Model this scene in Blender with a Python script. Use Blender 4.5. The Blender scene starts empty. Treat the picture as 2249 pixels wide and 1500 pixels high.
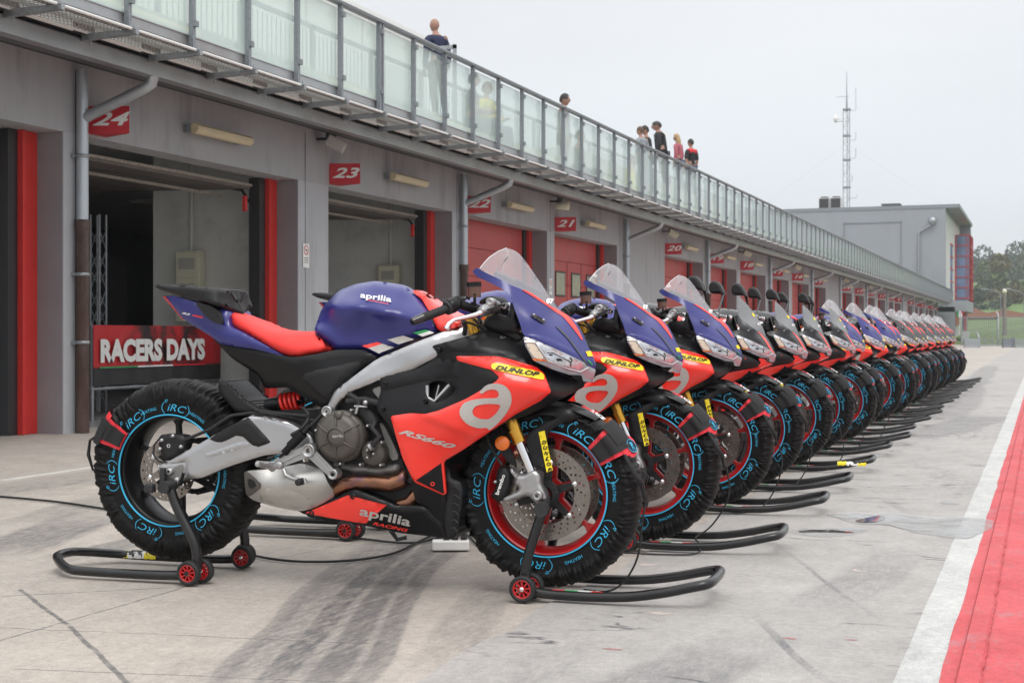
import bpy, bmesh, math, random
import numpy as np
from mathutils import Vector, Matrix, geometry, noise
R = math.radians
PSI = R(20.6)                       # yaw between the pit row and the lens axis
FPX, HZ, CXP, CAMH = 3100.0, 731.0, 1124.5, 0.88
random.seed(7)
S = bpy.context.scene
# ---------------------------------------------------------------- camera
cam_d = bpy.data.cameras.new("camera"); cam = bpy.data.objects.new("camera", cam_d)
S.collection.objects.link(cam); S.camera = cam
cam.location = (0, 0, CAMH); cam.rotation_euler = (R(90), 0, PSI)
cam_d.sensor_width = 36; cam_d.lens = FPX / 2249 * 36
cam_d.shift_y = -19 / 2249
cam_d.clip_end = 3000; cam_d.clip_start = 0.05
cam_d.dof.use_dof = True; cam_d.dof.focus_distance = 5.3; cam_d.dof.aperture_fstop = 10
# ---------------------------------------------------------------- sky and light (overcast)
W = bpy.data.worlds.new("World"); S.world = W; W.use_nodes = True
nt = W.node_tree; nt.nodes.clear()
def N(t, tree=None, **k):
    n = (tree or nt).nodes.new(t)
    for a, v in k.items(): setattr(n, a, v)
    return n
out = N('ShaderNodeOutputWorld'); bg = N('ShaderNodeBackground'); nt.links.new(bg.outputs[0], out.inputs[0])
sky = N('ShaderNodeTexSky', sky_type='NISHITA', sun_disc=False); sky.sun_elevation = R(55); sky.sun_rotation = R(200)
tc = N('ShaderNodeTexCoord'); sep = N('ShaderNodeSeparateXYZ'); nt.links.new(tc.outputs['Generated'], sep.inputs[0])
ramp = N('ShaderNodeValToRGB'); nt.links.new(sep.outputs['Z'], ramp.inputs[0])
e = ramp.color_ramp.elements
e[0].position = 0.0; e[0].color = (6.0, 6.4, 6.9, 1); e[1].position = 1.0; e[1].color = (14.2, 14.2, 14.2, 1)
m = e.new(0.10); m.color = (6.2, 6.5, 6.85, 1); m = e.new(0.25); m.color = (6.9, 7.0, 7.15, 1); m = e.new(0.5); m.color = (10.5, 10.6, 10.7, 1)
nz = N('ShaderNodeTexNoise'); nz.inputs['Scale'].default_value = 1.7; nz.inputs['Detail'].default_value = 4
mp = N('ShaderNodeMapping'); mp.inputs['Scale'].default_value = (1, 1, 4); nt.links.new(tc.outputs['Generated'], mp.inputs[0]); nt.links.new(mp.outputs[0], nz.inputs[0])
mr = N('ShaderNodeMapRange'); mr.inputs[1].default_value = .3; mr.inputs[2].default_value = .7; mr.inputs[3].default_value = .91; mr.inputs[4].default_value = 1.06
nt.links.new(nz.outputs[0], mr.inputs[0])
mul = N('ShaderNodeVectorMath', operation='SCALE'); nt.links.new(ramp.outputs[0], mul.inputs[0]); nt.links.new(mr.outputs[0], mul.inputs['Scale'])
mix = N('ShaderNodeMix', data_type='RGBA'); mix.inputs[0].default_value = .93
nt.links.new(sky.outputs[0], mix.inputs[6]); nt.links.new(mul.outputs[0], mix.inputs[7])
nt.links.new(mix.outputs[2], bg.inputs[0]); bg.inputs[1].default_value = 0.115
sun_d = bpy.data.lights.new("sun", 'SUN'); sun = bpy.data.objects.new("sun", sun_d); S.collection.objects.link(sun)
sun_d.energy = 1.3; sun_d.angle = R(28); sun_d.color = (1, .97, .93)
sun.rotation_euler = Vector((math.sin(R(200)) * math.cos(R(55)) * -1, -math.cos(R(200)) * math.cos(R(55)) * -1, -math.sin(R(55)))).to_track_quat('-Z', 'Y').to_euler()
sun.rotation_euler = Vector((-.30, .42, -.82)).to_track_quat('-Z', 'Y').to_euler()
S.view_settings.view_transform = 'Standard'; S.view_settings.look = 'None'
S.view_settings.exposure = 0.22; S.view_settings.gamma = 1
# ---------------------------------------------------------------- materials
def newmat(name):
    m = bpy.data.materials.new(name); m.use_nodes = True
    return m, m.node_tree, m.node_tree.nodes['Principled BSDF']
def mat(name, col, rough=.5, metal=0, var=.12, scale=8, bump=0, bscale=60, coat=0, spec=.5, stretch=(1, 1, 1), rvar=.08, emis=0, trans=0, alpha=1, sheen=0, dirt=None, dscale=2.0, coords='Object'):
    m, t, b = newmat(name); L = t.links
    c = (*col, 1)
    tcn = N('ShaderNodeTexCoord', t); mpn = N('ShaderNodeMapping', t); mpn.inputs['Scale'].default_value = stretch
    L.new(tcn.outputs[coords], mpn.inputs[0])
    n = N('ShaderNodeTexNoise', t); n.inputs['Scale'].default_value = scale; n.inputs['Detail'].default_value = 5; n.inputs['Roughness'].default_value = .62
    L.new(mpn.outputs[0], n.inputs[0])
    r = N('ShaderNodeMapRange', t); r.inputs[1].default_value = .3; r.inputs[2].default_value = .7; r.inputs[3].default_value = 1 - var; r.inputs[4].default_value = 1 + var
    L.new(n.outputs[0], r.inputs[0])
    s = N('ShaderNodeVectorMath', t, operation='SCALE'); s.inputs[0].default_value = col; L.new(r.outputs[0], s.inputs['Scale'])
    cout = s.outputs[0]
    if dirt:
        n2 = N('ShaderNodeTexNoise', t); n2.inputs['Scale'].default_value = dscale; n2.inputs['Detail'].default_value = 6; n2.inputs['Roughness'].default_value = .7
        L.new(mpn.outputs[0], n2.inputs[0])
        r2 = N('ShaderNodeMapRange', t); r2.inputs[1].default_value = .5; r2.inputs[2].default_value = .75; L.new(n2.outputs[0], r2.inputs[0])
        mx = N('ShaderNodeMix', t, data_type='RGBA'); L.new(r2.outputs[0], mx.inputs[0]); L.new(cout, mx.inputs[6]); mx.inputs[7].default_value = (*dirt, 1); cout = mx.outputs[2]
    L.new(cout, b.inputs['Base Color'])
    rr = N('ShaderNodeMapRange', t); rr.inputs[3].default_value = max(0.02, rough - rvar); rr.inputs[4].default_value = min(1, rough + rvar)
    L.new(n.outputs[0], rr.inputs[0]); L.new(rr.outputs[0], b.inputs['Roughness'])
    b.inputs['Metallic'].default_value = metal; b.inputs['Coat Weight'].default_value = coat; b.inputs['Coat Roughness'].default_value = .12
    b.inputs['Specular IOR Level'].default_value = spec
    if sheen: b.inputs['Sheen Weight'].default_value = sheen
    if trans: b.inputs['Transmission Weight'].default_value = trans
    if alpha < 1: b.inputs['Alpha'].default_value = alpha
    if emis: b.inputs['Emission Color'].default_value = c; b.inputs['Emission Strength'].default_value = emis
    if bump:
        bn = N('ShaderNodeTexNoise', t); bn.inputs['Scale'].default_value = bscale; bn.inputs['Detail'].default_value = 4; L.new(mpn.outputs[0], bn.inputs[0])
        bb = N('ShaderNodeBump', t); bb.inputs['Strength'].default_value = bump; bb.inputs['Distance'].default_value = .01
        L.new(bn.outputs[0], bb.inputs['Height']); L.new(bb.outputs[0], b.inputs['Normal'])
    return m
def mathn(t, op, a, b=None, clamp=False):
    n = N('ShaderNodeMath', t, operation=op); n.use_clamp = clamp
    for i, v in enumerate((a, b)):
        if v is None: continue
        if isinstance(v, (int, float)): n.inputs[i].default_value = v
        else: t.links.new(v, n.inputs[i])
    return n.outputs[0]
def glassmat(name, col, alpha_mix, rough=.02, tint=(1, 1, 1), fres=.6):
    """thin sheet: transparent mixed with a diffuse/gloss film (same look for every viewer)"""
    m = bpy.data.materials.new(name); m.use_nodes = True; t = m.node_tree; t.nodes.clear(); L = t.links
    o = N('ShaderNodeOutputMaterial', t); tr = N('ShaderNodeBsdfTransparent', t); tr.inputs[0].default_value = (*tint, 1)
    d = N('ShaderNodeBsdfPrincipled', t); d.inputs['Base Color'].default_value = (*col, 1); d.inputs['Roughness'].default_value = .5
    g = N('ShaderNodeBsdfGlossy', t); g.inputs['Roughness'].default_value = rough
    m1 = N('ShaderNodeMixShader', t); m1.inputs[0].default_value = alpha_mix; L.new(tr.outputs[0], m1.inputs[1]); L.new(d.outputs[0], m1.inputs[2])
    lw = N('ShaderNodeLayerWeight', t); lw.inputs[0].default_value = .5
    f = mathn(t, 'MINIMUM', mathn(t, 'ADD', mathn(t, 'MULTIPLY', mathn(t, 'POWER', lw.outputs['Facing'], 4.0), fres), .05), .9)
    m2 = N('ShaderNodeMixShader', t); L.new(f, m2.inputs[0]); L.new(m1.outputs[0], m2.inputs[1]); L.new(g.outputs[0], m2.inputs[2])
    L.new(m2.outputs[0], o.inputs[0])
    return m
# ---------------------------------------------------------------- object helpers
COL = S.collection
def props(o, label=None, cat=None, group=None, kind=None):
    if label: o['label'] = label
    if cat: o['category'] = cat
    if group: o['group'] = group
    if kind: o['kind'] = kind
    return o
def empty(name, loc=(0, 0, 0), rz=0, label=None, cat=None, group=None):
    o = bpy.data.objects.new(name, None); COL.objects.link(o); o.location = loc; o.rotation_euler = (0, 0, rz); o.empty_display_size = .1
    return props(o, label, cat, group)
def obj(name, me, parent=None, label=None, cat=None, group=None, kind=None, mats=None):
    o = bpy.data.objects.new(name, me); COL.objects.link(o)
    if parent: o.parent = parent
    if mats:
        me.materials.clear()
        for m in (mats if isinstance(mats, (list, tuple)) else [mats]): me.materials.append(m)
    return props(o, label, cat, group, kind)
class MB:
    """mesh builder"""
    def __init__(s): s.v = []; s.f = []; s.m = []; s.sm = []
    def add(s, vs, fs, mi=0, smooth=False):
        k = len(s.v); s.v += [tuple(v) for v in vs]
        for f in fs: s.f.append(tuple(i + k for i in f)); s.m.append(mi); s.sm.append(smooth)
        return s
    def box(s, x0, x1, y0, y1, z0, z1, mi=0, M=None, bev=0):
        if x0 > x1: x0, x1 = x1, x0
        if y0 > y1: y0, y1 = y1, y0
        if z0 > z1: z0, z1 = z1, z0
        if bev:
            bm = bmesh.new(); bmesh.ops.create_cube(bm, size=1)
            for v in bm.verts: v.co = ((v.co.x + .5) * (x1 - x0) + x0, (v.co.y + .5) * (y1 - y0) + y0, (v.co.z + .5) * (z1 - z0) + z0)
            bmesh.ops.bevel(bm, geom=bm.edges[:], offset=bev, segments=2, affect='EDGES', profile=.5)
            return s.bm(bm, mi, M)
        vs = [Vector((x, y, z)) for z in (z0, z1) for y in (y0, y1) for x in (x0, x1)]
        if M: vs = [M @ v for v in vs]
        return s.add(vs, [(0, 2, 3, 1), (4, 5, 7, 6), (0, 1, 5, 4), (2, 6, 7, 3), (0, 4, 6, 2), (1, 3, 7, 5)], mi)
    def bm(s, bm, mi=0, M=None, smooth=False):
        bm.verts.ensure_lookup_table(); vs = [(M @ v.co) if M else v.co.copy() for v in bm.verts]
        for i, v in enumerate(bm.verts): v.index = i
        s.add(vs, [tuple(v.index for v in f.verts) for f in bm.faces], mi, smooth); bm.free(); return s
    def tube(s, pts, r, n=10, mi=0, cap=True, smooth=True):
        pts = [Vector(p) for p in pts]
        rs = r if isinstance(r, (list, tuple)) else [r] * len(pts)
        rings = []; up = None
        for i, p in enumerate(pts):
            d = (pts[min(i + 1, len(pts) - 1)] - pts[max(i - 1, 0)])
            if i and i < len(pts) - 1:
                d = (pts[i + 1] - p).normalized() + (p - pts[i - 1]).normalized()
            d = d.normalized() if d.length > 1e-9 else Vector((0, 0, 1))
            if up is None: up = d.orthogonal().normalized()
            up = (up - d * up.dot(d)); up = up.normalized() if up.length > 1e-6 else d.orthogonal().normalized()
            w = d.cross(up)
            rings.append([p + (up * math.cos(a) + w * math.sin(a)) * rs[i] for a in [2 * math.pi * k / n for k in range(n)]])
        vs = [v for rg in rings for v in rg]; fs = []
        for i in range(len(rings) - 1):
            for k in range(n): fs.append((i * n + k, i * n + (k + 1) % n, (i + 1) * n + (k + 1) % n, (i + 1) * n + k))
        s.add(vs, fs, mi, smooth)
        if cap: s.add(rings[0], [tuple(range(n))[::-1]], mi); s.add(rings[-1], [tuple(range(n))], mi)
        return s
    def prism(s, poly, y0, y1, mi=0, M=None, axis='y', bev=0):
        """extrude a 2D polygon (x,z) along y"""
        bm = bmesh.new()
        def P(a, b, c): return {'y': (a, c, b), 'x': (c, a, b), 'z': (a, b, c)}[axis]
        f = bm.faces.new([bm.verts.new(P(a, b, y0)) for a, b in poly])
        r = bmesh.ops.extrude_face_region(bm, geom=[f])
        d = Vector(P(0, 0, y1)) - Vector(P(0, 0, y0))
        for g in r['geom']:
            if isinstance(g, bmesh.types.BMVert): g.co += d
        bmesh.ops.recalc_face_normals(bm, faces=bm.faces[:])
        if bev: bmesh.ops.bevel(bm, geom=bm.edges[:], offset=bev, segments=2, affect='EDGES', profile=.5)
        return s.bm(bm, mi, M)
    def lathe(s, prof, c, ax='y', n=24, mi=0, smooth=True, closed=False):
        """prof: list of (r, t) revolved round an axis through c"""
        vs = []; fs = []; k = len(prof)
        for i in range(n):
            a = 2 * math.pi * i / n
            for r, t in prof:
                u, w = r * math.cos(a), r * math.sin(a)
                vs.append(Vector(c) + Vector({'y': (u, t, w), 'x': (t, u, w), 'z': (u, w, t)}[ax]))
        for i in range(n):
            j = (i + 1) % n
            for q in range(k if closed else k - 1):
                q2 = (q + 1) % k
                fs.append((i * k + q, i * k + q2, j * k + q2, j * k + q))
        return s.add(vs, fs, mi, smooth)
    def sphere(s, c, r, n=12, mi=0, sc=(1, 1, 1)):
        bm = bmesh.new(); bmesh.ops.create_uvsphere(bm, u_segments=n, v_segments=max(6, n // 2 + 2), radius=r)
        return s.bm(bm, mi, Matrix.Translation(c) @ Matrix.Diagonal((*sc, 1)), True)
    def me(s, name='mesh', recalc=False):
        me = bpy.data.meshes.new(name); me.from_pydata(s.v, [], s.f)
        me.polygons.foreach_set('material_index', s.m); me.polygons.foreach_set('use_smooth', s.sm); me.update()
        if recalc:
            bm = bmesh.new(); bm.from_mesh(me); bmesh.ops.recalc_face_normals(bm, faces=bm.faces[:]); bm.to_mesh(me); bm.free()
        return me
    def obj(s, name, mats, parent=None, **k):
        return obj(name, s.me(name, k.pop('recalc', False)), parent, mats=mats, **k)
def copy_tree(o, loc=None, parent=None, label=None, dx=None):
    c = o.copy(); COL.objects.link(c)
    if parent: c.parent = parent
    if loc is not None: c.location = loc
    if label: c['label'] = label
    for ch in o.children: copy_tree(ch, parent=c)
    return c
# pixel (of the photograph, 2249 wide) to a place in the world, used while laying out
cP, sP = math.cos(PSI), math.sin(PSI)
def ray(px, py): 
    u = (px - CXP) / FPX; v = (HZ - py) / FPX
    return Vector((u * cP - sP, u * sP + cP, v))
def onX(px, py, X):
    d = ray(px, py); t = X / d.x; return Vector((X, d.y * t, CAMH + d.z * t))
def onY(px, py, Y):
    d = ray(px, py); t = Y / d.y; return Vector((d.x * t, Y, CAMH + d.z * t))
def ground(px, py, z=0):
    d = ray(px, py); t = (z - CAMH) / d.z; return Vector((d.x * t, d.y * t, z))
def text_mesh(txt, size=1, bold=0.0, shear=0, extrude=0, space=1.0, align='CENTER', xs=1.0):
    cu = bpy.data.curves.new('lettering', 'FONT'); cu.body = txt; cu.size = size; cu.offset = bold; cu.shear = shear; cu.extrude = extrude
    cu.space_character = space; cu.align_x = align; cu.align_y = 'CENTER'; cu.resolution_u = 3
    ob = bpy.data.objects.new('lettering', cu); COL.objects.link(ob)
    dg = bpy.context.evaluated_depsgraph_get(); me = bpy.data.meshes.new_from_object(ob.evaluated_get(dg))
    bpy.data.objects.remove(ob); bpy.data.curves.remove(cu)
    vs = [(v.co.x * xs, v.co.y, v.co.z) for v in me.vertices]; fs = [tuple(p.vertices) for p in me.polygons]
    bpy.data.meshes.remove(me)
    return vs, fs
# ---------------------------------------------------------------- palette
M_plaster = mat('grey_plaster', (.38, .38, .395), .85, var=.10, scale=2.6, bump=.3, bscale=25, dirt=(.22, .215, .22), dscale=2.6, stretch=(1, 1, .16))
M_pier = mat('painted_pier', (.42, .43, .455), .8, var=.08, scale=2.0, bump=.2, bscale=30, dirt=(.30, .30, .31), dscale=2.6, stretch=(1, 1, .2))
M_jamb = mat('mauve_reveal', (.25, .235, .25), .8, var=.08, scale=2, bump=.15)
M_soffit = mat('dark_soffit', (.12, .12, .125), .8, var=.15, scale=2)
M_gutter = mat('gutter_sheet', (.42, .43, .44), .38, .75, var=.12, scale=1.3, rvar=.12, dirt=(.30, .27, .26), dscale=.7)
M_galv = mat('galvanised_steel', (.36, .38, .40), .45, .8, var=.16, scale=30, bump=.05)
M_galvd = mat('galvanised_post', (.25, .27, .29), .5, .6, var=.14, scale=30)
M_pipe = mat('zinc_pipe', (.46, .49, .52), .38, .7, var=.08, scale=6, stretch=(1, 1, .2))
M_rust = mat('rusty_pipe', (.075, .042, .032), .75, .2, var=.35, scale=9, stretch=(1, 1, .3), dirt=(.14, .11, .10), dscale=5)
M_reddoor = mat('red_door_sheet', (.46, .042, .040), .45, var=.08, scale=2.5, dirt=(.30, .05, .048), dscale=2.4, stretch=(1, 1, .35))
M_redpost = mat('red_jamb_sheet', (.60, .035, .030), .42, var=.06, scale=4)
M_darkred = mat('groove_red', (.16, .012, .012), .6)
M_redsign = mat('red_sign', (.52, .018, .030), .45, var=.06, scale=4)
M_white = mat('white_paint', (.78, .78, .76), .5, var=.04)
M_lampcase = mat('yellowed_lamp_cover', (.56, .47, .30), .4, var=.08, scale=12)
M_blackp = mat('black_plastic', (.022, .022, .024), .5, var=.15)
M_ceil = mat('garage_ceiling', (.42, .42, .41), .85, var=.1, scale=2)
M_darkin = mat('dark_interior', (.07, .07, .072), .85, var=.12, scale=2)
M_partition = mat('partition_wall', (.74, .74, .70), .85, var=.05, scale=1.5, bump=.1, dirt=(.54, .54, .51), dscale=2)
M_floorin = mat('polished_floor', (.34, .34, .34), .25, var=.1, scale=3)
M_boxcream = mat('cream_cabinet', (.78, .76, .58), .5, var=.05)
M_winglass = mat('cloudy_window', (.38, .36, .29), .2, var=.1, scale=5)
M_railglass = glassmat('greenish_glass', (.70, .86, .80), .58, tint=(.86, .96, .93), fres=.75)
M_glassedge = glassmat('glass_edge', (.45, .66, .60), .75, tint=(.7, .9, .85))
M_cream = mat('cream_seat', (.62, .56, .42), .6, var=.08, scale=4)
M_seatgrey = mat('grey_seat', (.30, .31, .31), .6, var=.06)
M_terrace = mat('terrace_concrete', (.42, .42, .41), .85, var=.08)
M_darkedge = mat('slab_edge_and_shade', (.05, .05, .055), .8, var=.3, scale=20)
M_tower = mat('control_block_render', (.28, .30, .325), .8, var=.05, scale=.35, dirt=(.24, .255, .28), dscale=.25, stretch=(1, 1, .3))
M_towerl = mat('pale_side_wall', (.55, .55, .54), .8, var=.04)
M_redframe = mat('red_window_frame', (.42, .03, .04), .4)
M_blueglass = mat('blue_tinted_glass', (.10, .16, .30), .08, var=.5, scale=.4, spec=1)
# perforated grating: real holes are cut in the sheet by alpha of a dot grid
def gratemat():
    m, t, b = newmat('perforated_steel'); L = t.links
    g = N('ShaderNodeTexCoord', t); s = N('ShaderNodeSeparateXYZ', t); L.new(g.outputs['Object'], s.inputs[0])
    def cell(o, k, sh=0.0): return mathn(t, 'SUBTRACT', mathn(t, 'FRACT', mathn(t, 'ADD', mathn(t, 'MULTIPLY', o, k), sh)), .5)
    a = cell(s.outputs[0], 30.0); c = cell(s.outputs[1], 22.0)
    d = mathn(t, 'SQRT', mathn(t, 'ADD', mathn(t, 'POWER', mathn(t, 'ABSOLUTE', a), 2.0), mathn(t, 'POWER', mathn(t, 'ABSOLUTE', c), 2.0)))
    al = mathn(t, 'GREATER_THAN', d, .33)
    L.new(al, b.inputs['Alpha']); b.inputs['Base Color'].default_value = (.42, .40, .38, 1); b.inputs['Metallic'].default_value = .2; b.inputs['Roughness'].default_value = .5
    return m
M_grate = gratemat()
# ---------------------------------------------------------------- ground materials
def concrete_mat(name, base, dark, warm, streaks, joints_x=(), joints_y=(), marks=.6, cracks=0.0, lines=(), wear=0.0):
    m, t, b = newmat(name); L = t.links
    g = N('ShaderNodeTexCoord', t); P = g.outputs['Object']; s = N('ShaderNodeSeparateXYZ', t); L.new(P, s.inputs[0])
    X, Y = s.outputs[0], s.outputs[1]
    def noise_(scale, det=6, rough=.65, stretch=(1, 1, 1), rot=0):
        mp = N('ShaderNodeMapping', t); mp.inputs['Scale'].default_value = stretch; mp.inputs['Rotation'].default_value = (0, 0, rot); L.new(P, mp.inputs[0])
        n = N('ShaderNodeTexNoise', t); n.inputs['Scale'].default_value = scale; n.inputs['Detail'].default_value = det; n.inputs['Roughness'].default_value = rough
        L.new(mp.outputs[0], n.inputs[0]); return n.outputs[0]
    def mr_(v, a, c, d=0, e_=1):
        r = N('ShaderNodeMapRange', t); r.clamp = True
        for i, q in zip((1, 2, 3, 4), (a, c, d, e_)): r.inputs[i].default_value = q
        L.new(v, r.inputs[0]); return r.outputs[0]
    def mixc(f, a, c):
        x = N('ShaderNodeMix', t, data_type='RGBA')
        for i, q in ((0, f), (6, a), (7, c)):
            if isinstance(q, (int, float)): x.inputs[i].default_value = q
            elif isinstance(q, tuple): x.inputs[i].default_value = (*q, 1)
            else: L.new(q, x.inputs[i])
        return x.outputs[2]
    big = mr_(noise_(.45, 5), .35, .68); fine = noise_(38, 8, .75); mid = mr_(noise_(3.0, 8, .72), .42, .72)
    c = mixc(big, base, warm)
    c = mixc(mathn(t, 'MULTIPLY', mid, .5), c, tuple(.72 * q for q in base))
    spk = mathn(t, 'MULTIPLY', mathn(t, 'MULTIPLY', mr_(fine, .30, .72, .80, 1.16), mr_(noise_(170, 4, .7), .28, .72, .78, 1.2)), mr_(noise_(9, 6, .75, (1, .5, 1), R(14)), .3, .7, .86, 1.10)); sc = N('ShaderNodeVectorMath', t, operation='SCALE'); L.new(c, sc.inputs[0]); L.new(spk, sc.inputs['Scale']); c = sc.outputs[0]
    pit = mr_(noise_(120, 3, .6), .66, .74); c = mixc(mathn(t, 'MULTIPLY', pit, .45), c, dark)
    pitl = mr_(noise_(75, 3, .6), .70, .78); c = mixc(mathn(t, 'MULTIPLY', pitl, .4), c, tuple(min(1, 1.3 * q) for q in base))
    # scattered rubber scuffs
    scf = mathn(t, 'MULTIPLY', mr_(noise_(1.1, 6, .6, (1, .28, 1), R(14)), .56, .70), mr_(noise_(16, 6, .8, (1, .35, 1), R(14)), .44, .60)); c = mixc(mathn(t, 'MULTIPLY', scf, marks), c, dark)
    for (x0, y0, x1, y1, w, k) in streaks:          # tyre marks: distance from a slightly bent line
        dx, dy = x1 - x0, y1 - y0; l = math.hypot(dx, dy); nx, ny = -dy / l, dx / l
        bend = mathn(t, 'MULTIPLY', mathn(t, 'SUBTRACT', noise_(.35, 2), .5), .35)
        d = mathn(t, 'ADD', mathn(t, 'ADD', mathn(t, 'MULTIPLY', X, nx), mathn(t, 'MULTIPLY', Y, ny)), -(x0 * nx + y0 * ny)); d = mathn(t, 'ABSOLUTE', mathn(t, 'ADD', d, bend))
        al = mathn(t, 'ADD', mathn(t, 'ADD', mathn(t, 'MULTIPLY', X, dx / l), mathn(t, 'MULTIPLY', Y, dy / l)), -(x0 * dx / l + y0 * dy / l))
        gate = mathn(t, 'MULTIPLY', mr_(al, 0, .5), mr_(al, l - .6, l, 1, 0))
        edge = mr_(d, w * .72, w, 1, 0)
        tex = mr_(noise_(46, 8, .85, (1, .22, 1), -math.atan2(dx, dy)), .34, .58)
        c = mixc(mathn(t, 'MULTIPLY', mathn(t, 'MULTIPLY', edge, gate), mathn(t, 'MULTIPLY', tex, k)), c, dark)
    wob = mathn(t, 'MULTIPLY', mathn(t, 'SUBTRACT', noise_(3.5, 4), .5), .03)
    for jx in joints_x: c = mixc(mathn(t, 'MULTIPLY', mr_(mathn(t, 'ABSOLUTE', mathn(t, 'ADD', mathn(t, 'ADD', X, wob), -jx)), .003, .008, 1, 0), .75), c, dark)
    for jy in joints_y: c = mixc(mathn(t, 'MULTIPLY', mr_(mathn(t, 'ABSOLUTE', mathn(t, 'ADD', mathn(t, 'ADD', Y, wob), -jy)), .003, .009, 1, 0), .75), c, dark)
    for (x0, y0, x1, y1, w, col) in lines:
        dx, dy = x1 - x0, y1 - y0; l = math.hypot(dx, dy); nx, ny = -dy / l, dx / l
        d = mathn(t, 'ABSOLUTE', mathn(t, 'ADD', mathn(t, 'ADD', mathn(t, 'ADD', mathn(t, 'MULTIPLY', X, nx), mathn(t, 'MULTIPLY', Y, ny)), -(x0 * nx + y0 * ny)), wob))
        al = mathn(t, 'ADD', mathn(t, 'ADD', mathn(t, 'MULTIPLY', X, dx / l), mathn(t, 'MULTIPLY', Y, dy / l)), -(x0 * dx / l + y0 * dy / l))
        gate = mathn(t, 'MULTIPLY', mr_(al, 0, .03), mr_(al, l - .03, l, 1, 0))
        c = mixc(mathn(t, 'MULTIPLY', mathn(t, 'MULTIPLY', mr_(d, w * .6, w, 1, 0), gate), mr_(noise_(22, 5, .7), .32, .55, .25, .85)), c, col)
    if wear:
        wm = mathn(t, 'MULTIPLY', mr_(noise_(11, 9, .8, (1, .35, 1), R(10)), .52, .62), mr_(noise_(1.7, 5, .7), .42, .62)); c = mixc(mathn(t, 'MULTIPLY', wm, wear), c, dark)
    if cracks:
        v = N('ShaderNodeTexVoronoi', t, feature='DISTANCE_TO_EDGE'); v.inputs['Scale'].default_value = 1.5
        mp = N('ShaderNodeMapping', t); mp.inputs['Scale'].default_value = (.55, 2.1, 1); mp.inputs['Rotation'].default_value = (0, 0, R(-14)); L.new(P, mp.inputs[0])
        wv = N('ShaderNodeVectorMath', t, operation='ADD'); nv = N('ShaderNodeTexNoise', t); nv.inputs['Scale'].default_value = 5; nv.inputs['Detail'].default_value = 5; L.new(mp.outputs[0], nv.inputs[0])
        sv = N('ShaderNodeVectorMath', t, operation='SCALE'); sv.inputs['Scale'].default_value = .32; L.new(nv.outputs['Color'], sv.inputs[0]); L.new(mp.outputs[0], wv.inputs[0]); L.new(sv.outputs[0], wv.inputs[1]); L.new(wv.outputs[0], v.inputs[0])
        ck = mathn(t, 'MULTIPLY', mr_(v.outputs['Distance'], .004, .016, 1, 0), mr_(noise_(1.6, 4), .53, .60)); c = mixc(mathn(t, 'MULTIPLY', ck, cracks), c, tuple(q * .7 for q in dark))
    L.new(c, b.inputs['Base Color'])
    L.new(mr_(mid, 0, 1, .62, .82), b.inputs['Roughness'])
    bp_ = N('ShaderNodeBump', t); bp_.inputs['Strength'].default_value = .35; bp_.inputs['Distance'].default_value = .004; L.new(fine, bp_.inputs['Height']); L.new(bp_.outputs[0], b.inputs['Normal'])
    return m
# ---------------------------------------------------------------- the setting: ground, lane, lines
def gseg(a, b): p, q = ground(*a), ground(*b); return (p.x, p.y, q.x, q.y)
DK = (.085, .085, .09)
M_apron = concrete_mat('old_concrete', (.46, .412, .365), (.085, .085, .09), (.39, .355, .32),
    [(*gseg((540, 1570), (960, 1150)), .23, .62), (*gseg((500, 1570), (930, 1160)), .045, .8), (*gseg((620, 1570), (985, 1150)), .05, .75), (*gseg((720, 1570), (1030, 1150)), .04, .6), (*gseg((380, 1570), (820, 1180)), .035, .45), (*gseg((950, 1560), (1120, 1330)), .05, .3), (*gseg((-60, 1235), (240, 1120)), .20, .8), (*gseg((60, 1245), (640, 1110)), .12, .7), (*gseg((0, 1160), (300, 1075)), .14, .5),
     (*gseg((900, 1500), (1150, 1240)), .10, .35), (-5.4, 2.5, -5.9, 30, .25, .35), (-4.3, 5.5, -3.6, 30, .2, .35)],
    joints_x=(), joints_y=(),
    lines=[(*gseg((-60, 1310), (420, 1285)), .006, DK), (*gseg((-60, 1420), (470, 1268)), .006, DK), (*gseg((-20, 1374), (860, 1412)), .004, DK), (*gseg((20, 1464), (800, 1496)), .004, DK),
           (*gseg((40, 1290), (150, 1370)), .010, DK), (*gseg((150, 1370), (285, 1500)), .010, DK),
           (*gseg((0, 1054), (225, 1021)), .045, (.62, .61, .58)), (*gseg((420, 1260), (1010, 1145)), .004, DK)])
M_lane = concrete_mat('worn_grey_lane', (.405, .385, .368), (.10, .10, .11), (.345, .33, .315),
    [(*gseg((1640, 1340), (1860, 1540)), .016, .8), (*gseg((1720, 1200), (1930, 1365)), .012, .6), (*gseg((1930, 1090), (2010, 1140)), .03, .5),
     (-1.0, 2.9, -.75, 4.2, .16, .5), (-1.1, 12, -.4, 16, .3, .6), (-.9, 15, -1.3, 40, .25, .5), (-.7, 4.4, -.5, 6, .12, .4)], marks=.8, cracks=.9)
M_line = concrete_mat('worn_white_line', (.55, .55, .535), (.26, .26, .27), (.47, .47, .46), [], marks=.6, wear=.55)
M_red = concrete_mat('worn_red_paint', (.60, .085, .095), (.26, .24, .27), (.54, .065, .075), [], marks=.9, wear=.6)
M_hill = mat('meadow', (.10, .17, .045), .95, var=.25, scale=.05, dirt=(.16, .18, .07), dscale=.03)
M_base = mat('far_paddock', (.33, .31, .28), .9, var=.1, scale=.05)
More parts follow.
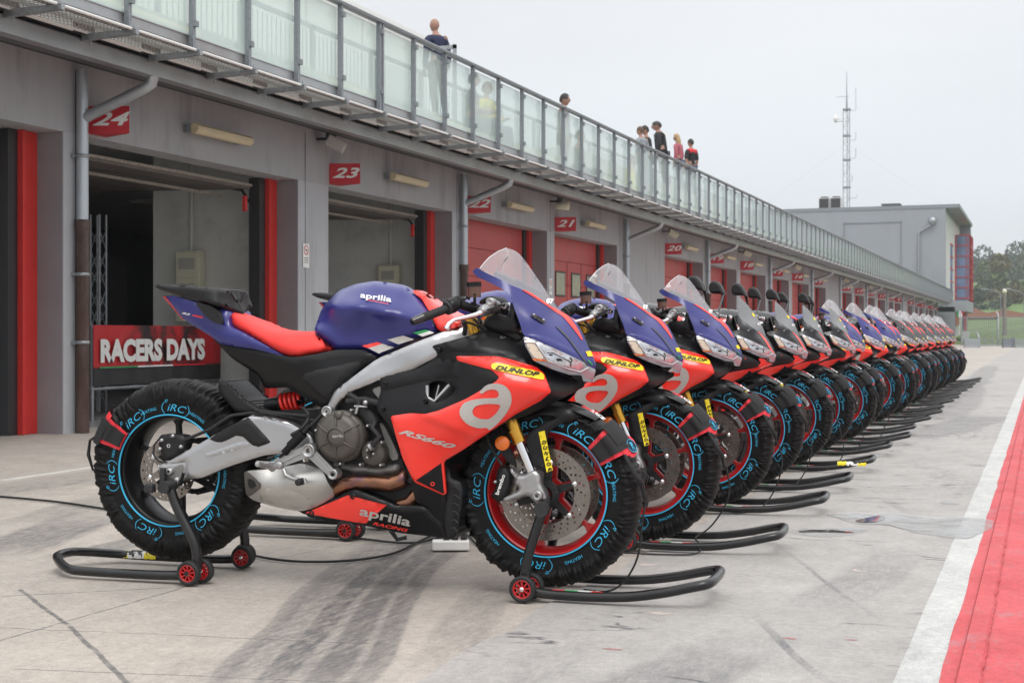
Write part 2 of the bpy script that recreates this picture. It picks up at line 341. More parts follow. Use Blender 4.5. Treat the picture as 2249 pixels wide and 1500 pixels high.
def sheet(name, x0, x1, y0, y1, z, m, label=None, edge=0.0, ny=400, redge=0.0):
    b = MB(); vs = []; fs = []
    ys = [y0 + (y1 - y0) * (k / ny) ** 2.2 for k in range(ny + 1)]
    for y in ys:
        e0 = edge * noise.noise((y * 2.3, x0 * 7, 0)) + edge * .6 * noise.noise((y * 13, x0, 3)); e1 = redge * noise.noise((y * 3.3, x1 * 7, 0)) + redge * .6 * noise.noise((y * 15, x1, 3))
        vs += [(x0 + e0, y, z), (x1 + e1, y, z)]
    for k in range(ny): fs.append((2 * k, 2 * k + 1, 2 * k + 3, 2 * k + 2))
    b.add(vs, fs)
    return b.obj(name, m, kind='structure')
b = MB(); b.add([(-500, -40, -.02), (900, -40, -.02), (900, 1100, -.02), (-500, 1100, -.02)], [(0, 1, 2, 3)]); b.obj('ground', M_base, kind='structure')
sheet('concrete_apron', -9.5, -1.44, -3, 124, -.004, M_apron, ny=10)
sheet('pit_lane', -1.48, 30, -3, 250, 0.0, M_lane, edge=.05)
sheet('white_line', -.352, -.225, -3, 190, .0015, M_line, edge=.004, redge=.0)
sheet('red_strip', -.245, 2.6, -3, 190, .003, M_red, edge=.008)
# raised seam in the painted strip
b = MB(); vs = []; fs = []; n = 900
for k in range(n + 1):
    y = 1.5 + 60 * (k / n) ** 2; j = .007 * noise.noise((y * 9, 1, 0)) + .004 * noise.noise((y * 31, 4, 0))
    vs += [(-.205, y, .0085), (-.2, y, .016), (-.150 + j, y, .017), (-.143 + j, y, .0085)]
for k in range(n):
    for q in range(3): fs.append((4 * k + q, 4 * k + q + 1, 4 * k + 5 + q, 4 * k + 4 + q))
b.add(vs, fs); b.obj('painted_seam', M_red, kind='structure')
# flaked patches on the lane, and puddles with their drying rims
def blob(cx, cy, rx, ry, z, seed, rag=.14, n=90):
    vs = [(cx, cy, z)]
    for k in range(n):
        a = 2 * math.pi * k / n; f = 1 + rag * noise.noise((math.cos(a) * 1.7, math.sin(a) * 1.7, seed)) * 1.6 + rag * .5 * noise.noise((math.cos(a) * 6, math.sin(a) * 6, seed))
        vs.append((cx + rx * f * math.cos(a), cy + ry * f * math.sin(a), z))
    return vs, [(0, k + 1, (k + 1) % n + 1) for k in range(n)]
M_damp = mat('drying_rim', (.42, .425, .43), .5, var=.12, scale=9)
dt = M_damp.node_tree; dn = N('ShaderNodeTexNoise', dt); dn.inputs['Scale'].default_value = 5; dn.inputs['Detail'].default_value = 6; dr = N('ShaderNodeMapRange', dt); dr.inputs[1].default_value = .38; dr.inputs[2].default_value = .6; dr.inputs[3].default_value = .3; dr.inputs[4].default_value = .75
dg = N('ShaderNodeTexCoord', dt); dt.links.new(dg.outputs['Object'], dn.inputs[0]); dt.links.new(dn.outputs[0], dr.inputs[0]); dt.links.new(dr.outputs[0], dt.nodes['Principled BSDF'].inputs['Alpha'])
M_water = mat('puddle_water', (.10, .085, .075), .03, var=.05, spec=.8, rvar=.0)
pud = MB(); wat = MB()
def poly_px(pts, z, seed, it=2):
    P = [ground(*q) for q in pts]
    for _ in range(it):
        Q = []
        for k in range(len(P)): a, c = P[k], P[(k + 1) % len(P)]; Q += [a * .75 + c * .25, a * .25 + c * .75]
        P = Q
    R_ = []
    for k in range(len(P)):
        a, c = P[k], P[(k + 1) % len(P)]
        for q in range(3): v = a.lerp(c, q / 3); v.x += .03 * noise.noise((v.x * 6, v.y * 4, seed)); v.y += .10 * noise.noise((v.x * 5, v.y * 3, seed + 5)); v.z = z; R_.append(v)
    return R_, [tuple(range(len(R_)))]
pud.add(*poly_px([(1808, 1130), (1850, 1126), (1960, 1130), (2080, 1136), (2130, 1140), (2185, 1146), (2180, 1162), (2150, 1170), (2110, 1183), (2060, 1180), (2000, 1172), (1962, 1163), (1955, 1156), (1900, 1154), (1850, 1145)], .0046, 1.))
pud.add(*poly_px([(1718, 1166), (1760, 1160), (1850, 1160), (1915, 1168), (1880, 1175), (1790, 1178), (1735, 1173)], .0020, 2.))
pud.add(*poly_px([(2065, 1104), (2090, 1102), (2118, 1107), (2090, 1110)], .0020, 3.)); pud.add(*poly_px([(1930, 1114), (1945, 1113), (1955, 1116), (1938, 1118)], .0020, 4.))
wat.add(*poly_px([(1878, 1143), (1905, 1137), (1948, 1136), (1942, 1149), (1915, 1152), (1890, 1149)], .0062, 6.)); wat.add(*poly_px([(1745, 1168), (1775, 1165), (1800, 1168), (1830, 1166), (1884, 1168), (1850, 1172), (1780, 1172)], .0036, 7.))
pud.obj('puddle_rim', M_damp, kind='structure'); wat.obj('puddle', M_water, kind='structure')
M_flake = mat('exposed_aggregate', (.46, .40, .36), .9, var=.15, scale=60)
M_flaker = mat('old_red_paint', (.36, .16, .15), .8, var=.2, scale=60)
fl = MB(); flr = MB(); rnd = random.Random(3)
for (px, py, w, k) in [(1450, 1347, 50, 0), (1420, 1240, 45, 0), (1345, 1425, 45, 1), (1735, 1402, 26, 1), (1870, 1405, 22, 1), (1880, 1253, 20, 0)]:
    c0 = ground(px, py); (flr if k else fl).add(*blob(c0.x, c0.y, (ground(px + w, py) - c0).length * .5, .008 if k else .022, .0008, px, .45))
fl.obj('bare_patch', M_flake, kind='structure'); flr.obj('paint_remnant', M_flaker, kind='structure')
# ---------------------------------------------------------------- pit building
WORDN = dict(zip(range(3, 26), 'three four five six seven eight nine ten eleven twelve thirteen fourteen fifteen sixteen seventeen eighteen nineteen twenty twenty-one twenty-two twenty-three twenty-four twenty-five'.split()))
XF, XD = -8.0, -8.27         # front of wall, plane of doors
ZL = 2.635                    # lintel
LEFT = [(25, 5.9, 10.15), (24, 10.47, 14.30), (23, 15.03, 18.82), (22, 19.30, 23.0), (21, 23.38, 27.28), (20, 31.1, 34.95), (19, 35.6, 39.1), (18, 39.6, 43.5),
        (17, 44.4, 47.8), (16, 48.4, 52.1), (15, 53.0, 56.4), (14, 61.0, 64.6), (13, 65.6, 69.2), (12, 70.2, 73.8), (11, 75.2, 78.8), (10, 80.0, 83.4), (9, 84.2, 87.8),
        (8, 92.5, 96.0), (7, 96.9, 100.4), (6, 101.5, 105.0), (5, 106.0, 109.5), (4, 110.5, 114.0), (3, 115.0, 118.5)]
Y0, Y1 = 1.0, 120.0
bld = empty('pit_building', (XF, 0, 0), 0, 'long grey pit garage building with red doors and glass terrace above', 'building')
def loc(o): o.location = (-XF, 0, 0); return o      # parts are written in world coordinates
def part(mb, name, mats, **k): o = mb.obj(name, mats, bld, **k); return loc(o)
w = MB(); j = MB()
prev = Y0
for (n_, a, c) in LEFT:
    if a - prev > 2: w.box(XF - .3, XF, prev + .003, a - .003, -.1, ZL, 0)
    else: j = MB(); j.box(XF - .3, XF + .004, prev, a, -.1, ZL, 0); part(j, 'pier', M_pier)
    prev = c
j = MB(); j.box(XF - .3, XF + .004, prev, Y1, -.1, ZL, 0); part(j, 'pier', M_pier)
w.box(XF - .3, XF, Y0, Y1, ZL, 3.27, 0)
w.box(XF - 12, XF - .3, Y1 - .2, Y1, -.1, 3.26, 0); w.box(XF - 12, XF - 11.8, Y0, Y1, -.1, 3.26, 0); w.box(XF - 12, XF - 4.5, Y0, Y1, 3.262, 3.33, 0)
part(w, 'wall', M_plaster)
for (n_, a, c) in LEFT:
    rv = MB(); rv.box(XF - .299, XF - .004, c - .004, c - .001, 0, ZL - .001, 0); part(rv, 'door_reveal', M_jamb)
# hairline joints on piers
jt = MB()
for (n_, a, c) in LEFT[:8]: jt.box(XF + .0045, XF + .0065, c + .16, c + .168, 0, 3.2)
part(jt, 'expansion_joint', M_darkedge)
# soffit, gutter, slab
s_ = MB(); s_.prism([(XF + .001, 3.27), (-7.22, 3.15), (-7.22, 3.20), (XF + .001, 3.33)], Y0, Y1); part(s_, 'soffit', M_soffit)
g_ = MB(); g_.prism([(-7.30, 3.10), (-7.20, 3.095), (-7.185, 3.10), (-7.185, 3.225), (-7.20, 3.24), (-7.215, 3.225), (-7.215, 3.14), (-7.30, 3.14)], Y0, Y1)
for k in range(9): g_.box(-7.183, -7.1815, 6 + k * 13.1, 6.012 + k * 13.1, 3.10, 3.225)
part(g_, 'gutter', M_gutter)
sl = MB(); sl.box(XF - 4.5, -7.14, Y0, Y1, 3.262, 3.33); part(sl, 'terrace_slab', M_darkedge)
tf = MB(); tf.box(XF - 4.5, -7.13, Y0, Y1, 3.331, 3.36)
for k in range(5): tf.box(-12.4, -8.0 - k * .38, Y0, Y1, 3.361 + k * .24, 3.60 + k * .24)
part(tf, 'terrace_steps', M_terrace)
rnd = random.Random(5)
sb = [MB(), MB()]
for k in range(4):
    y = 2.0
    while y < 60:
        l_ = rnd.choice([.9, 1.4, 2.1]); q = 0 if rnd.random() < (.8 if k in (1, 3) else .25) else 1
        if rnd.random() < .85: sb[q].box(-8.32 - k * .38, -8.04 - k * .38, y, y + l_, 3.602 + k * .24, 3.66 + k * .24, bev=.012)
        y += l_ + .12
part(sb[0], 'bench_seat', M_cream, label='cream bench seats on the terrace steps'); part(sb[1], 'bench_seat', M_seatgrey)
# white parapet at the back of the terrace and its lower rail fence
pp = MB(); pp.box(-11.2, -11.05, Y0, 24.7, 4.57, 6.42); pp.box(-11.25, -11.0, Y0, 24.7, 6.42, 6.52)
for k in range(12): pp.box(-11.03, -10.98, 2 + 2 * k, 2.06 + 2 * k, 4.57, 6.3)
part(pp, 'parapet', M_white)
bf = MB()
for y in np.arange(3, 70, .13): bf.box(-10.406, -10.394, y, y + .011, 4.6, 5.45)
for y in np.arange(3, 70, 2.0): bf.box(-10.43, -10.37, y, y + .06, 4.57, 5.55)
bf.box(-10.43, -10.37, 3, 70, 5.5, 5.56); bf.box(-10.42, -10.38, 3, 70, 4.65, 4.69)
part(bf, 'back_fence', M_galv)
# beam under the glass, walkway grating with brackets
bm_ = MB(); bm_.box(-6.79, -6.785, Y0, Y1, 3.325, 3.395); bm_.box(-6.82, -6.775, Y0, Y1, 3.395, 3.405); bm_.box(-6.82, -6.775, Y0, Y1, 3.315, 3.325)
part(bm_, 'edge_beam', M_gutter)
bm_ = MB(); bm_.box(-6.835, -6.825, Y0, Y1, 3.28, 3.42); part(bm_, 'painted_shade_strip', M_darkedge)  # added dark strip, stands in for the shaded gap under the beam
POSTY = []; y = 2.1
while y < 119: POSTY.append(y); y += .9
POSTY = [p + .05 for p in POSTY]
br = MB(); rd = MB(); gr = MB(); fl_ = MB()
for p in POSTY:
    br.prism([(-7.18, 3.205), (-6.66, 3.225), (-6.66, 3.262), (-7.18, 3.262)], p - .02, p + .02)
    br.box(-6.70, -6.66, p - .03, p + .03, 3.262, 3.272); br.tube([(-6.69, p, 3.26), (-6.69, p, 3.31)], .006, 6); br.tube([(-7.1, p, 3.16), (-7.1, p, 3.21)], .006, 6)
    fl_.box(-7.136, -7.133, p + .1, p + .72, 3.250, 3.34)
part(br, 'bracket', M_galv, kind='stuff'); part(fl_, 'flashing', M_white, kind='stuff')
for x in (-6.70, -7.12): rd.tube([(x, Y0, 3.268), (x, Y1, 3.268)], .013, 8)
part(rd, 'grating_rod', M_white)
gr.add([(-7.12, Y0, 3.27), (-6.70, Y0, 3.27), (-6.70, Y1, 3.27), (-7.12, Y1, 3.27)], [(0, 1, 2, 3)]); part(gr, 'walkway_grating', M_grate)
# glass railing, in sections
sec = [POSTY[i:i + 26] for i in range(0, len(POSTY), 26)]
names = ['nearest glass railing section, over the open garages', 'second glass railing section, over garages twenty to sixteen', 'middle glass railing section, over garages fifteen to twelve', 'fourth glass railing section from the camera, before the last one', 'farthest glass railing section, ending at the grey control block', 'x']
for si, ps in enumerate(sec):
    a = ps[0] - .45; c = ps[-1] + .45
    rr = empty('glass_railing', (-6.75, ps[0], 3.38), 0, names[si], 'railing', 'glass railing sections along the terrace edge')
    def rp(mb, nm, mt, **k): o = mb.obj(nm, mt, rr, **k); o.location = (6.75, -ps[0], -3.38); return o
    mb = MB(); mb.prism([(-6.79, 4.245), (-6.71, 4.245), (-6.705, 4.27), (-6.73, 4.29), (-6.77, 4.29), (-6.795, 4.27)], a + .002, c - .002); rp(mb, 'handrail', M_galvd)
    for i, p in enumerate(ps):
        mb = MB(); mb.box(-6.775, -6.725, p - .02, p + .02, 3.27, 4.245, bev=.004)
        for zz in (3.47, 4.12): mb.box(-6.722, -6.700, p - .028, p + .028, zz, zz + .05)
        if si == 0 and i == 13: mb.box(-6.775, -6.725, p + .045, p + .085, 3.27, 4.245, bev=.004)
        rp(mb, 'post', M_galvd)
        mb = MB(); q = ps[i + 1] if i < len(ps) - 1 else p + .9
        mb.add([(-6.79, p + .005, 3.40), (-6.79, q - .005, 3.40), (-6.79, q - .005, 4.22), (-6.79, p + .005, 4.22)], [(0, 1, 2, 3)]); o = rp(mb, 'glass_pane', M_railglass)
# doors, frames, guides, door windows
for idx, (n_, a, c) in enumerate(LEFT):
    opn = n_ in (25, 24, 23)
    mb = MB(); mb.box(XD - .06, XD, c - .20, c - .006, 0, ZL - .002)
    for k in range(15): mb.box(XD - .001, XD + .002, c - .19, c - .02, .06 + k * .171, .067 + k * .171, 1)
    mb.box(XD - .06, XD + .035, c - .235, c - .204, 0, ZL - .002)
    part(mb, 'door_frame', [M_redpost, M_darkred])
    mb = MB(); mb.box(XD - .16, XD - .02, c - .36, c - .24, 0, ZL - .002); mb.tube([(XD - .05, c - .34, 0), (XD - .05, c - .34, 2.2), (XD - .25, c - .36, 2.5), (XD - .7, c - .36, 2.58)], .018, 6)
    part(mb, 'door_guide', M_blackp)
    if not opn:
        d = MB(); z = 0.0; hh = .44
        for k in range(6):
            d.prism([(XD - .10, z + .006), (XD - .062, z + .006), (XD - .06, z + .012), (XD - .06, z + hh - .008), (XD - .062, z + hh - .002), (XD - .10, z + hh - .002)], a + .003, c - .24)
            for q in (1, 2): d.box(XD - .060, XD - .0575, a + .003, c - .24, z + hh * q / 3 - .003, z + hh * q / 3 + .003)
            z += hh
        if n_ == 21:
            for yy in (.05, .9, 1.75, 2.6): d.box(XD - .058, XD - .052, a + yy + .8, a + yy + .812, 0, 2.2)
            d.box(XD - .058, XD - .054, a + .85, a + 1.7, 2.14, 2.16)
        dd = part(d, 'garage_door', M_reddoor)
        nw = 4 if n_ == 21 else 3
        for q in range(nw):
            if n_ == 21: y0 = a + .12 + q * .93; z0, z1, wd = 1.58, 1.98, .48
            else: y0 = a + .35 + q * 1.1; z0, z1, wd = .98, 1.28, .5
            ww = MB(); fr = MB(); fr.box(XD - .058, XD - .045, y0 - .035, y0 + wd + .035, z0 - .035, z1 + .035, bev=.004); ww.box(XD - .05, XD - .042, y0, y0 + wd, z0, z1, bev=.002)
            fr.obj('window_frame', M_blackp, dd); ww.obj('window', M_winglass, dd)
    else:
        d = MB()                       # raised door lying under the ceiling
        for k in range(6): d.prism([(XD - .12 - k * .44, 2.50 + .01 * k), (XD - .12 - k * .44 - .42, 2.51 + .01 * k), (XD - .12 - k * .44 - .42, 2.55 + .01 * k), (XD - .12 - k * .44, 2.54 + .01 * k)], a + .25, c - .4)
        part(d, 'raised_door', mat('door_inside_' + 'abc'[25 - n_], (.12, .10, .09), .6, var=.3, scale=6))
        d = MB(); d.box(XD - .115, XD - .10, a + .22, c - .38, 2.53, 2.56); d.box(XD - .50, XD - .48, a + .25, c - .4, 2.43, 2.46)
        part(d, 'door_edge', mat('aged_strip_' + 'abc'[25 - n_], (.30, .26, .22), .6, var=.3, scale=25))
        d = MB(); d.box(XD - .16, XD - .12, c - .50, c - .46, 2.25, 2.42); part(d, 'door_handle', M_redpost)
    # roller stop
    d = MB(); d.box(XD - .02, XD + .08, a + .02, a + .14, 2.40, 2.63, bev=.01); part(d, 'door_motor', M_blackp)
# interior of the open boxes
it = MB(); it.box(XF - 11.8, XF - .3, 1.2, 40, -.06, -.001); part(it, 'garage_floor', M_floorin)
it = MB(); it.box(XF - 11.8, XF - .3, 1.2, 40, 3.20, 3.26); part(it, 'ceiling', M_ceil)
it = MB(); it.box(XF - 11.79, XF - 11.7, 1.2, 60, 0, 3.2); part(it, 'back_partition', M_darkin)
# partition walls that run back from the piers between boxes
for yy, d0 in ((10.3, 5.0), (14.62, 5.0), (19.05, 5.0), (23.2, 5.0)):
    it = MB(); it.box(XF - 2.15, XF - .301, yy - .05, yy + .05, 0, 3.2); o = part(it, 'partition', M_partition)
it = MB(); it.box(XF - 5.6, XF - 3.05, 14.3, 14.34, .3, 1.35); it.box(XF - 5.4, XF - 5.0, 15.5, 18, .2, 2.0); part(it, 'cupboard', M_blackp)
for pxx, yy in ((424, 14.55), (860, 18.98)):
    # electric cabinet and conduit on the partition
    x = onY(pxx, 600, yy).x
    e_ = empty('electric_cabinet', (x, yy, 1.2), 0, 'cream electric cabinet with red socket on the wall of garage ' + ('twenty-four' if yy < 15 else 'twenty-three'), 'electric cabinet', 'electric cabinets inside the open garages')
    z1 = CAMH + ray(pxx, 552 if yy < 15 else 583).z * (yy / ray(pxx, 0).y)
    def ep(mb, nm, mt): o = mb.obj(nm, mt, e_); o.location = (-x, -yy, -1.2); return o
    mb = MB(); mb.box(x - .17, x + .17, yy - .12, yy - .001, z1 - .85, z1, bev=.01); mb.box(x - .15, x + .15, yy - .14, yy - .121, z1 - .33, z1 - .02, bev=.006); ep(mb, 'cabinet', M_boxcream)
    mb = MB(); mb.box(x - .11, x + .11, yy - .146, yy - .141, z1 - .22, z1 - .09, bev=.003); ep(mb, 'meter_window', M_winglass)
    mb = MB()
    for q in (-.075, .06): mb.lathe([(0, -.03), (.05, -.03), (.05, 0), (.06, 0)], (x + q, yy - .12, z1 - .45), n=14)
    ep(mb, 'socket', M_white)
    mb = MB(); mb.lathe([(0, -.06), (.045, -.06), (.05, 0)], (x + .06, yy - .12, z1 - .62), n=14); ep(mb, 'red_socket', M_redsign)
    mb = MB(); mb.tube([(x, yy - .03, z1), (x, yy - .03, 3.2)], .018, 8); ep(mb, 'conduit', M_white)
    if yy > 15: mb = MB(); mb.tube([(x + .55, yy - .03, .2), (x + .55, yy - .03, 3.2)], .016, 8); ep(mb, 'conduit', M_partition)
# number signs, tube lamps, floodlights, drainpipes
for idx, (n_, a, c) in enumerate(LEFT):
    if n_ == 25: continue
    wn = WORDN[n_]
    s_ = empty('number_sign', (XF, a + .02, 2.66), 0, 'red wedge sign reading %s in white above its garage door' % wn, 'sign', 'red garage number signs')
    mb = MB(); bm = bmesh.new(); A, B, C_ = (0.005, 0), (.36, .115), (0.005, .26)
    mb.prism([A, B, C_], 0, .245, axis='z'); mb.obj('sign_box', M_redsign, s_, recalc=True)
    vs, fs = text_mesh(str(n_), .165, .004, .35, 0, 1.02, xs=1.75)
    ux = Vector((B[0] - A[0], B[1] - A[1], 0)).normalized(); nn = Vector((ux.y, -ux.x, 0)); c0 = Vector(((A[0] + B[0]) / 2, (A[1] + B[1]) / 2, .125)) + nn * .003
    mb = MB(); mb.add([c0 + ux * v[0] + Vector((0, 0, v[1])) for v in vs], fs); mb.obj('lettering', M_white, s_)
    L_ = empty('tube_lamp', (XF, a + 1.5, 2.9), 0, 'yellowed tube lamp above the door of garage %s' % wn, 'lamp', 'tube lamps above the garage doors')
    mb = MB(); mb.prism([(.10, -.045), (.16, -.045), (.19, -.01), (.19, .03), (.16, .055), (.10, .055)], 0, 1.05, bev=.006); mb.obj('lamp_cover', M_lampcase, L_)
    mb = MB(); mb.box(.002, .10, .02, .06, -.03, .05); mb.box(.002, .10, .95, 1.0, -.03, .05); mb.obj('bracket', M_galv, L_)
for i, y in enumerate([14.75, 23.15, 30.9, 39.4, 48.1, 60.7, 69.8]):
    L_ = empty('floodlight', (XF, y, 3.12), 0, 'small floodlight under the eaves by garage %s' % WORDN[[23, 21, 20, 18, 16, 14, 12][i]], 'floodlight', 'floodlights under the eaves')
    mb = MB(); M_ = Matrix.Translation((.22, .05, -.02)) @ Matrix.Rotation(R(25), 4, 'Z') @ Matrix.Rotation(R(28), 4, 'Y')
    if i != 1: mb.box(-.10, .12, -.11, .11, -.06, .06, 0, M_, bev=.012)
    else: mb.lathe([(0, -.12), (.06, -.12), (.07, 0), (.085, .10), (.0, .11)], (.22, .05, -.04), 'x', 14)
    mb.obj('lamp_housing', M_boxcream if i else mat('flood_case', (.50, .48, .45), .5), L_); mb = MB(); mb.box(.002, .2, -.02, .02, .02, .05); mb.box(.17, .2, -.1, .1, .04, .09); mb.obj('bracket', M_blackp, L_)
pipes = [10.32, 19.10, 27.75, 35.25, 44.0, 52.55, 60.3, 69.7, 79.4, 88.6, 96.4, 105.5, 114.6]
near = [WORDN[q] for q in (24, 22, 21, 19, 17, 15, 14, 12, 10, 9, 7, 5, 3)]
for i, y in enumerate(pipes):
    P_ = empty('drainpipe', (XF, y, 0), 0, 'zinc drainpipe with rusty foot and slanting branch beside garage %s' % near[i], 'drainpipe', 'drainpipes along the front')
    mb = MB(); mb.tube([(.075, 0, 1.87), (.075, 0, 3.2)], .052, 14); mb.tube([(.065, .01, 2.76), (.16, .01, 2.80), (.60, .03, 2.965), (.69, .035, 3.00), (.765, .04, 3.04), (.785, .04, 3.11)], .05, 14)
    mb.obj('zinc_pipe', M_pipe, P_)
    mb = MB(); mb.tube([(.075, 0, 0), (.075, 0, 1.80)], .058, 14); mb.lathe([(.058, 1.78), (.068, 1.80), (.068, 1.875), (.05, 1.875)], (.075, 0, 0), 'z', 14); mb.obj('rusty_foot', M_rust, P_)
    for z in (2.42, 1.38, .78): mb = MB(); mb.lathe([(.061, z), (.064, z), (.064, z + .03), (.061, z + .03)], (.075, 0, 0), 'z', 14); mb.box(0.003, .05, -.075, -.05, z, z + .03); mb.obj('clamp', M_galv, P_)
for i, (px, py, w_, h_) in enumerate([(672, 562, 16, 58), (1209, 630, 12, 62)]):
    p = onX(px, py, XF + .012)
    s_ = empty('notice', p, 0, ['white no-smoking notice on the pier beside garage 23', 'small white notice on the pier beside garage 21'][i], 'sign')
    mb = MB(); mb.box(0, .003, -.075, .075, -.14, .14); mb.obj('plate', M_white, s_)
    mb = MB(); mb.lathe([(.045, .004), (.057, .004)], (0, 0, .065), 'x', 28); mb.add([(.0045, -.04, .10), (.0045, -.033, .107), (.0045, .04, .03), (.0045, .033, .023)], [(0, 1, 2, 3)]); mb.obj('red_ring', M_redsign, s_)
    mb = MB()
    mb.box(.0042, .005, -.03, .03, .058, .068)
    for q in range(3): mb.box(.004, .0048, -.05, .05, -.03 - q * .025, -.022 - q * .025)
    mb.obj('print', M_blackp, s_)
# banner, truss in garage 24
p0 = onX(205, 714, -8.95); p1 = onX(487, 712, -8.95); zb = onX(205, 848, -8.95).z
bn = empty('banner', (-8.95, p0.y, 0), 0, 'red and black RACERS DAYS banner hung across garage 24', 'banner')
LW = p1.y - p0.y; zt = p0.z
def bannermat():
    m, t, b = newmat('printed_banner'); L = t.links
    g = N('ShaderNodeTexCoord', t); s = N('ShaderNodeSeparateXYZ', t); L.new(g.outputs['Object'], s.inputs[0])
    n = N('ShaderNodeTexNoise', t); n.inputs['Scale'].default_value = 3.0; n.inputs['Detail'].default_value = 7; n.inputs['Roughness'].default_value = .7; L.new(g.outputs['Object'], n.inputs[0])
    cr = N('ShaderNodeValToRGB', t); ee = cr.color_ramp.elements; ee[0].position = .44; ee[0].color = (.02, .008, .010, 1); ee[1].position = .60; ee[1].color = (.50, .015, .02, 1); L.new(n.outputs[0], cr.inputs[0])
    d = mathn(t, 'ABSOLUTE', mathn(t, 'ADD', s.outputs[1], -LW * .55)); f = N('ShaderNodeMapRange', t); f.inputs[1].default_value = .45; f.inputs[2].default_value = .85; L.new(d, f.inputs[0])
    mx = N('ShaderNodeMix', t, data_type='RGBA'); L.new(f.outputs[0], mx.inputs[0]); L.new(cr.outputs[0], mx.inputs[6]); mx.inputs[7].default_value = (.50, .015, .02, 1)
    f2 = N('ShaderNodeMapRange', t); f2.inputs[1].default_value = zb + .17; f2.inputs[2].default_value = zb + .20; L.new(s.outputs[2], f2.inputs[0])
    mx2 = N('ShaderNodeMix', t, data_type='RGBA'); L.new(f2.outputs[0], mx2.inputs[0]); mx2.inputs[6].default_value = (.02, .02, .022, 1); L.new(mx.outputs[2], mx2.inputs[7])
    L.new(mx2.outputs[2], b.inputs['Base Color']); b.inputs['Roughness'].default_value = .6
    return m
mb = MB(); nn = 40
for k in range(nn + 1):
    yy = LW * k / nn; x = .012 * math.sin(k * .9) + .006 * math.sin(k * 2.3)
    mb.v += [(x, yy, zb), (x * .6, yy, zt)]
for k in range(nn): mb.f.append((2 * k, 2 * k + 2, 2 * k + 3, 2 * k + 1)); mb.m.append(0); mb.sm.append(True)
mb.obj('cloth', bannermat(), bn)
def flat_text(par, txt, size, bold, y, z, m, xs=1.0, x=.03, shear=0, width=None):
    vs, fs = text_mesh(txt, size, bold, shear, 0, 1.0)
    if width: a = min(v[0] for v in vs); c = max(v[0] for v in vs); xs = width / (c - a)
    mb = MB(); mb.add([(x, y + v[0] * xs, z + v[1]) for v in vs], fs); return mb.obj('lettering', m, par)
hz_ = zt - zb
flat_text(bn, 'RACERS DAYS', .30, .016, LW * .43, zb + hz_ * .555, M_white, width=LW * .80)
for k, cc in enumerate([(.02, .30, .10), (.8, .8, .8), (.6, .02, .03)]):
    mb = MB(); mb.box(.022, .026, LW * (.03 + .27 * k), LW * (.03 + .27 * (k + 1)), zb + hz_ * .285, zb + hz_ * .31); mb.obj('stripe', mat('banner_stripe_%s' % ['green', 'white', 'red'][k], cc, .6), bn)
mb = MB()
mb.tube([(-.04, 0, zb - .03), (-.04, LW, zb - .03)], .02, 8)
for yy in (.03, LW - .03): mb.tube([(-.04, yy, 0), (-.04, yy, zt)], .02, 8)
mb.obj('frame', M_galv, bn)
ts = empty('lighting_truss', (-10.0, onX(199, 500, -10.0).y, 0), 0, 'upright silver lattice truss standing inside garage 24', 'truss')
mb = MB(); zt2 = onX(210, 473, -10).z
for (x, y) in ((0, 0), (.12, 0), (0, .12), (.12, .12)): mb.tube([(x, y, 0), (x, y, zt2)], .012, 8)
k = 0; z = 0.05
while z < zt2 - .25:
    for (a, c) in (((0, 0), (.12, 0)), ((.12, 0), (.12, .12)), ((.12, .12), (0, .12)), ((0, .12), (0, 0))):
        mb.tube([(a[0], a[1], z if k % 2 else z + .22), (c[0], c[1], z + .22 if k % 2 else z)], .006, 6)
    z += .22; k += 1
mb.obj('lattice', M_galv, ts)
# ---------------------------------------------------------------- far block, mast, hills, trees, fences
YB = 122.0
c1 = onY(2077, 457, YB); c0 = onY(1600, 473, YB)
tw = empty('control_building', (c1.x, YB, 0), 0, 'tall plain grey control block closing the end of the garages', 'building')
def tp(mb, nm, mt, **k): o = mb.obj(nm, mt, tw, **k); o.location = (-c1.x, -YB, 0); return o
H = c1.z; XR = c1.x; XL = c0.x
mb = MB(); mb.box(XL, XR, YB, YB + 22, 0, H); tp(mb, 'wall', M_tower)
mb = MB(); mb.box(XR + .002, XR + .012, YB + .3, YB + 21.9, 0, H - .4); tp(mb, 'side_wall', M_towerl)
mb = MB(); mb.box(XL - .2, XR + 1.1, YB - .05, YB + 23, H, H + .3); mb.box(XR, XR + 1.0, YB + 21, YB + 22, H - 1.4, H); tp(mb, 'roof', M_galvd)
mb = MB(); a = onY(1853, 490, YB); c = onY(1980, 578, YB)
for (x0, x1, z0, z1) in ((a.x, c.x, a.z - .08, a.z), (a.x, c.x, c.z - .08, c.z), (a.x, a.x + .08, c.z, a.z), (c.x - .08, c.x, c.z, a.z)): mb.box(x0, x1, YB - .06, YB - .003, z0, z1)
tp(mb, 'blank_frame', M_galvd)
mb = MB(); q = [onY(2049, 486, YB), onY(2042, 497, YB), onY(2019, 510, YB), onY(2018, 640, YB)]; mb.tube([(p.x, YB - .15, p.z) for p in q], .09, 8); mb.sphere((q[0].x, YB - .3, q[0].z), .35, 10); tp(mb, 'wall_lamp', M_galv)
ch0 = onY(1938, 458, YB + 4); mb = MB(); mb.box(ch0.x, ch0.x + 1.35, YB + 4, YB + 5.4, H + .3, H + .72); mb.box(ch0.x - .1, ch0.x + 1.5, YB + 3.9, YB + 5.5, H + .72, H + .86); tp(mb, 'chimney', M_soffit)
ac = onY(1798, 460, YB + 3)
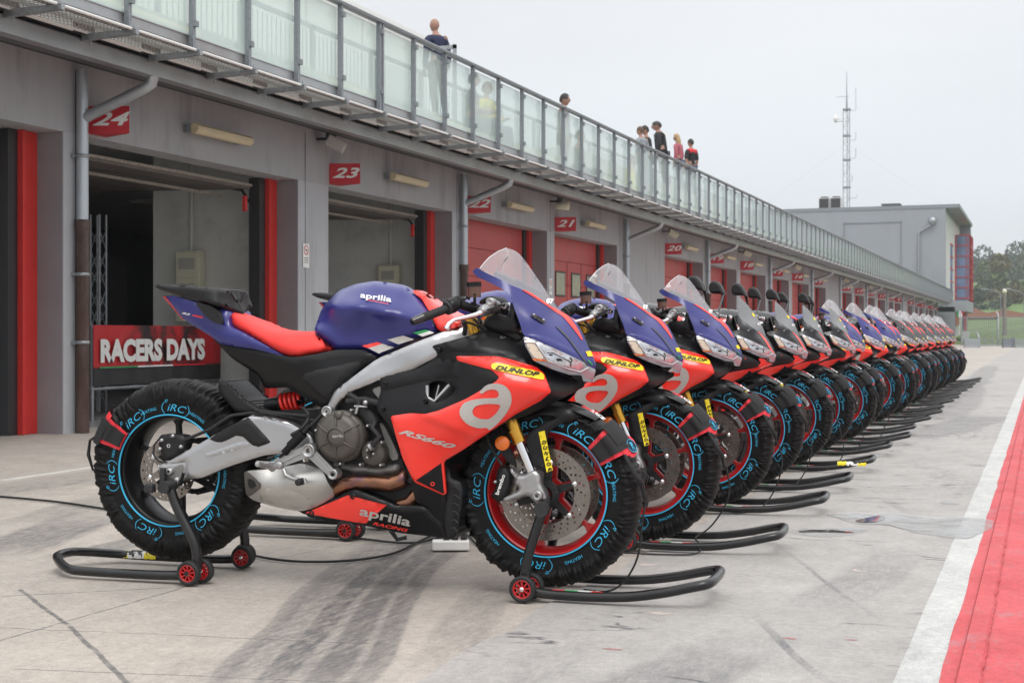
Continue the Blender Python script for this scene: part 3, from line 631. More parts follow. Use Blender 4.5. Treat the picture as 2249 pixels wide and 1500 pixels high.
for k in range(2):
    mb = MB(); x = ac.x + k * 1.0
    mb.box(x, x + .92, YB + 3, YB + 4.0, H + .35, H + 1.45, bev=.03); o = tp(mb, 'roof_cooler', M_towerl)
    mb = MB(); mb.box(x + .06, x + .86, YB + 2.97, YB + 2.995, H + .42, H + 1.38); mb.lathe([(.36, 0), (.36, .12), (.25, .12)], (x + .46, YB + 3.5, H + 1.45), 'z', 16); g = mb.obj('fan_grille', M_blackp, o)
# side windows in red frames and projecting glazed bay
mb = MB(); mb.box(XR + .012, XR + .06, YB + 6, YB + 8.5, 3.2, 8.6); tp(mb, 'side_window', M_blueglass)
mb = MB()
for k in range(6): mb.box(XR + .013, XR + .12, YB + 5.9, YB + 8.6, 3.1 + k * 1.08, 3.25 + k * 1.08)
tp(mb, 'window_frame', M_redframe)
bay = empty('glazed_bay', (XR, 135, 3), 0, 'red framed glass bay projecting from the far control block', 'stair tower')
p0 = onY(2094, 517, 135); p1 = onY(2130, 678, 135); 
def byp(mb, nm, mt): o = mb.obj(nm, mt, bay); o.location = (-XR, -135, -3); return o
mb = MB(); mb.box(p0.x + .26, p1.x, 135, 140, p1.z, p0.z); byp(mb, 'glass', M_blueglass)
mb = MB(); mb.box(p0.x - .05, p0.x + .255, 134.8, 140.2, p1.z - 1.5, p0.z); 
nb = 7
for k in range(nb + 1):
    z = p1.z + (p0.z - p1.z) * k / nb; mb.box(p0.x + .256, p1.x + .06, 134.93, 140.1, z - .045, z + .045)
for x in (p0.x + (p1.x - p0.x) * .80, p1.x - .03): mb.box(x - .03, x + .03, 134.9, 140.05, p1.z, p0.z)
for y in (136.6, 138.3, 140): mb.box(p1.x - .04, p1.x + .08, y - .06, y + .06, p1.z, p0.z)
byp(mb, 'frame', M_redframe)
# lower end piece of the garages: columns, flag panel
eb = empty('end_annex', (-8, 120.5, 0), 0, 'low grey annex with a red column beyond the last garage', 'building')
mb = MB(); mb.box(0, 1.3, .1, 1.3, 0, 3.0); mb.box(0, 2.3, .1, 10, 2.6, 3.5); mb.box(1.5, 1.9, 5, 8, 0, 2.6); mb.obj('wall', M_tower, eb)
mb = MB(); mb.box(1.95, 2.15, 1.0, 1.5, 1.0, 2.6); mb.obj('column', M_redframe, eb); mb = MB(); mb.box(1.85, 2.35, .8, 1.6, 0, 1.0); mb.obj('plinth', M_towerl, eb)
fg = empty('flag_panel', onY(2108, 690, 118), 0, 'green white and red tricolour panel at the end of the garages', 'flag')
for k, cc in enumerate([(.02, .25, .10), (.75, .75, .75), (.5, .04, .05)]):
    mb = MB(); mb.box(-.27 + k * .18, -.09 + k * .18, 0, .03, -.25, .25); mb.obj('colour_band', mat('flag_' + ['green', 'white', 'red'][k], cc, .6), fg)
# lattice mast with antennas
ms = empty('radio_mast', (onY(1859, 460, YB + 6).x, YB + 6, H + .3), 0, 'slim guyed lattice radio mast with aerials on the grey block', 'mast')
top = onY(1857, 165, YB + 6).z - H; mid = onY(1857, 245, YB + 6).z - H
mb = MB()
for (x, y) in ((-.28, 0), (.28, 0), (0, .45)): mb.tube([(x, y, 0), (x, y, mid)], .035, 6)
z = 0; k = 0
while z < mid - .5:
    mb.tube([(-.28, 0, z if k % 2 else z + .7), (.28, 0, z + .7 if k % 2 else z)], .016, 5); mb.tube([(0, .45, z), (.28, 0, z + .7)], .016, 5); mb.tube([(-.28, 0, z), (.28, 0, z)], .016, 5); z += .7; k += 1
mb.tube([(0, .2, mid - .3), (0, .2, mid + 1.2), (0, .2, top)], [.12, .05, .025], 6); mb.obj('lattice', M_galv, ms)
mb = MB()
for f in (.0, .24, .5, .73, .98): mb.box(-.33, .33, -.05, .5, mid * f - .05 + .05, mid * f + .12)
mb.obj('joint_plate', M_galvd, ms)
for (f, sd, ln) in ((.97, 1, 3.4), (.69, 1, 1.2), (.52, 1, 1.5), (.30, .6, .9), (.14, 1.1, .4)):
    mb = MB(); mb.tube([(.3, 0, mid * f), (sd * .75, 0, mid * f), (sd * .82, 0, mid * f + .15), (sd * .82, 0, mid * f + ln * .6)], .02, 6); mb.obj('aerial', M_galvd, ms)
mb = MB(); mb.lathe([(0, -.3), (.3, -.2), (.34, 0), (0, .05)], (-.85, 0, mid * .9), 'x', 12); mb.tube([(-.9, 0, mid * .9), (-.3, 0, mid * .9)], .05, 6); mb.obj('dish', M_white, ms)
mb = MB()
for z in (mid + 2.2, mid + 4.4): mb.tube([(-.9, .2, top - (z - mid)), (.2, .2, top - (z - mid))], .02, 5)
mb.obj('aerial', M_galvd, ms)
mb = MB()
for sx in (-1, 1): mb.tube([(0, .2, mid * .66), (sx * 8.5, .2, .2)], .005, 4)
mb.obj('guy_wire', M_galv, ms)
# far gate, barrier panels, lamp posts
def fence(name, px0, px1, t, h, label, z0=0, col=None, rail=True, step=.14):
    a = ground(px0, HZ + CAMH * FPX / t); c = ground(px1, HZ + CAMH * FPX / t); d = (c - a); l = d.length; rz = math.atan2(d.y, d.x)
    e_ = empty(name, (a.x, a.y, z0), rz, label, 'fence'); mb = MB()
    for x in np.arange(0, l, step): mb.box(x, x + .03, -.015, .015, .05, h - .05)
    mb.box(0, l, -.02, .02, h - .08, h - .03); mb.box(0, l, -.02, .02, h * .5, h * .5 + .04); mb.box(0, l, -.02, .02, .05, .1); mb.obj('mesh_panel', col or M_galvd, e_)
    for x in np.arange(0, l + .1, 2.5): mb = MB(); mb.tube([(x, .03, 0), (x, .03, h + .1), (x + .0, .4, h + .35)], .05, 6); mb.obj('post', M_galv, e_)
    return e_
fence('fence', 2112, 2420, 96, 2.0, 'grey mesh fence with cranked posts closing the pit lane')
fence('fence', 2150, 2205, 88, .55, 'low barred barrier in front of the far mesh fence', step=.4)
for (x0, x1, lb, cc) in ((2118, 2153, 'pale grey ribbed barrier board left of the far gate', (.30, .33, .36)), (2202, 2226, 'dark slate barrier board at the far gate', (.16, .18, .22)), (2228, 2300, 'grey green barrier boards at the right end of the far fence', (.24, .28, .27))):
    a = ground(x0, HZ + CAMH * FPX / 84); c = ground(x1, HZ + CAMH * FPX / 84); e_ = empty('barrier', a, math.atan2((c - a).y, (c - a).x), lb, 'barrier'); mb = MB(); l = (c - a).length
    for k in range(5): mb.box(0, l, 0, .06, .02 + k * .105, .11 + k * .105)
    mb.box(0, .1, .07, .14, 0, .6); mb.box(l - .1, l, .07, .14, 0, .6); mb.obj('board', mat('barrier_paint_%d' % x0, cc, .5), e_)
for (px, pt, h, lb) in ((2198, 150, 0, 'far lamp post with a single pale arm left of the wooden pole'), (2249, 140, 0, 'far lamp post at the right edge of the picture')):
    a = onY(px, 640, pt); e_ = empty('lamp_post', (a.x, pt, 0), 0, lb, 'lamp post'); mb = MB(); zt_ = a.z
    mb.tube([(0, 0, 0), (0, 0, zt_ - .3), (-.5, 0, zt_), (-1.3, 0, zt_ + .2)], .045, 6); mb.obj('pole', M_galvd, e_); mb = MB(); mb.box(-1.9, -1.2, -.15, .15, zt_ + .15, zt_ + .28, bev=.03); mb.obj('lamp_head', M_galv, e_)
a = onY(2206, 640, 130); e_ = empty('wooden_pole', (a.x, 130, 0), 0, 'weathered wooden pole behind the far fence', 'pole'); mb = MB(); mb.tube([(0, 0, 0), (0, 0, a.z)], [.2, .13], 8); mb.obj('shaft', mat('weathered_wood', (.22, .19, .17), .9), e_)
mb = MB(); mb.sphere((0, 0, a.z), .2); mb.obj('cap', M_boxcream, e_)
# terrain
def hillh(x, y):
    d = max(0, (y - 170)); s = 1 / (1 + math.exp(-(x - 5 + 0) / 40))
    return min(32, d * .12) * (.45 + .55 * s) + 2.0 * noise.noise((x * .02, y * .02, 0)) * min(1, d / 60)
b = MB(); xs = np.linspace(-500, 900, 60); ys = np.linspace(160, 1100, 60)
for y in ys:
    for x in xs: b.v.append((x, y, hillh(x, y) - .01))
for i in range(59):
    for k in range(59): b.f.append((i * 60 + k, i * 60 + k + 1, (i + 1) * 60 + k + 1, (i + 1) * 60 + k)); b.m.append(0); b.sm.append(True)
b.obj('hills', M_hill, kind='structure')
leafm = {}
for nm, cc in (('olive', (.07, .105, .03)), ('green', (.05, .10, .03)), ('dark', (.035, .065, .035)), ('autumn', (.11, .10, .04)), ('bluegreen', (.05, .08, .055))):
    leafm[nm] = mat('foliage_' + nm, cc, .8, var=.45, scale=.5, coords='Object')
M_bark = mat('bark', (.06, .045, .035), .9)
def crown_mesh(seed, n=4500, rx=4.5, rz=4, leaf=.24):
    rn = random.Random(seed); mb = MB(); cl = [(Vector((rn.gauss(0, .42) * rx, rn.gauss(0, .42) * rx, rn.gauss(0, .36) * rz)), rn.uniform(.22, .42) * rx) for _ in range(16)]
    for k in range(n):
        c, r = rn.choice(cl); d = Vector((rn.gauss(0, 1), rn.gauss(0, 1), rn.gauss(0, 1))).normalized() * r * rn.uniform(.7, 1.05)
        p = c + d; a = Vector((rn.gauss(0, 1), rn.gauss(0, 1), rn.gauss(0, 1))).normalized(); q = a.orthogonal().normalized(); w_ = a.cross(q); s = leaf * rn.uniform(.6, 1.4)
        mb.add([p + q * s, p + w_ * s * .7, p - q * s, p - w_ * s * .7], [(0, 1, 2, 3)])
    me = mb.me('crown'); return me
crowns = {}
def trunk_mesh():
    mb = MB(); mb.tube([(0, 0, -1), (.1, 0, 2), (0, .1, 5), (.2, 0, 8)], [.4, .3, .22, .06], 8)
    rn = random.Random(4)
    for k in range(6): a = rn.uniform(0, 6.3); mb.tube([(0, 0, 3 + k * .6), (math.cos(a) * 1.6, math.sin(a) * 1.6, 5 + k * .6)], [.15, .04], 6)
    return mb.me('trunk')
TR = trunk_mesh()
desc = {'olive': 'rounded olive green tree', 'green': 'broad mid green tree', 'dark': 'dense dark green tree', 'autumn': 'tree turning yellow brown', 'bluegreen': 'hazy blue green tree'}
def tree(x, y, s, kind, where, seed):
    key = (kind, seed % 2)
    if key not in crowns: me = crown_mesh(hash(kind) % 7 + seed if False else seed % 5 + len(kind)); me.materials.append(leafm[kind]); crowns[key] = me
    e_ = empty('tree', (x, y, hillh(x, y) if y > 160 else 0), seed * 1.3, '%s %s' % (desc[kind], where), 'tree', 'trees on the far hillside'); e_.scale = (s, s, s)
    o = obj('trunk', TR, e_); 
    if not TR.materials: TR.materials.append(M_bark)
    o = obj('crown', crowns[key], e_); o.location = (0, 0, 7.5)
    return e_
rnd = random.Random(11); cnt = 0
ordn = ['first', 'second', 'third', 'fourth', 'fifth', 'sixth', 'seventh', 'eighth', 'ninth', 'tenth', 'eleventh', 'twelfth', 'thirteenth', 'fourteenth', 'fifteenth', 'sixteenth', 'seventeenth', 'eighteenth', 'nineteenth', 'twentieth']
def ptree(px, ytop, Y, s, kind, where):
    global cnt
    p = onY(px, ytop, Y); hh = 11.2 * s
    t_ = tree(p.x, Y, s, kind, where, cnt); t_.location.z = p.z - hh; cnt += 1
for k, (px, yt, Y, s, kd) in enumerate([(2150, 562, 380, 1.7, 'bluegreen'), (2175, 566, 390, 1.6, 'dark'), (2198, 560, 385, 1.9, 'bluegreen'), (2222, 563, 380, 1.7, 'dark'), (2243, 552, 370, 1.9, 'autumn'), (2268, 556, 380, 1.8, 'green'), (2300, 550, 380, 1.9, 'olive')]):
    ptree(px, yt, Y, s, kd, 'on the skyline ridge, %s from the left' % ordn[k])
for k, (px, yt, Y, s, kd) in enumerate([(2145, 592, 330, 1.4, 'dark'), (2165, 590, 330, 1.5, 'bluegreen'), (2188, 596, 335, 1.4, 'green'), (2212, 594, 325, 1.5, 'bluegreen'), (2236, 590, 330, 1.5, 'dark'), (2262, 592, 330, 1.5, 'olive')]):
    ptree(px, yt, Y, s, kd, 'in the dense row below the ridge, %s from the left' % ordn[k])
for k, (px, yt, Y, s, kd) in enumerate([(2148, 640, 250, 1.0, 'dark'), (2170, 630, 255, 1.15, 'green'), (2192, 606, 262, 1.5, 'olive'), (2215, 614, 262, 1.35, 'olive'), (2236, 610, 250, 1.4, 'autumn'), (2260, 606, 255, 1.4, 'olive'), (2180, 655, 240, .9, 'bluegreen'), (2158, 668, 235, .8, 'dark')]):
    ptree(px, yt, Y, s, kd, 'above the grass slope, %s from the left of the front trees' % ordn[k])
# small houses
M_roof = mat('terracotta_roof', (.30, .13, .09), .8, var=.15, scale=3)
for (px, py, Y, w_, lb) in ((2206, 680, 215, 7, 'low house with a wide terracotta roof on the grass slope'), (2139, 676, 205, 3.2, 'pale yellow house half hidden behind the glazed bay')):
    p = onY(px, py, Y); e_ = empty('house', (p.x, Y, 0), 0, lb, 'house'); z = p.z
    mb = MB(); mb.box(-w_ * .8, w_ * .8, 0, 6, z - 6, z - 1.4); mb.obj('wall', mat('house_wall_%d' % px, (.48, .44, .33), .8), e_)
    mb = MB(); mb.prism([(-w_, z - 1.4), (0, z), (w_, z - 1.4)], -.5, 6.5); mb.obj('roof', M_roof, e_)
    mb = MB(); [mb.box(q, q + .8, -.03, -.004, z - 4.0, z - 2.6) for q in (-w_ * .5, w_ * .2)]; mb.obj('window', M_blackp, e_)
# slope of grass behind the fence
b = MB(); a = [onY(2100, 722, 150), onY(2249, 706, 150), onY(2500, 690, 150)]
b = MB(); n = 30
for k in range(n + 1):
    px = 2085 + k * 25; x = onY(px, 0, 190).x; zt_ = max(.3, onY(px, 722 - max(0, (px - 2120)) * .17, 190).z)
    b.v += [(onY(px, 0, 110).x, 110, 0.0), (onY(px, 0, 135).x, 135, zt_ * .35), (x, 190, zt_)]
for k in range(n):
    for q in (0, 1): b.f.append((3 * k + q, 3 * k + 3 + q, 3 * k + 4 + q, 3 * k + 1 + q)); b.m.append(0); b.sm.append(True)
b.obj('grass_slope', M_hill, kind='structure')
# ---------------------------------------------------------------- motorcycles
BO = Vector((-2.954, 4.412, 0)); BA = R(4.81)          # rear contact point and heading of the first motorcycle
cb, sb_ = math.cos(BA), math.sin(BA)
def bp(px, py, lat, off=0.0):
    """a place on the motorcycle seen at a pixel of the photograph, lat metres out to its right side"""
    d = ray(px, py); ox, oy = BO.x, BO.y + off
    t = (-lat + ox * -sb_ + oy * cb) / (d.x * -sb_ + d.y * cb)
    X, Y = d.x * t - ox, d.y * t - oy
    return Vector((X * cb + Y * sb_, -X * sb_ + Y * cb, CAMH + d.z * t))
def cA(p): return (100 + p[0] / 1.974, 580 + p[1] / 1.974)
def cB(p): return (640 + p[0] / 2.344, 560 + p[1] / 2.344)
def cC(p): return (940 + p[0] / 2.885, 820 + p[1] / 2.885)
def cD(p): return (850 + p[0] / 4.4125, 560 + p[1] / 4.4125)
def cE(p): return (1500 + p[0] / 5, 580 + p[1] / 5)
def cF(p): return (1100 + p[0] / 5.771, 640 + p[1] / 5.771)
def cG(p): return (560 + p[0] / 3.75, 820 + p[1] / 3.75)
def cW(p): return (200 + p[0] / 3.5714, 820 + p[1] / 3.5714)
def cN(p): return (1000 + p[0] / 3.488, 890 + p[1] / 3.488)
def cv(f, pts): return [f(p) for p in pts]
class TPS:
    """smooth half-width of the bodywork through a few measured places"""
    def __init__(s, pts, lam=0.0):
        P = np.array([[p[0], p[1]] for p in pts], float) / 100; v = np.array([p[2] for p in pts], float); n = len(P)
        K = s.U(np.linalg.norm(P[:, None] - P[None], axis=2)) + np.eye(n) * lam; A = np.zeros((n + 3, n + 3)); A[:n, :n] = K; A[:n, n] = 1; A[:n, n + 1:] = P; A[n, :n] = 1; A[n + 1:, :n] = P.T
        s.P = P; s.w = np.linalg.solve(A, np.concatenate([v, [0, 0, 0]]))
    @staticmethod
    def U(r): return np.where(r > 1e-9, r * r * np.log(np.maximum(r, 1e-9)), 0)
    def __call__(s, x, y):
        q = np.array([x, y]) / 100; r = np.linalg.norm(s.P - q, axis=1); n = len(s.P)
        return float(s.U(r) @ s.w[:n] + s.w[n] + q @ s.w[n + 1:])
def fld(f, pts, lam=0.0): return TPS([(*f((a, b)), c) for a, b, c in pts], lam)
def chaikin(p, k, r=.2, closed=True):
    for _ in range(k):
        q = []
        for i in range(len(p)):
            a, b = p[i], p[(i + 1) % len(p)]
            q += [(a[0] * (1 - r) + b[0] * r, a[1] * (1 - r) + b[1] * r), (a[0] * r + b[0] * (1 - r), a[1] * r + b[1] * (1 - r))]
        p = q
    return p
def inpoly(P, q):
    x, y = q; c = False; j = len(P) - 1
    for i in range(len(P)):
        if (P[i][1] > y) != (P[j][1] > y) and x < (P[j][0] - P[i][0]) * (y - P[i][1]) / (P[j][1] - P[i][1] + 1e-12) + P[i][0]: c = not c
        j = i
    return c
def triang(loops, step, interior=True):
    """constrained triangulation of loops (first outer, others holes) -> pts, tris, boundary loops"""
    V = []; E = []; Ls = []
    for lp in loops:
        dl = []
        for i in range(len(lp)):
            a, b = lp[i], lp[(i + 1) % len(lp)]; l = math.hypot(b[0] - a[0], b[1] - a[1]); n = max(1, int(l / step + .5))
            for k in range(n): dl.append((a[0] + (b[0] - a[0]) * k / n, a[1] + (b[1] - a[1]) * k / n))
        s = len(V); V += dl; E += [(s + i, s + (i + 1) % len(dl)) for i in range(len(dl))]; Ls.append(dl)
    A = np.array(V); 
    segs = np.array([[V[a], V[b]] for a, b in E])
    def dist(q):
        a = segs[:, 0]; d = segs[:, 1] - a; t = np.clip(((q - a) * d).sum(1) / np.maximum((d * d).sum(1), 1e-12), 0, 1); return float(np.min(np.hypot(*(a + d * t[:, None] - q).T)))
    def inside(q): return inpoly(Ls[0], q) and not any(inpoly(h, q) for h in Ls[1:])
    if interior:
        x0, y0 = A.min(0); x1, y1 = A.max(0); j = 0; y = y0 + step * .5
        while y < y1:
            x = x0 + step * (.25 if j % 2 else .75)
            while x < x1:
                if inside((x, y)) and dist(np.array((x, y))) > step * .45: V.append((x, y))
                x += step
            y += step * .87; j += 1
    vo, eo, fo, ov, oe, of = geometry.delaunay_2d_cdt([Vector(v) for v in V], E, [], 0, 1e-4, False)
    tr = []
    for f in fo:
        c = (sum(vo[i].x for i in f) / 3, sum(vo[i].y for i in f) / 3)
        if inside(c): tr.append(tuple(f))
    return [(v.x, v.y) for v in vo], tr, dist
def panel(name, poly, lat, m, parent, off=0.0, skirt=.012, rnd=(0, 0), ch=1, step=9, mirror=True, close=False, holes=(), boff=0.0, smooth=True, side=None, cr=.2, label=None):
    pts, tr, dist = triang([chaikin(poly, ch, cr)] + [chaikin(h, 1) for h in holes], step)
    L = lat if callable(lat) else (lambda x, y: lat)
    edge = {}
    for a, b, c in tr:
        for e_ in ((a, b), (b, c), (c, a)): k = tuple(sorted(e_)); edge[k] = edge.get(k, 0) + 1
    bnd = {v for k, n in edge.items() if n == 1 for v in k}
    P3 = []; Ls = []
    for i, (x, y) in enumerate(pts):
        l = L(x, y) + off
        if rnd[0]:
            d = 0 if i in bnd else dist(np.array((x, y)))
            if d < rnd[0]: u = 1 - d / rnd[0]; l -= rnd[1] * (1 - math.sqrt(max(0, 1 - u * u)))
        l = max(l, 0.0); Ls.append(l); P3.append(bp(x, y, l, boff))
    # orientation: outward is -y
    mb = MB()
    a, b, c = (P3[i] for i in tr[0]); 
    fs = []
    for t in tr:
        a, b, c = (P3[i] for i in t); n = (b - a).cross(c - a); fs.append(t if n.y < 0 else t[::-1])
    be = set()
    for t in fs:
        for e_ in ((t[0], t[1]), (t[1], t[2]), (t[2], t[0])):
            if edge[tuple(sorted(e_))] == 1: be.add(e_)
    sk = []; idx = {}; V2 = list(P3)
    for a, b in be:
        for q in (a, b):
            if q not in idx:
                idx[q] = len(V2); V2.append(P3[q].copy()); p = P3[q].copy(); p.y = 0 if close else min(0, p.y + skirt); V2.append(p)
        if Ls[a] > 1e-4 or Ls[b] > 1e-4: sk.append((idx[b], idx[a], idx[a] + 1, idx[b] + 1))
    sides = [1, -1] if mirror else [1]
    for s in sides:
        if s == -1 and not close and name in SPLIT:
            mb.obj(name, m, parent, label=label); mb = MB()
        vs = [Vector((p.x, p.y * s, p.z)) for p in V2]
        k = len(mb.v)
        mb.add(vs, [f if s == 1 else f[::-1] for f in fs], 0, smooth)
        for f in sk: mb.f.append(tuple(i + k for i in (f if s == 1 else f[::-1]))); mb.m.append(0); mb.sm.append(close)
    return mb.obj(name, m, parent, label=label)
SPLIT = ('belt_crease', 'green_tip', 'chafe_guard', 'end_plate', 'red_side_panel', 'cover_plate', 'knee_panel', 'fork_lower', 'front_caliper', 'grab_bracket', 'reflector_bracket', 'frame', 'swing_arm', 'indicator', 'reflector', 'amber_edge', 'lamp_unit', 'mirror_blank', 'knee_pad', 'red_flank', 'nose_red', 'side_vane', 'cheek', 'crease_strip', 'intake_duct', 'inner_cover', 'lower_case', 'cylinder')
def lr(mb, name, m, par):
    o = None
    for s in (1, -1):
        k = MB(); mp_ = {}
        for f, mi, sm in zip(mb.f, mb.m, mb.sm):
            if sum(mb.v[i][1] for i in f) * s > 0:
                for i in f:
                    if i not in mp_: mp_[i] = len(k.v); k.v.append(mb.v[i])
                k.f.append(tuple(mp_[i] for i in f)); k.m.append(mi); k.sm.append(sm)
        o = k.obj(name, m, par)
    return o
def ptube(f, pts, r, n=8, mb=None, boff=0, mirror=False, cap=True):
    mb = mb or MB(); P = [bp(*f((p[0], p[1])), p[2], boff) for p in pts]
    mb.tube(P, r, n, cap=cap)
    if mirror: mb.tube([Vector((p.x, -p.y, p.z)) for p in P], r, n, cap=cap)
    return mb
def pdisc(f, p, lat, prof, mb=None, n=24, boff=0, mirror=False):
    """prof (r, depth): a turned piece on the side; depth counts inward from lat"""
    mb = mb or MB(); c = bp(*f(p), lat, boff); mb.lathe([(r, t) for r, t in prof], c, 'y', n)
    if mirror: mb.lathe([(r, -t) for r, t in prof][::-1], Vector((c.x, -c.y, c.z)), 'y', n)
    return mb
def ptext(txt, p0, p1, hgt, lat, m, parent, off=.004, bold=.02, shear=.0, boff=0.0, name='lettering', space=1.0, ratio=None):
    """lettering laid along p0-p1 (pixels), hgt = capital height in pixels"""
    vs, fs = text_mesh(txt, 1, bold, shear, 0, space, align='LEFT')
    xs = [v[0] for v in vs]; ys = [v[1] for v in vs]; x0, x1 = min(xs), max(xs); y0, y1 = min(ys), max(ys)
    d = Vector((p1[0] - p0[0], p1[1] - p0[1])); u = d.normalized(); w = Vector((u.y, -u.x))       # up on the page
    L = lat if callable(lat) else (lambda x, y: lat); mb = MB(); P = []
    for v in vs:
        q = Vector(p0) + d * ((v[0] - x0) / (x1 - x0)) + w * ((v[1] - y0) / (y1 - y0) * hgt)
        P.append(bp(q.x, q.y, L(q.x, q.y) + off, boff))
    fs = [f if (P[f[1]] - P[f[0]]).cross(P[f[2]] - P[f[0]]).y < 0 else f[::-1] for f in fs]
    mb.add(P, fs); return mb.obj(name, m, parent)
# paint
def satin(name, c, r=.34, coat=.25, **k): return mat(name, c, r, var=.03, scale=30, coat=coat, rvar=.05, **k)
M_blue = mat('satin_violet_blue', (.021, .024, .175), .28, var=.012, scale=3, coat=.25, rvar=.02)
M_redp = satin('racing_red', (.90, .030, .016), .25, .6)
M_blk = satin('satin_black', (.005, .005, .006), .36, .0, spec=.3)
M_blk2 = satin('gloss_dark', (.012, .012, .014), .22, .4)
M_gry = satin('graphite', (.05, .052, .056), .40, .1)
M_textp = mat('grained_plastic', (.011, .011, .012), .5, spec=.35, var=.15, scale=120, bump=.15, bscale=400)
M_seat = mat('seat_cover_red', (.78, .035, .028), .55, var=.05, scale=60, bump=.08, bscale=500)
M_alu = mat('frame_aluminium', (.46, .46, .47), .30, .88, var=.05, scale=5, bump=.03, bscale=300)
M_alu2 = mat('cast_aluminium', (.40, .40, .40), .38, .8, var=.08, scale=30, bump=.08, bscale=200)
M_chrome = mat('polished_steel', (.75, .75, .76), .10, 1, var=.03)
M_gold = mat('gold_anodised', (.62, .34, .05), .24, .85, var=.05, scale=20)
M_engine = mat('engine_magnesium', (.105, .095, .085), .48, .45, var=.08, scale=30, bump=.05, bscale=300)
M_engl = mat('engine_light_case', (.24, .235, .225), .5, .6, var=.12, scale=20)
M_dark = mat('dark_mechanics', (.012, .012, .013), .5, .3, var=.3, scale=30)
M_bronze = mat('heated_steel', (.26, .125, .075), .25, .9, var=.35, scale=14, dirt=(.10, .07, .16), dscale=9)
M_silenc = mat('silencer_sheet', (.50, .49, .47), .38, .8, var=.10, scale=7, rvar=.1)
M_logo = mat('silver_logo', (.50, .48, .45), .4, .2)
M_yel = mat('yellow_sticker', (.85, .68, .012), .4)
M_rubber = mat('rubber', (.014, .014, .015), .65, var=.2, scale=80, bump=.2, bscale=200)
M_screen = glassmat('clear_screen', (.86, .87, .90), .20, tint=(.92, .93, .95), fres=.7)
M_smoke = mat('smoked_screen', (.10, .105, .11), .12, var=.05, coat=.6)
M_lens = mat('headlight_lens', (.30, .31, .34), .12, .35, var=.25, scale=22, coat=1)
M_refl = mat('headlight_reflector', (.62, .63, .66), .15, .8, var=.45, scale=26, coat=1)
M_indic = mat('indicator_lens', (.62, .52, .40), .25, var=.08, scale=20, coat=.8)
M_amber = mat('amber', (.75, .16, .01), .25, var=.1, coat=.6)
M_ambfl = mat('amber_fluid', (.09, .028, .010), .15, coat=.8)
M_steel = mat('brake_disc_steel', (.24, .215, .195), .28, .9, var=.15, scale=20)
M_redw = satin('red_wheel', (.45, .008, .010), .3, .3)
M_spring = satin('red_spring', (.75, .02, .012), .3, .5)
M_tail = satin('tail_lamp_red', (.35, .008, .01), .15, .8)
M_gw = mat('flag_green', (.03, .34, .10), .4)
# half-width fields
def _seg(x, y, a, b):
    dx, dy = b[0] - a[0], b[1] - a[1]; l = math.hypot(dx, dy); t = ((x - a[0]) * dx + (y - a[1]) * dy) / (l * l); return (-(x - a[0]) * dy + (y - a[1]) * dx) / l, t
def _sm(v): v = max(0, min(1, v)); return v * v * (3 - 2 * v)
_c1, _c2 = (cB((610, 812)), cB((950, 948))), (cB((1050, 640)), cB((1340, 706)))
def FS(x, y):
    v = FS0(x, y); d, t = _seg(x, y, *_c1)                 # lower crease: the panel steps out above it
    v += .009 * _sm(.5 - d / 7) * _sm((t + .05) * 5) * _sm((1.1 - t) * 4) - .0045
    d, t = _seg(x, y, *_c2)                                  # upper facet leans in
    if d < 0 and t > -.6: v += d * .0007 * _sm((t + .6) * 1.5)
    return v
FS0 = fld(cB, [(720, 468, .165), (1000, 392, .165), (1190, 425, .178), (1240, 530, .185), (1400, 620, .10), (1515, 655, .0), (1505, 680, .0), (848, 520, .195), (1060, 522, .232), (1260, 575, .198), (1335, 705, .165), (1060, 640, .24),
    (900, 740, .228), (690, 818, .215), (512, 828, .200), (435, 780, .185), (455, 640, .165), (620, 590, .165), (755, 520, .163), (960, 950, .20), (870, 1005, .19), (785, 1070, .18), (795, 1240, .165), (620, 1160, .185), (560, 1000, .20), (850, 900, .222),
    (640, 1270, .165), (800, 1460, .12), (740, 1450, .125), (1100, 800, .215), (1200, 830, .17), (1380, 745, .10), (780, 650, .19), (1150, 330, .16)], .002)
FC = TPS([(*p, l) for p, l in [((1041, 592), .125), ((1067, 600), .14), ((1099, 614), .145), ((1144, 635), .12), ((1183, 655), .085), ((1207, 671), .055), ((1228, 681), 0), ((1252, 695.5), 0), ((1266, 709), 0), ((1280, 733), 0), ((1292, 761), 0), ((1303, 784), 0), ((1309, 804), 0), ((1306, 811), 0),
    ((1296, 805), .028), ((1280, 792), .065), ((1249, 778), .115), ((1211, 761), .150), ((1174, 746), .172), ((1149, 736), .180), ((1141, 709), .175), ((1131, 681), .168), ((1119, 647), .158), ((1099, 632), .155), ((1180, 700), .142), ((1220, 732), .110), ((1262, 752), .062), ((1240, 718), .055), ((1049, 609), .128)]], .001)
FSC = TPS([(*p, l) for p, l in [((1054, 590), .135), ((1076, 565), .10), ((1095, 552), .055), ((1112, 545), 0), ((1127, 549), 0), ((1140, 557), 0), ((1160, 582), 0), ((1185, 618), 0), ((1210, 655), 0), ((1232, 690), 0), ((1099, 614), .145), ((1144, 635), .12), ((1183, 655), .085), ((1207, 671), .055), ((1125, 590), .075), ((1165, 625), .065)]], .001)
FH = fld(cF, [(285, 575, .184), (400, 600, .176), (640, 705, .158), (860, 805, .122), (1040, 890, .070), (1130, 955, .028), (1195, 990, 0), (1200, 1000, 0), (1165, 1140, 0), (1045, 1140, .045), (1020, 1060, .065), (860, 1055, .115), (640, 980, .160), (420, 880, .186), (310, 690, .19)], .001)
def FT(x, y):
    v = FT0(x, y); yc = float(np.interp(x, [690, 705, 769, 861, 952], [668, 670, 671, 690, 704])); d = y - yc
    if d > 0: v -= .00085 * min(d, 16) * _sm((964 - x) / 40) * _sm((x - 690) / 20)
    return v
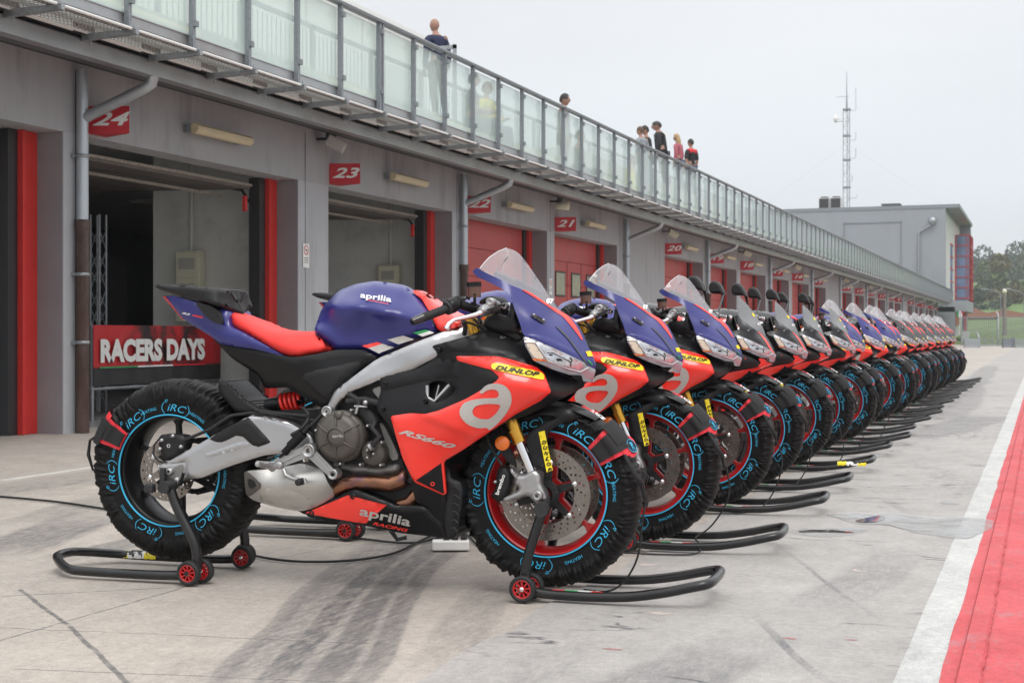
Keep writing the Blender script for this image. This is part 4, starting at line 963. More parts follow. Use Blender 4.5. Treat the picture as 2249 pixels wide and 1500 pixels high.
FT0 = fld(cB, [(115, 395, .125), (165, 255, .06), (260, 175, .045), (330, 150, .05), (430, 133, .05), (575, 155, .05), (620, 185, .055), (720, 300, .11), (760, 395, .125), (620, 440, .14), (440, 530, .135), (230, 492, .13), (870, 340, .12), (770, 265, .06),
    (470, 295, .170), (330, 262, .160), (210, 262, .125), (640, 330, .155), (350, 380, .128), (520, 400, .130), (200, 360, .115), (450, 210, .10), (300, 205, .085), (420, 330, .145), (600, 230, .085)], .002)
TANK = [(689, 728.5), (704, 684), (714, 668), (738, 644), (751, 635), (781, 624), (823, 617), (862, 622), (885, 626), (904.5, 639), (930, 660), (947, 688), (956, 713.6), (964, 728.5), (904.5, 748), (828, 786), (798, 770), (738, 770), (715, 750)]
AP = [(965, 707), (1003, 668), (1055, 659), (1100, 672), (1130, 708), (1134, 760), (1112, 808), (1060, 870), (1018, 905), (1008, 888), (960, 893), (905, 873), (868, 832), (864, 798), (885, 762), (930, 745), (995, 737), (1058, 737), (1070, 718), (1058, 695), (1030, 690), (1000, 700), (982, 715)]
AH = [(930, 800), (950, 775), (1010, 765), (1080, 770), (1060, 810), (1020, 845), (970, 845), (935, 825)]
def plate(mb, loops, x0, z0, y0, y1, step=.02, mi=0):
    """cut plate in the wheel plane (x,z) between y0 and y1, with holes"""
    pts, tr, _ = triang(loops, step, False); e_ = {}
    for t in tr:
        for k in range(3): q = (t[k], t[(k + 1) % 3]); e_[tuple(sorted(q))] = e_.get(tuple(sorted(q)), []) + [q]
    n = len(pts); vs = [(x0 + a, y0, z0 + b) for a, b in pts] + [(x0 + a, y1, z0 + b) for a, b in pts]
    mb.add(vs, [t[::-1] for t in tr] + [tuple(i + n for i in t) for t in tr] + [(q[0][0], q[0][1], q[0][1] + n, q[0][0] + n) for q in e_.values() if len(q) == 1], mi)
def circ(r, n, cx=0, cy=0, ph=0): return [(cx + r * math.cos(2 * math.pi * k / n + ph), cy + r * math.sin(2 * math.pi * k / n + ph)) for k in range(n)]
def wheel(name, par, x, z, hw, rimm, rim_r, disc_r, discs, front):
    w = empty(name, (x, 0, z)); w.parent = par
    mb = MB(); r = rim_r
    mb.lathe([(r + .016, -hw), (r + .008, -hw - .002), (r + .002, -hw + .006), (r - .004, -hw + .016), (r - .012, -.4 * hw), (r - .014, 0), (r - .012, .4 * hw), (r - .004, hw - .016), (r + .002, hw - .006), (r + .008, hw + .002), (r + .016, hw)], (0, 0, 0), 'y', 72, closed=True)
    mb.obj('rim', rimm, w)
    mb = MB()
    for k in range(6):
        a = R((80 if front else 93) - 60 * k); ca, sa = math.cos(a), math.sin(a)
        M_ = Matrix(((ca, 0, -sa, 0), (0, 1, 0, 0), (sa, 0, ca, 0), (0, 0, 0, 1)))
        mb.prism([(.03, -.018), (.09, -.011), (r - .03, -.008), (r - .006, -.022), (r - .006, .022), (r - .03, .008), (.09, .011), (.03, .018)], -.012, .012, M=M_, bev=.003)
    mb.lathe([(.012, -.05), (.034, -.05), (.036, -.02), (.05, -.014), (.05, .014), (.036, .02), (.034, .05), (.012, .05)], (0, 0, 0), 'y', 28, closed=True)
    mb.obj('spokes', rimm, w)
    for dy in discs:
        mb = MB(); holes = []
        nh = 26 if front else 20
        for k in range(nh):
            for q, rr in enumerate((.88, .80, .72) if front else (.90, .80, .70)):
                a = 2 * math.pi * (k + q * .33) / nh; holes.append(circ(.0042 if front else .0045, 6, disc_r * rr * math.cos(a), disc_r * rr * math.sin(a)))
        plate(mb, [circ(disc_r, 60), circ(disc_r * (.655 if front else .58), 48)] + holes, 0, 0, dy - .0025, dy + .0025)
        mb.obj('brake_disc', M_steel, w)
        mb = MB(); sg = -1 if dy < 0 else 1
        for k in range(6):
            a = R(20 + 60 * k); ca, sa = math.cos(a), math.sin(a); M_ = Matrix(((ca, 0, -sa, dy and 0), (0, 1, 0, 0), (sa, 0, ca, 0), (0, 0, 0, 1)))
            mb.prism([(disc_r * .24, -.016), (disc_r * .68, -.008), (disc_r * .68, .008), (disc_r * .24, .016)], dy - .004 - .002 * sg, dy + .002, M=M_)
        mb.lathe([(.022, dy - .004), (disc_r * .32, dy - .004), (disc_r * .32, dy + .004), (.022, dy + .004)], (0, 0, 0), 'y', 28, closed=True)
        mb.obj('disc_carrier', M_dark if front else M_steel, w)
        mb = MB()
        for k in range(6): a = R(20 + 60 * k); mb.lathe([(0, -.006), (.009, -.006), (.010, 0), (.009, .006), (0, .006)], (disc_r * .69 * math.cos(a), dy, disc_r * .69 * math.sin(a)), 'y', 12)
        for k in range(5): a = R(10 + 72 * k); mb.lathe([(0, -.009), (.006, -.009), (.007, -.004)], (.036 * math.cos(a), dy, .036 * math.sin(a)), 'y', 8)
        mb.obj('bobbin', M_chrome, w)
    mb = MB()
    if front:
        plate(mb, [circ(.052, 40), circ(.030, 24)] + [circ(.0035, 5, .046 * math.cos(a), .046 * math.sin(a)) for a in np.linspace(0, 2 * math.pi, 28, endpoint=False)], 0, 0, -.086, -.082); mb.obj('sensor_ring', M_dark, w)
    else:
        mb.lathe([(.085, .095), (.098, .095), (.098, .103), (.085, .103)], (0, 0, 0), 'y', 40, closed=True)
        for k in range(43): a = 2 * math.pi * k / 43; mb.box(-.004, .004, .092, .106, .094, .104, M=Matrix.Rotation(a, 4, 'Y'))
        mb.obj('sprocket', M_dark, w)
    return w
def other_side(o, name=None):
    me = o.data.copy(); me.transform(Matrix.Diagonal((1, -1, 1, 1))); me.flip_normals(); q = obj(name or o.name.split('.')[0], me, o.parent); return q
def make_bike(kind):
    A = kind == 'blue'; C_ = kind == 'clear'; K = kind == 'black'
    bod = M_blue if A else M_blk2 if K else M_gry
    b = empty('sport_motorcycle', (BO.x, BO.y, 0), BA)
    # engine and dark inner mechanics
    eng = panel('engine', cv(cG, [(560, 250), (900, 120), (1050, 60), (1080, 300), (1250, 850), (1350, 1060), (1150, 1100), (820, 940), (600, 880), (480, 560), (470, 380)]), .11, M_dark, b, close=True, ch=1, step=14)
    o = pdisc(cG, (690, 520), .175, [(0, -.030), (.030, -.030), (.034, -.026), (.060, -.026), (.072, -.020), (.080, -.008), (.083, .0), (.089, .002), (.089, .06)], n=48).obj('clutch_cover', M_engine, eng)
    mb = MB(); c = bp(*cG((690, 520)), .175)
    for k in range(6):
        a = R(90 + 60 * k)
        mb.tube([c + Vector((math.cos(a) * q, -t, math.sin(a) * q)) for q, t in ((.032, .029), (.060, .027), (.080, .010), (.086, 0))], .0035, 6)
    mb.lathe([(.030, -.033), (.034, -.033), (.034, -.024)], c, 'y', 36); mb.obj('cover_rib', M_engine, eng)
    ptext('aprilia', cG((637, 532)), cG((733, 532)), 8, .2065, M_logo, eng, .0, .01)
    mb = pdisc(cG, (985, 655), .15, [(0, -.02), (.035, -.02), (.044, -.01), (.046, .06)], n=30); mb.obj('water_pump', M_engine, eng); pdisc(cG, (690, 345), .19, [(0, -.012), (.014, -.012), (.015, .03)]).obj('filler_cap', M_engine, eng)
    mb = MB()
    for q in ((925, 432), (1042, 568), (925, 632), (975, 662), (925, 692), (865, 752), (1033, 755), (790, 303), (500, 470), (700, 745)): pdisc(cG, q, .19, [(0, -.004), (.004, -.004), (.005, 0), (.005, .03)], mb, 8)
    mb.obj('bolt', M_alu2, eng)
    panel('lower_case', cv(cG, [(590, 690), (700, 740), (860, 740), (1000, 770), (1190, 720), (1210, 800), (1100, 850), (820, 840), (760, 800), (640, 770)]), .125, M_engl, eng, skirt=.05, rnd=(8, .02), step=9)
    panel('cylinder', cv(cG, [(960, 130), (1045, 100), (1050, 220), (1010, 200)]), .14, M_engl, eng, skirt=.05)
    panel('cylinder', cv(cG, [(1020, 400), (1060, 420), (1130, 560), (1190, 700), (1120, 720), (1075, 560)]), .13, M_engl, eng, skirt=.05)
    mb = ptube(cG, [(990, 400, .17), (965, 450, .18), (1030, 520, .19), (960, 600, .19), (945, 660, .18)], .010); ptube(cG, [(760, 230, .15), (900, 215, .16), (1040, 250, .16)], .012, mb=mb); ptube(cG, [(770, 170, .15), (850, 215, .16), (860, 260, .16)], .010, mb=mb); ptube(cG, [(880, 300, .13), (940, 340, .13), (990, 420, .13)], .03, mb=mb)
    mb.obj('hose', M_rubber, eng)
    mb = ptube(cG, [(965, 598, .20), (945, 608, .20)], .014); ptube(cG, [(820, 270, .17), (925, 275, .17)], .004, mb=mb); ptube(cG, [(850, 265, .17), (830, 330, .17)], .006, mb=mb); pdisc(cG, (915, 240), .17, [(0, -.012), (.008, -.012), (.008, .01)], mb, 8); mb.obj('clip', M_alu, eng)
    # exhaust
    mb = ptube(cG, [(600, 985, .10), (680, 950, .12), (760, 905, .13), (840, 888, .135), (1000, 900, .135), (1120, 908, .135), (1200, 880, .13), (1250, 830, .11)], [.024, .025, .026, .0285, .0285, .0285, .0285, .028], 16)
    ptube(cG, [(1330, 990, .10), (1280, 1060, .11), (1180, 1090, .10), (1000, 1060, .08)], .024, 12, mb); mb.obj('exhaust_pipe', M_bronze, b)
    SIL = [(537, 1034), (575, 1032), (606, 1028), (640, 1022), (661, 1017), (700, 1028), (709, 1033), (722, 1065), (741, 1087), (699, 1111), (659, 1124), (603, 1113), (560, 1100), (544, 1090), (540, 1060)]
    fs_ = TPS([(537, 1034, .13), (575, 1040, .155), (575, 1068, .165), (650, 1045, .175), (720, 1065, .16), (741, 1087, .13), (659, 1124, .12), (603, 1113, .12), (661, 1017, .13), (606, 1028, .13), (650, 1085, .165), (544, 1090, .13)], .001)
    si = panel('silencer', SIL, fs_, M_silenc, b, skirt=.13, mirror=False, step=8)
    ec = panel('end_cap', [(536, 1033), (552, 1042), (577, 1068), (547, 1092), (540, 1085), (537, 1058)], lambda x, y: fs_(x, y), M_engine, si, off=.004, skirt=.12, mirror=False, step=8)
    panel('outlet', [(543, 1050), (556, 1054), (562, 1066), (552, 1074), (545, 1068)], fs_, M_dark, si, off=.007, mirror=False)
    panel('heat_shield_crease', cv(cG, [(60, 945), (300, 960), (560, 1080), (380, 1130), (0, 1040)]), fs_, M_silenc, si, off=.004, mirror=False, rnd=(4, .004))
    # swing arm
    sw = TPS([(347, 1022, .125), (458, 963, .135), (547, 915, .14), (637, 930, .12), (693, 985, .11), (612, 1005, .13), (502, 1024, .14), (409, 1051, .135)], .001)
    swa = panel('swing_arm', [(347, 1022), (365, 1016), (458, 963), (470, 955), (546, 914), (581, 914), (637, 929), (683, 957), (700, 990), (672, 1004), (612, 996), (578, 1000), (502, 1024), (438, 1051), (409, 1050), (407, 1046), (411, 1012), (352, 1026)], sw, M_alu, b, skirt=.045, rnd=(4, .005), step=7, ch=1, cr=.12)
    panel('end_plate', cv(cW, [(530, 718), (690, 690), (745, 682), (752, 705), (735, 830), (720, 845), (560, 846), (540, 800)]), .128, M_alu2, swa, skirt=.03, rnd=(4, .006), step=7)
    panel('inner_web', cv(cW, [(640, 740), (725, 705), (712, 815), (650, 820)]), .131, M_engl, swa, skirt=.01, mirror=False)
    panel('raised_rib', cv(cW, [(895, 625), (930, 620), (1185, 530), (1235, 545), (1240, 570), (910, 662), (890, 655)]), sw, M_alu, swa, off=.006, rnd=(3, .0025), step=5, mirror=False)
    pr = panel('chafe_guard', cv(cW, [(915, 510), (1225, 340), (1260, 370), (1405, 530), (1405, 545), (1290, 585), (1165, 475), (1035, 540), (985, 540)]), sw, M_textp, swa, off=.006, rnd=(5, .006), step=7, mirror=False)
    mb = pdisc(cW, (612, 770), .14, [(.006, -.006), (.013, -.006), (.015, 0), (.015, .03)], n=6); pdisc(cW, (672, 838), .14, [(0, -.006), (.010, -.006), (.012, .0), (.012, .03)], mb, 12)
    mb.obj('axle_nut', M_alu2, swa)
    mb = ptube(cW, [(700, 880, .145), (725, 780, .145)], .006); mb.obj('wear_strip', M_blk, swa)
    # wheels
    fw = wheel('front_wheel', b, 1.395, .341, .048, M_redw, .198, .155, (-.068, .068), True)
    rw = wheel('rear_wheel', b, 0, .384, .07, M_blk, .190, .109, (-.095,), False)
    # rear caliper, hose
    cal = panel('rear_caliper', cv(cW, [(535, 480), (640, 475), (740, 490), (745, 570), (700, 640), (600, 690), (560, 660), (535, 560)]), .118, M_dark, b, skirt=.05, rnd=(6, .01), mirror=False, step=7)
    mb = MB()
    for q in ((552, 525), (538, 592), (703, 575), (640, 490)): pdisc(cW, q, .124, [(0, -.004), (.006, -.004), (.007, .01)], mb, 10)
    mb.obj('bolt', M_alu, cal); pdisc(cW, (608, 568), .120, [(.0045, 0), (.0065, -.001), (.0065, 0)], n=20).obj('emblem', M_white, cal)
    mb = ptube(cW, [(545, 500, .12), (495, 560, .12), (490, 640, .12), (530, 690, .12), (600, 700, .12)], .0035, 6); ptube(cW, [(740, 520, .12), (930, 440, .13), (1100, 330, .13), (1250, 310, .13), (1450, 330, .14)], .006, 6, mb)
    ptube(cG, [(40, 320, .15), (250, 350, .15), (420, 380, .15), (520, 390, .15)], .005, 6, mb); ptube(cG, [(0, 300, .14), (200, 330, .15), (430, 350, .16)], .006, 6, mb); ptube(cG, [(400, 285, .12), (440, 330, .14), (430, 400, .16), (370, 470, .17), (300, 510, .17)], .0075, 6, mb); ptube(cG, [(560, 330, .15), (470, 420, .16), (430, 470, .17)], .006, 6, mb); mb.obj('cable', M_rubber, b)
    # chain on the far side
    mb = MB()
    for k in range(40):
        f = k / 39; mb.box(-.009, .009, .095, .105, -.006, .006, M=Matrix.Translation((.02 + f * .55, 0, .384 + .10 + .05 * f)) @ Matrix.Rotation(R(-5), 4, 'Y')); mb.box(-.009, .009, .095, .105, -.006, .006, M=Matrix.Translation((.02 + f * .55, 0, .384 - .10 + .14 * f)) @ Matrix.Rotation(R(-14), 4, 'Y'))
    mb.obj('chain', M_dark, b)
    # hugger
    hg = panel('rear_hugger', cv(cW, [(995, 90), (1030, 50), (1075, 62), (1150, 130), (1230, 210), (1370, 285), (1470, 320), (1420, 330), (1180, 320), (1120, 290), (1060, 220), (1005, 160)]), .10, M_textp, b, close=True, rnd=(9, .028), step=5, mirror=True)
    # shock
    mb = MB(); c0 = bp(*cG((190, 250)), .02); c1 = bp(*cG((400, 215)), .02); ax = (c1 - c0); up = Vector((0, 1, 0)); w_ = ax.cross(up).normalized(); P = []
    for k in range(90):
        f = k / 89; a = f * 2 * math.pi * 4.5; P.append(c0 + ax * (.15 + .8 * f) + (up * math.cos(a) + w_ * math.sin(a)) * .030)
    mb.tube(P, .0068, 8); mb.obj('shock_spring', M_spring, b)
    mb = MB(); mb.tube([c0 - ax * .45, c0 + ax * .1], .026, 14); mb.tube([c0, c1], .014, 10); mb.lathe([(.020, -.002), (.036, -.002), (.036, .008), (.02, .008)], c0 + ax * .12, 'x', 20, closed=True); mb.obj('shock_body', M_blk, b)
    panel('chassis_web', cv(cG, [(-10, 330), (200, 300), (560, 300), (560, 560), (300, 480), (0, 420)]), .05, M_dark, b, close=True, step=16)
    # frame
    FRM = [(1040, 700), (1026, 716), (973, 728.5), (913, 752), (828, 788), (768, 833), (734, 858.6), (721, 888.5), (712, 899), (715, 912), (727.5, 910), (742, 884), (768, 861), (836, 833), (904.5, 812), (962, 782), (1000, 765), (1040, 740)]
    ff = TPS([(1030, 716, .09), (973, 728, .13), (828, 788, .15), (734, 859, .15), (715, 905, .145), (768, 861, .155), (836, 833, .165), (904, 812, .165), (962, 782, .158), (1030, 740, .10), (900, 780, .165)], .001)
    fr = panel('frame', FRM, ff, M_alu, b, skirt=.05, rnd=(5, .006), step=7, cr=.10)
    pdisc(cG, (595, 312), .165, [(.004, -.006), (.012, -.006), (.014, -.010), (.018, -.010), (.020, 0), (.020, .03)], n=24).obj('pivot_bolt', M_alu2, fr)
    # hanger, pegs
    mb = MB()
    def bar(mb, p, q, r0, r1, lat, th=.012):
        a, c = bp(*p, lat), bp(*q, lat); d = (c - a); u = d.normalized(); n = Vector((-u.z, 0, u.x)); k = Vector((0, th, 0))
        vs = [a + n * r0, c + n * r1, c - n * r1, a - n * r0]; vs += [v + k for v in vs]; mb.add(vs, [(0, 3, 2, 1), (4, 5, 6, 7), (0, 1, 5, 4), (1, 2, 6, 5), (2, 3, 7, 6), (3, 0, 4, 7)])
    bar(mb, cG((440, 635)), cG((640, 830)), .019, .015, .185); bar(mb, cG((440, 635)), cG((170, 745)), .021, .016, .185); bar(mb, cG((450, 620)), cG((620, 815)), .006, .005, .192); bar(mb, cG((420, 625)), cG((220, 725)), .006, .005, .192)
    hg_ = mb.obj('footrest_hanger', M_alu2, b); other_side(hg_)
    mb = pdisc(cG, (440, 635), .195, [(.008, -.002), (.017, -.002), (.019, -.006), (.022, -.006), (.024, 0), (.024, .04)], n=24).obj('boss', M_alu2, hg_); pdisc(cG, (640, 830), .195, [(.008, -.002), (.013, -.004), (.017, -.006), (.019, 0), (.019, .04)], None, 20).obj('boss', M_alu2, hg_); pdisc(cG, (195, 757), .195, [(0, -.004), (.010, -.004), (.014, 0), (.014, .02)], None, 14).obj('boss', M_alu2, hg_)
    mb = ptube(cG, [(150, 765, .19), (110, 755, .21), (20, 745, .27)], [.020, .013, .010], 10)
    for k in range(6): q = (20 + 15 * k, 733 + 1.4 * k); ptube(cG, [(q[0], q[1], .27 - .008 * k), (q[0] + 3, q[1] + 3, .268 - .008 * k)], .008, 6, mb)
    mb.obj('footpeg', M_alu2, hg_)
    mb = ptube(cG, [(235, 790, .195), (255, 840, .20), (310, 865, .21), (400, 885, .22)], [.008, .008, .007, .007], 8); ptube(cG, [(400, 870, .22), (415, 905, .22)], .009, 8, mb); mb.obj('brake_lever_foot', M_alu2, hg_)
    pdisc(cG, (362, 895), .245, [(0, -.012), (.004, -.012), (.010, -.012), (.012, -.008), (.012, .03)], n=14).obj('pedal_rubber', M_rubber, hg_)
    mb = ptube(cG, [(240, 655, .19), (300, 590, .19)], .013, 10); ptube(cG, [(290, 600, .19), (400, 490, .19)], .017, 10, mb); ptube(cG, [(400, 490, .19), (450, 430, .18)], .010, 10, mb); ptube(cG, [(200, 690, .19), (260, 640, .19)], .005, 8, mb); mb.obj('rear_master_cylinder', M_blk, b)
    # fairing: black base, red panel, logos
    BASE = cv(cB, [(720, 468), (860, 430), (1000, 392), (1100, 372), (1190, 425), (1240, 530), (1330, 590), (1420, 630), (1515, 655), (1505, 680), (1380, 745), (1200, 830), (1120, 850), (960, 950), (870, 1005), (785, 1070), (795, 1240), (800, 1462), (740, 1450), (690, 1300), (640, 1270), (610, 1160), (560, 1000), (520, 900), (435, 790), (460, 700), (455, 640), (620, 590), (755, 520)])
    INH = cv(cB, [(700, 665), (760, 642), (855, 680), (815, 735), (735, 765), (698, 738)])
    base = panel('fairing', BASE, FS, M_blk, b, skirt=.02, rnd=(3, .006), step=9, cr=.1, holes=[INH])
    panel('intake_duct', [(x, y) for x, y in cv(cB, [(690, 640), (870, 660), (830, 760), (720, 780), (680, 745)])], FS, M_dark, base, off=-.045, mirror=True)
    mb = ptube(cB, [(700, 672, .185), (700, 735, .19), (738, 756, .192), (815, 668, .185)], .0075, 6); ptube(cB, [(742, 745, .175), (760, 670, .17)], .004, 6, mb); mb.obj('intake_vane', M_alu, base)
    panel('cover_plate', cv(cB, [(455, 620), (640, 588), (745, 530), (870, 545), (870, 640), (760, 630), (690, 650), (520, 690), (462, 700)]), FS, M_blk, base, off=.006, rnd=(6, .006), cr=.12)
    panel('knee_panel', cv(cB, [(745, 478), (860, 440), (1005, 400), (1180, 432), (1235, 535), (1300, 588), (1200, 560), (1060, 512), (860, 505), (780, 500)]), FS, M_textp if K else M_blk, base, off=.007, rnd=(7, .008), cr=.12)
    mb = MB()
    for q in ((478, 663), (685, 750), (755, 490), (462, 792), (610, 1160)): pdisc(cB, q, FS(*cB(q)) + .012, [(.003, -.0), (.006, -.002), (.0085, 0), (.0085, .02)], mb, 12)
    mb.obj('screw', M_dark, base)
    if K:
        RP = cv(cE, [(300, 1345), (330, 1295), (480, 1200), (640, 1168), (800, 1140), (985, 1088), (985, 1102), (880, 1145), (760, 1195), (540, 1295), (430, 1355)]); fk = lambda x, y: K_side(x, y)
        K_side = TPS([(*cE(p), l) for p, l in (((300, 1345), .20), ((480, 1200), .225), ((640, 1168), .21), ((800, 1140), .15), ((985, 1088), .02), ((985, 1102), .01), ((760, 1195), .13), ((540, 1295), .18), ((430, 1355), .19))], .001)
        red = panel('red_side_panel', RP, K_side, M_redp, b, off=.012, boff=3.45, rnd=(3, .005))
        RED2 = cv(cB, [(512, 828), (690, 818), (760, 880), (900, 960), (780, 1065), (795, 1240), (635, 1172), (570, 1040)])
        panel('red_side_panel', RED2, FS, M_redp, b, off=.011, rnd=(3, .005), cr=.08)
        ptext('RS 660', cE((640, 1055)), cE((705, 1048)), 4.5, lambda x, y: .20, M_redp, red, .006, .03, .35, boff=3.45)
        wg = panel('side_vane', cv(cE, [(560, 1135), (600, 1060), (640, 985), (720, 1010), (830, 1060), (840, 1130), (760, 1142)]), TPS([(*cE(p), l) for p, l in (((560, 1135), .215), ((640, 985), .20), ((830, 1060), .14), ((840, 1130), .13), ((700, 1080), .20))], .001), M_blk, b, off=.010, boff=3.45, rnd=(3, .006))
        panel('nose_red', cv(cE, [(820, 1120), (870, 1090), (830, 1035), (900, 1038), (925, 1080), (985, 1085), (880, 1125)]), TPS([(*cE(p), l) for p, l in (((820, 1120), .12), ((830, 1035), .12), ((900, 1038), .07), ((925, 1080), .04), ((985, 1085), .0), ((880, 1125), .07))], .001), M_redp, b, off=.012, boff=3.45)
    else:
        RED = cv(cB, [(846, 520), (1060, 522), (1120, 535), (1260, 575), (1300, 610), (1336, 705), (1280, 752), (1150, 822), (960, 950), (880, 1005), (782, 1062), (796, 1241), (632, 1170), (570, 1040), (540, 940), (510, 829), (610, 814), (690, 818), (760, 800), (900, 740), (1055, 650), (1070, 628), (1030, 592), (856, 545)])
        red = panel('red_side_panel', RED, FS, M_redp, b, off=.011, rnd=(4, .007), step=8, cr=.08)
        panel('black_triangle', cv(cB, [(640, 1160), (770, 1072), (785, 1230)]), FS, M_blk, red, off=.0135, skirt=.003, ch=0, mirror=False)
        pdisc(cB, (727, 1178), FS(*cB((727, 1178))) + .014, [(.0045, 0), (.007, -.002), (.007, .006)], n=16).obj('ring', M_redp, red)
        if not C_ or True:
            panel('logo_letter', cv(cB, AP), FS, M_logo, red, off=.0145, skirt=.002, ch=1, cr=.22, holes=[cv(cB, AH)], step=7, mirror=False)
            ptext('RS660', cB((548, 918)), cB((840, 1003)), 12.5, FS, M_logo, red, .0155, .035, .5)
        st = panel('sticker', cv(cB, [(1032, 557), (1075, 557), (1280, 600), (1302, 618), (1300, 643), (1260, 636), (1040, 590), (1028, 577)]), FS, M_yel, red, off=.0145, skirt=.002, ch=1, mirror=False, step=7)
        ptext('DUNLOP', cB((1048, 588)), cB((1276, 626)), 10, FS, M_blk, st, .0035 + .0145, .035, .35)
    # belly
    fb = fld(cB, [(60, 1330, .13), (300, 1210, .165), (540, 1290, .17), (340, 1385, .135), (560, 1430, .13), (690, 1300, .165), (830, 1465, .12), (790, 1390, .14), (400, 1310, .17)], .001)
    be = panel('belly_pan', cv(cB, [(62, 1330), (300, 1212), (330, 1205), (370, 1220), (540, 1290), (650, 1290), (690, 1300), (790, 1390), (832, 1465), (740, 1450), (560, 1430), (340, 1385), (120, 1345)]), fb, M_blk, b, skirt=.10, rnd=(6, .012), step=8, cr=.1)
    panel('red_flank', cv(cB, [(74, 1326), (290, 1236), (488, 1288), (382, 1381), (335, 1376), (120, 1338)]), fb, M_redp, be, off=.004, ch=0, step=8)
    ptext('aprilia', cB((345, 1352)), cB((606, 1412)), 26, fb, M_logo, be, .0085, .022)
    ptext('RACING', cB((418, 1388)), cB((598, 1426)), 7, fb, M_redp, be, .0085, .02, .3)
    mb = MB()
    for q in ((103, 1328), (315, 1243)): pdisc(cB, q, fb(*cB(q)) + .006, [(.004, -.001), (.009, -.003), (.010, .01)], mb, 12)
    mb.obj('screw', M_dark, be)
    # radiator end and side stand
    rad = panel('radiator', cv(cB, [(780, 1130), (800, 1085), (812, 1100), (822, 1150), (868, 1165), (882, 1205), (876, 1300), (852, 1430), (832, 1468), (790, 1440)]), .15, M_dark, b, close=True, rnd=(5, .012), step=9)
    mb = MB()
    for k in range(6): a = bp(*cB((826, 1200 + 42 * k)), .162); c = bp(*cB((868 - 3 * k, 1212 + 42 * k)), .162); mb.tube([a, (a + c) / 2 + Vector((0, 0, .008)), c], .0045, 6)
    mb.obj('radiator_guard', M_textp, rad)
    mb = ptube(cG, [(1120, 1290, -.10), (1170, 1365, -.12), (1250, 1350, -.13)], [.010, .008, .008], 8); mb.obj('side_stand', M_gry, b)
    # tank
    tk = panel('fuel_tank', TANK, FT, bod if not K else M_blk2, b, close=True, rnd=(22, .04), step=6, cr=.12)
    redm = M_redp
    panel('tank_front_cover', [(904.5, 639), (917, 637), (968, 673), (1011, 705), (1007, 718), (971, 729), (960, 722), (953, 705), (945, 688), (928, 660)], FT, redm, b, off=.006, close=True, rnd=(9, .02), step=8, cr=.12)
    ptext('aprilia', cB((352, 228)), cB((512, 252)), 16, FT, M_white, tk, .008, .02)
    ptext('performance', cB((392, 236)), cB((500, 256)), 4, FT, M_redp, tk, .009, .02)
    for nm, mm, pl in (('red_block', M_redp, [(362, 468), (440, 448), (468, 457), (395, 480)]), ('silver_block', M_logo, [(395, 480), (468, 457), (528, 475), (450, 507)]), ('silver_block', M_logo, [(492, 436), (575, 415), (632, 435), (550, 460)]), ('green_block', M_gw, [(625, 400), (690, 384), (712, 391), (650, 410)]), ('white_block', M_white, [(650, 410), (712, 391), (735, 401), (675, 420)])):
        panel(nm, cv(cB, pl), FT, mm, tk, off=.006, skirt=.002, ch=0, mirror=False, step=6)
    # seat, tail
    SE = [(498, 683), (510, 684), (531, 694), (556, 707), (596, 724), (647, 729), (688, 727), (708, 742), (733, 770), (698, 777), (652, 784), (627, 782), (586, 760), (536, 732), (505, 717)]
    fse = TPS([(498, 683, .07), (531, 694, .09), (596, 724, .105), (688, 727, .095), (733, 770, .125), (652, 784, .145), (627, 782, .145), (536, 732, .115), (505, 717, .085), (620, 755, .145), (690, 755, .125)], .001)
    panel('seat', SE, fse, M_seat, b, close=True, rnd=(14, .04), step=8)
    PD = [(339, 629), (348, 624), (404, 627), (485, 635), (505, 638), (518, 648), (528, 669), (536, 694), (525.5, 690), (500, 681), (490, 676), (449.5, 663.6), (424, 661), (384, 646), (353, 638)]
    fpd = TPS([(339, 629, .05), (404, 627, .10), (485, 635, .11), (518, 648, .02), (528, 669, .0), (536, 694, .0), (526, 690, .03), (496, 655, .085), (500, 670, .08), (502, 680, .08), (490, 676, .125), (424, 661, .11), (384, 646, .09)], .01)
    panel('tail_pad', PD, fpd, M_textp, b, close=True, rnd=(8, .016), step=5)
    panel('grab_bracket', [(424, 661), (475, 676), (490, 711), (477, 712), (455, 699)], lambda x, y: .125, M_textp, b, close=False, skirt=.03, step=8)
    TL = [(361, 650), (384, 650), (424, 661), (475, 676), (498, 683), (505, 717), (536, 732), (586, 760), (627, 783), (556, 766), (520, 762), (485, 755), (462, 738), (404, 702), (380, 675)]
    ftl = TPS([(361, 650, .05), (424, 661, .095), (498, 683, .10), (505, 717, .115), (586, 760, .135), (627, 783, .14), (485, 755, .10), (404, 702, .06), (430, 690, .09), (500, 735, .118)], .001)
    tl = panel('tail_fairing', TL, ftl, bod if not K else M_blk2, b, close=True, rnd=(4, .008), step=8, cr=.08)
    ptext('RS', cA((590, 216)), cA((628, 224)), 4.5, ftl, M_white, tl, .004, .04, .35); ptext('660', cA((636, 225)), cA((682, 236)), 4.5, ftl, M_redp, tl, .004, .04, .35)
    panel('tail_lamp', [(357, 651), (362, 650), (406, 701), (401, 703)], .05, M_tail, b, close=True, step=9, ch=0)
    SC = [(465, 741), (485, 752), (556, 764), (627, 783), (652, 784), (698, 777), (738, 768), (798, 768), (830, 785), (795, 805), (768, 831), (740, 857), (722, 885), (708, 897), (660, 869), (632, 851), (581, 853), (566, 823), (510, 788)]
    fsc = TPS([(465, 741, .07), (627, 783, .145), (738, 768, .13), (828, 785, .14), (768, 831, .145), (722, 885, .14), (660, 869, .12), (581, 853, .08), (510, 788, .08), (700, 820, .15)], .001)
    sc = panel('side_cover', SC, fsc, M_blk, b, close=True, rnd=(5, .01), step=9, cr=.12)
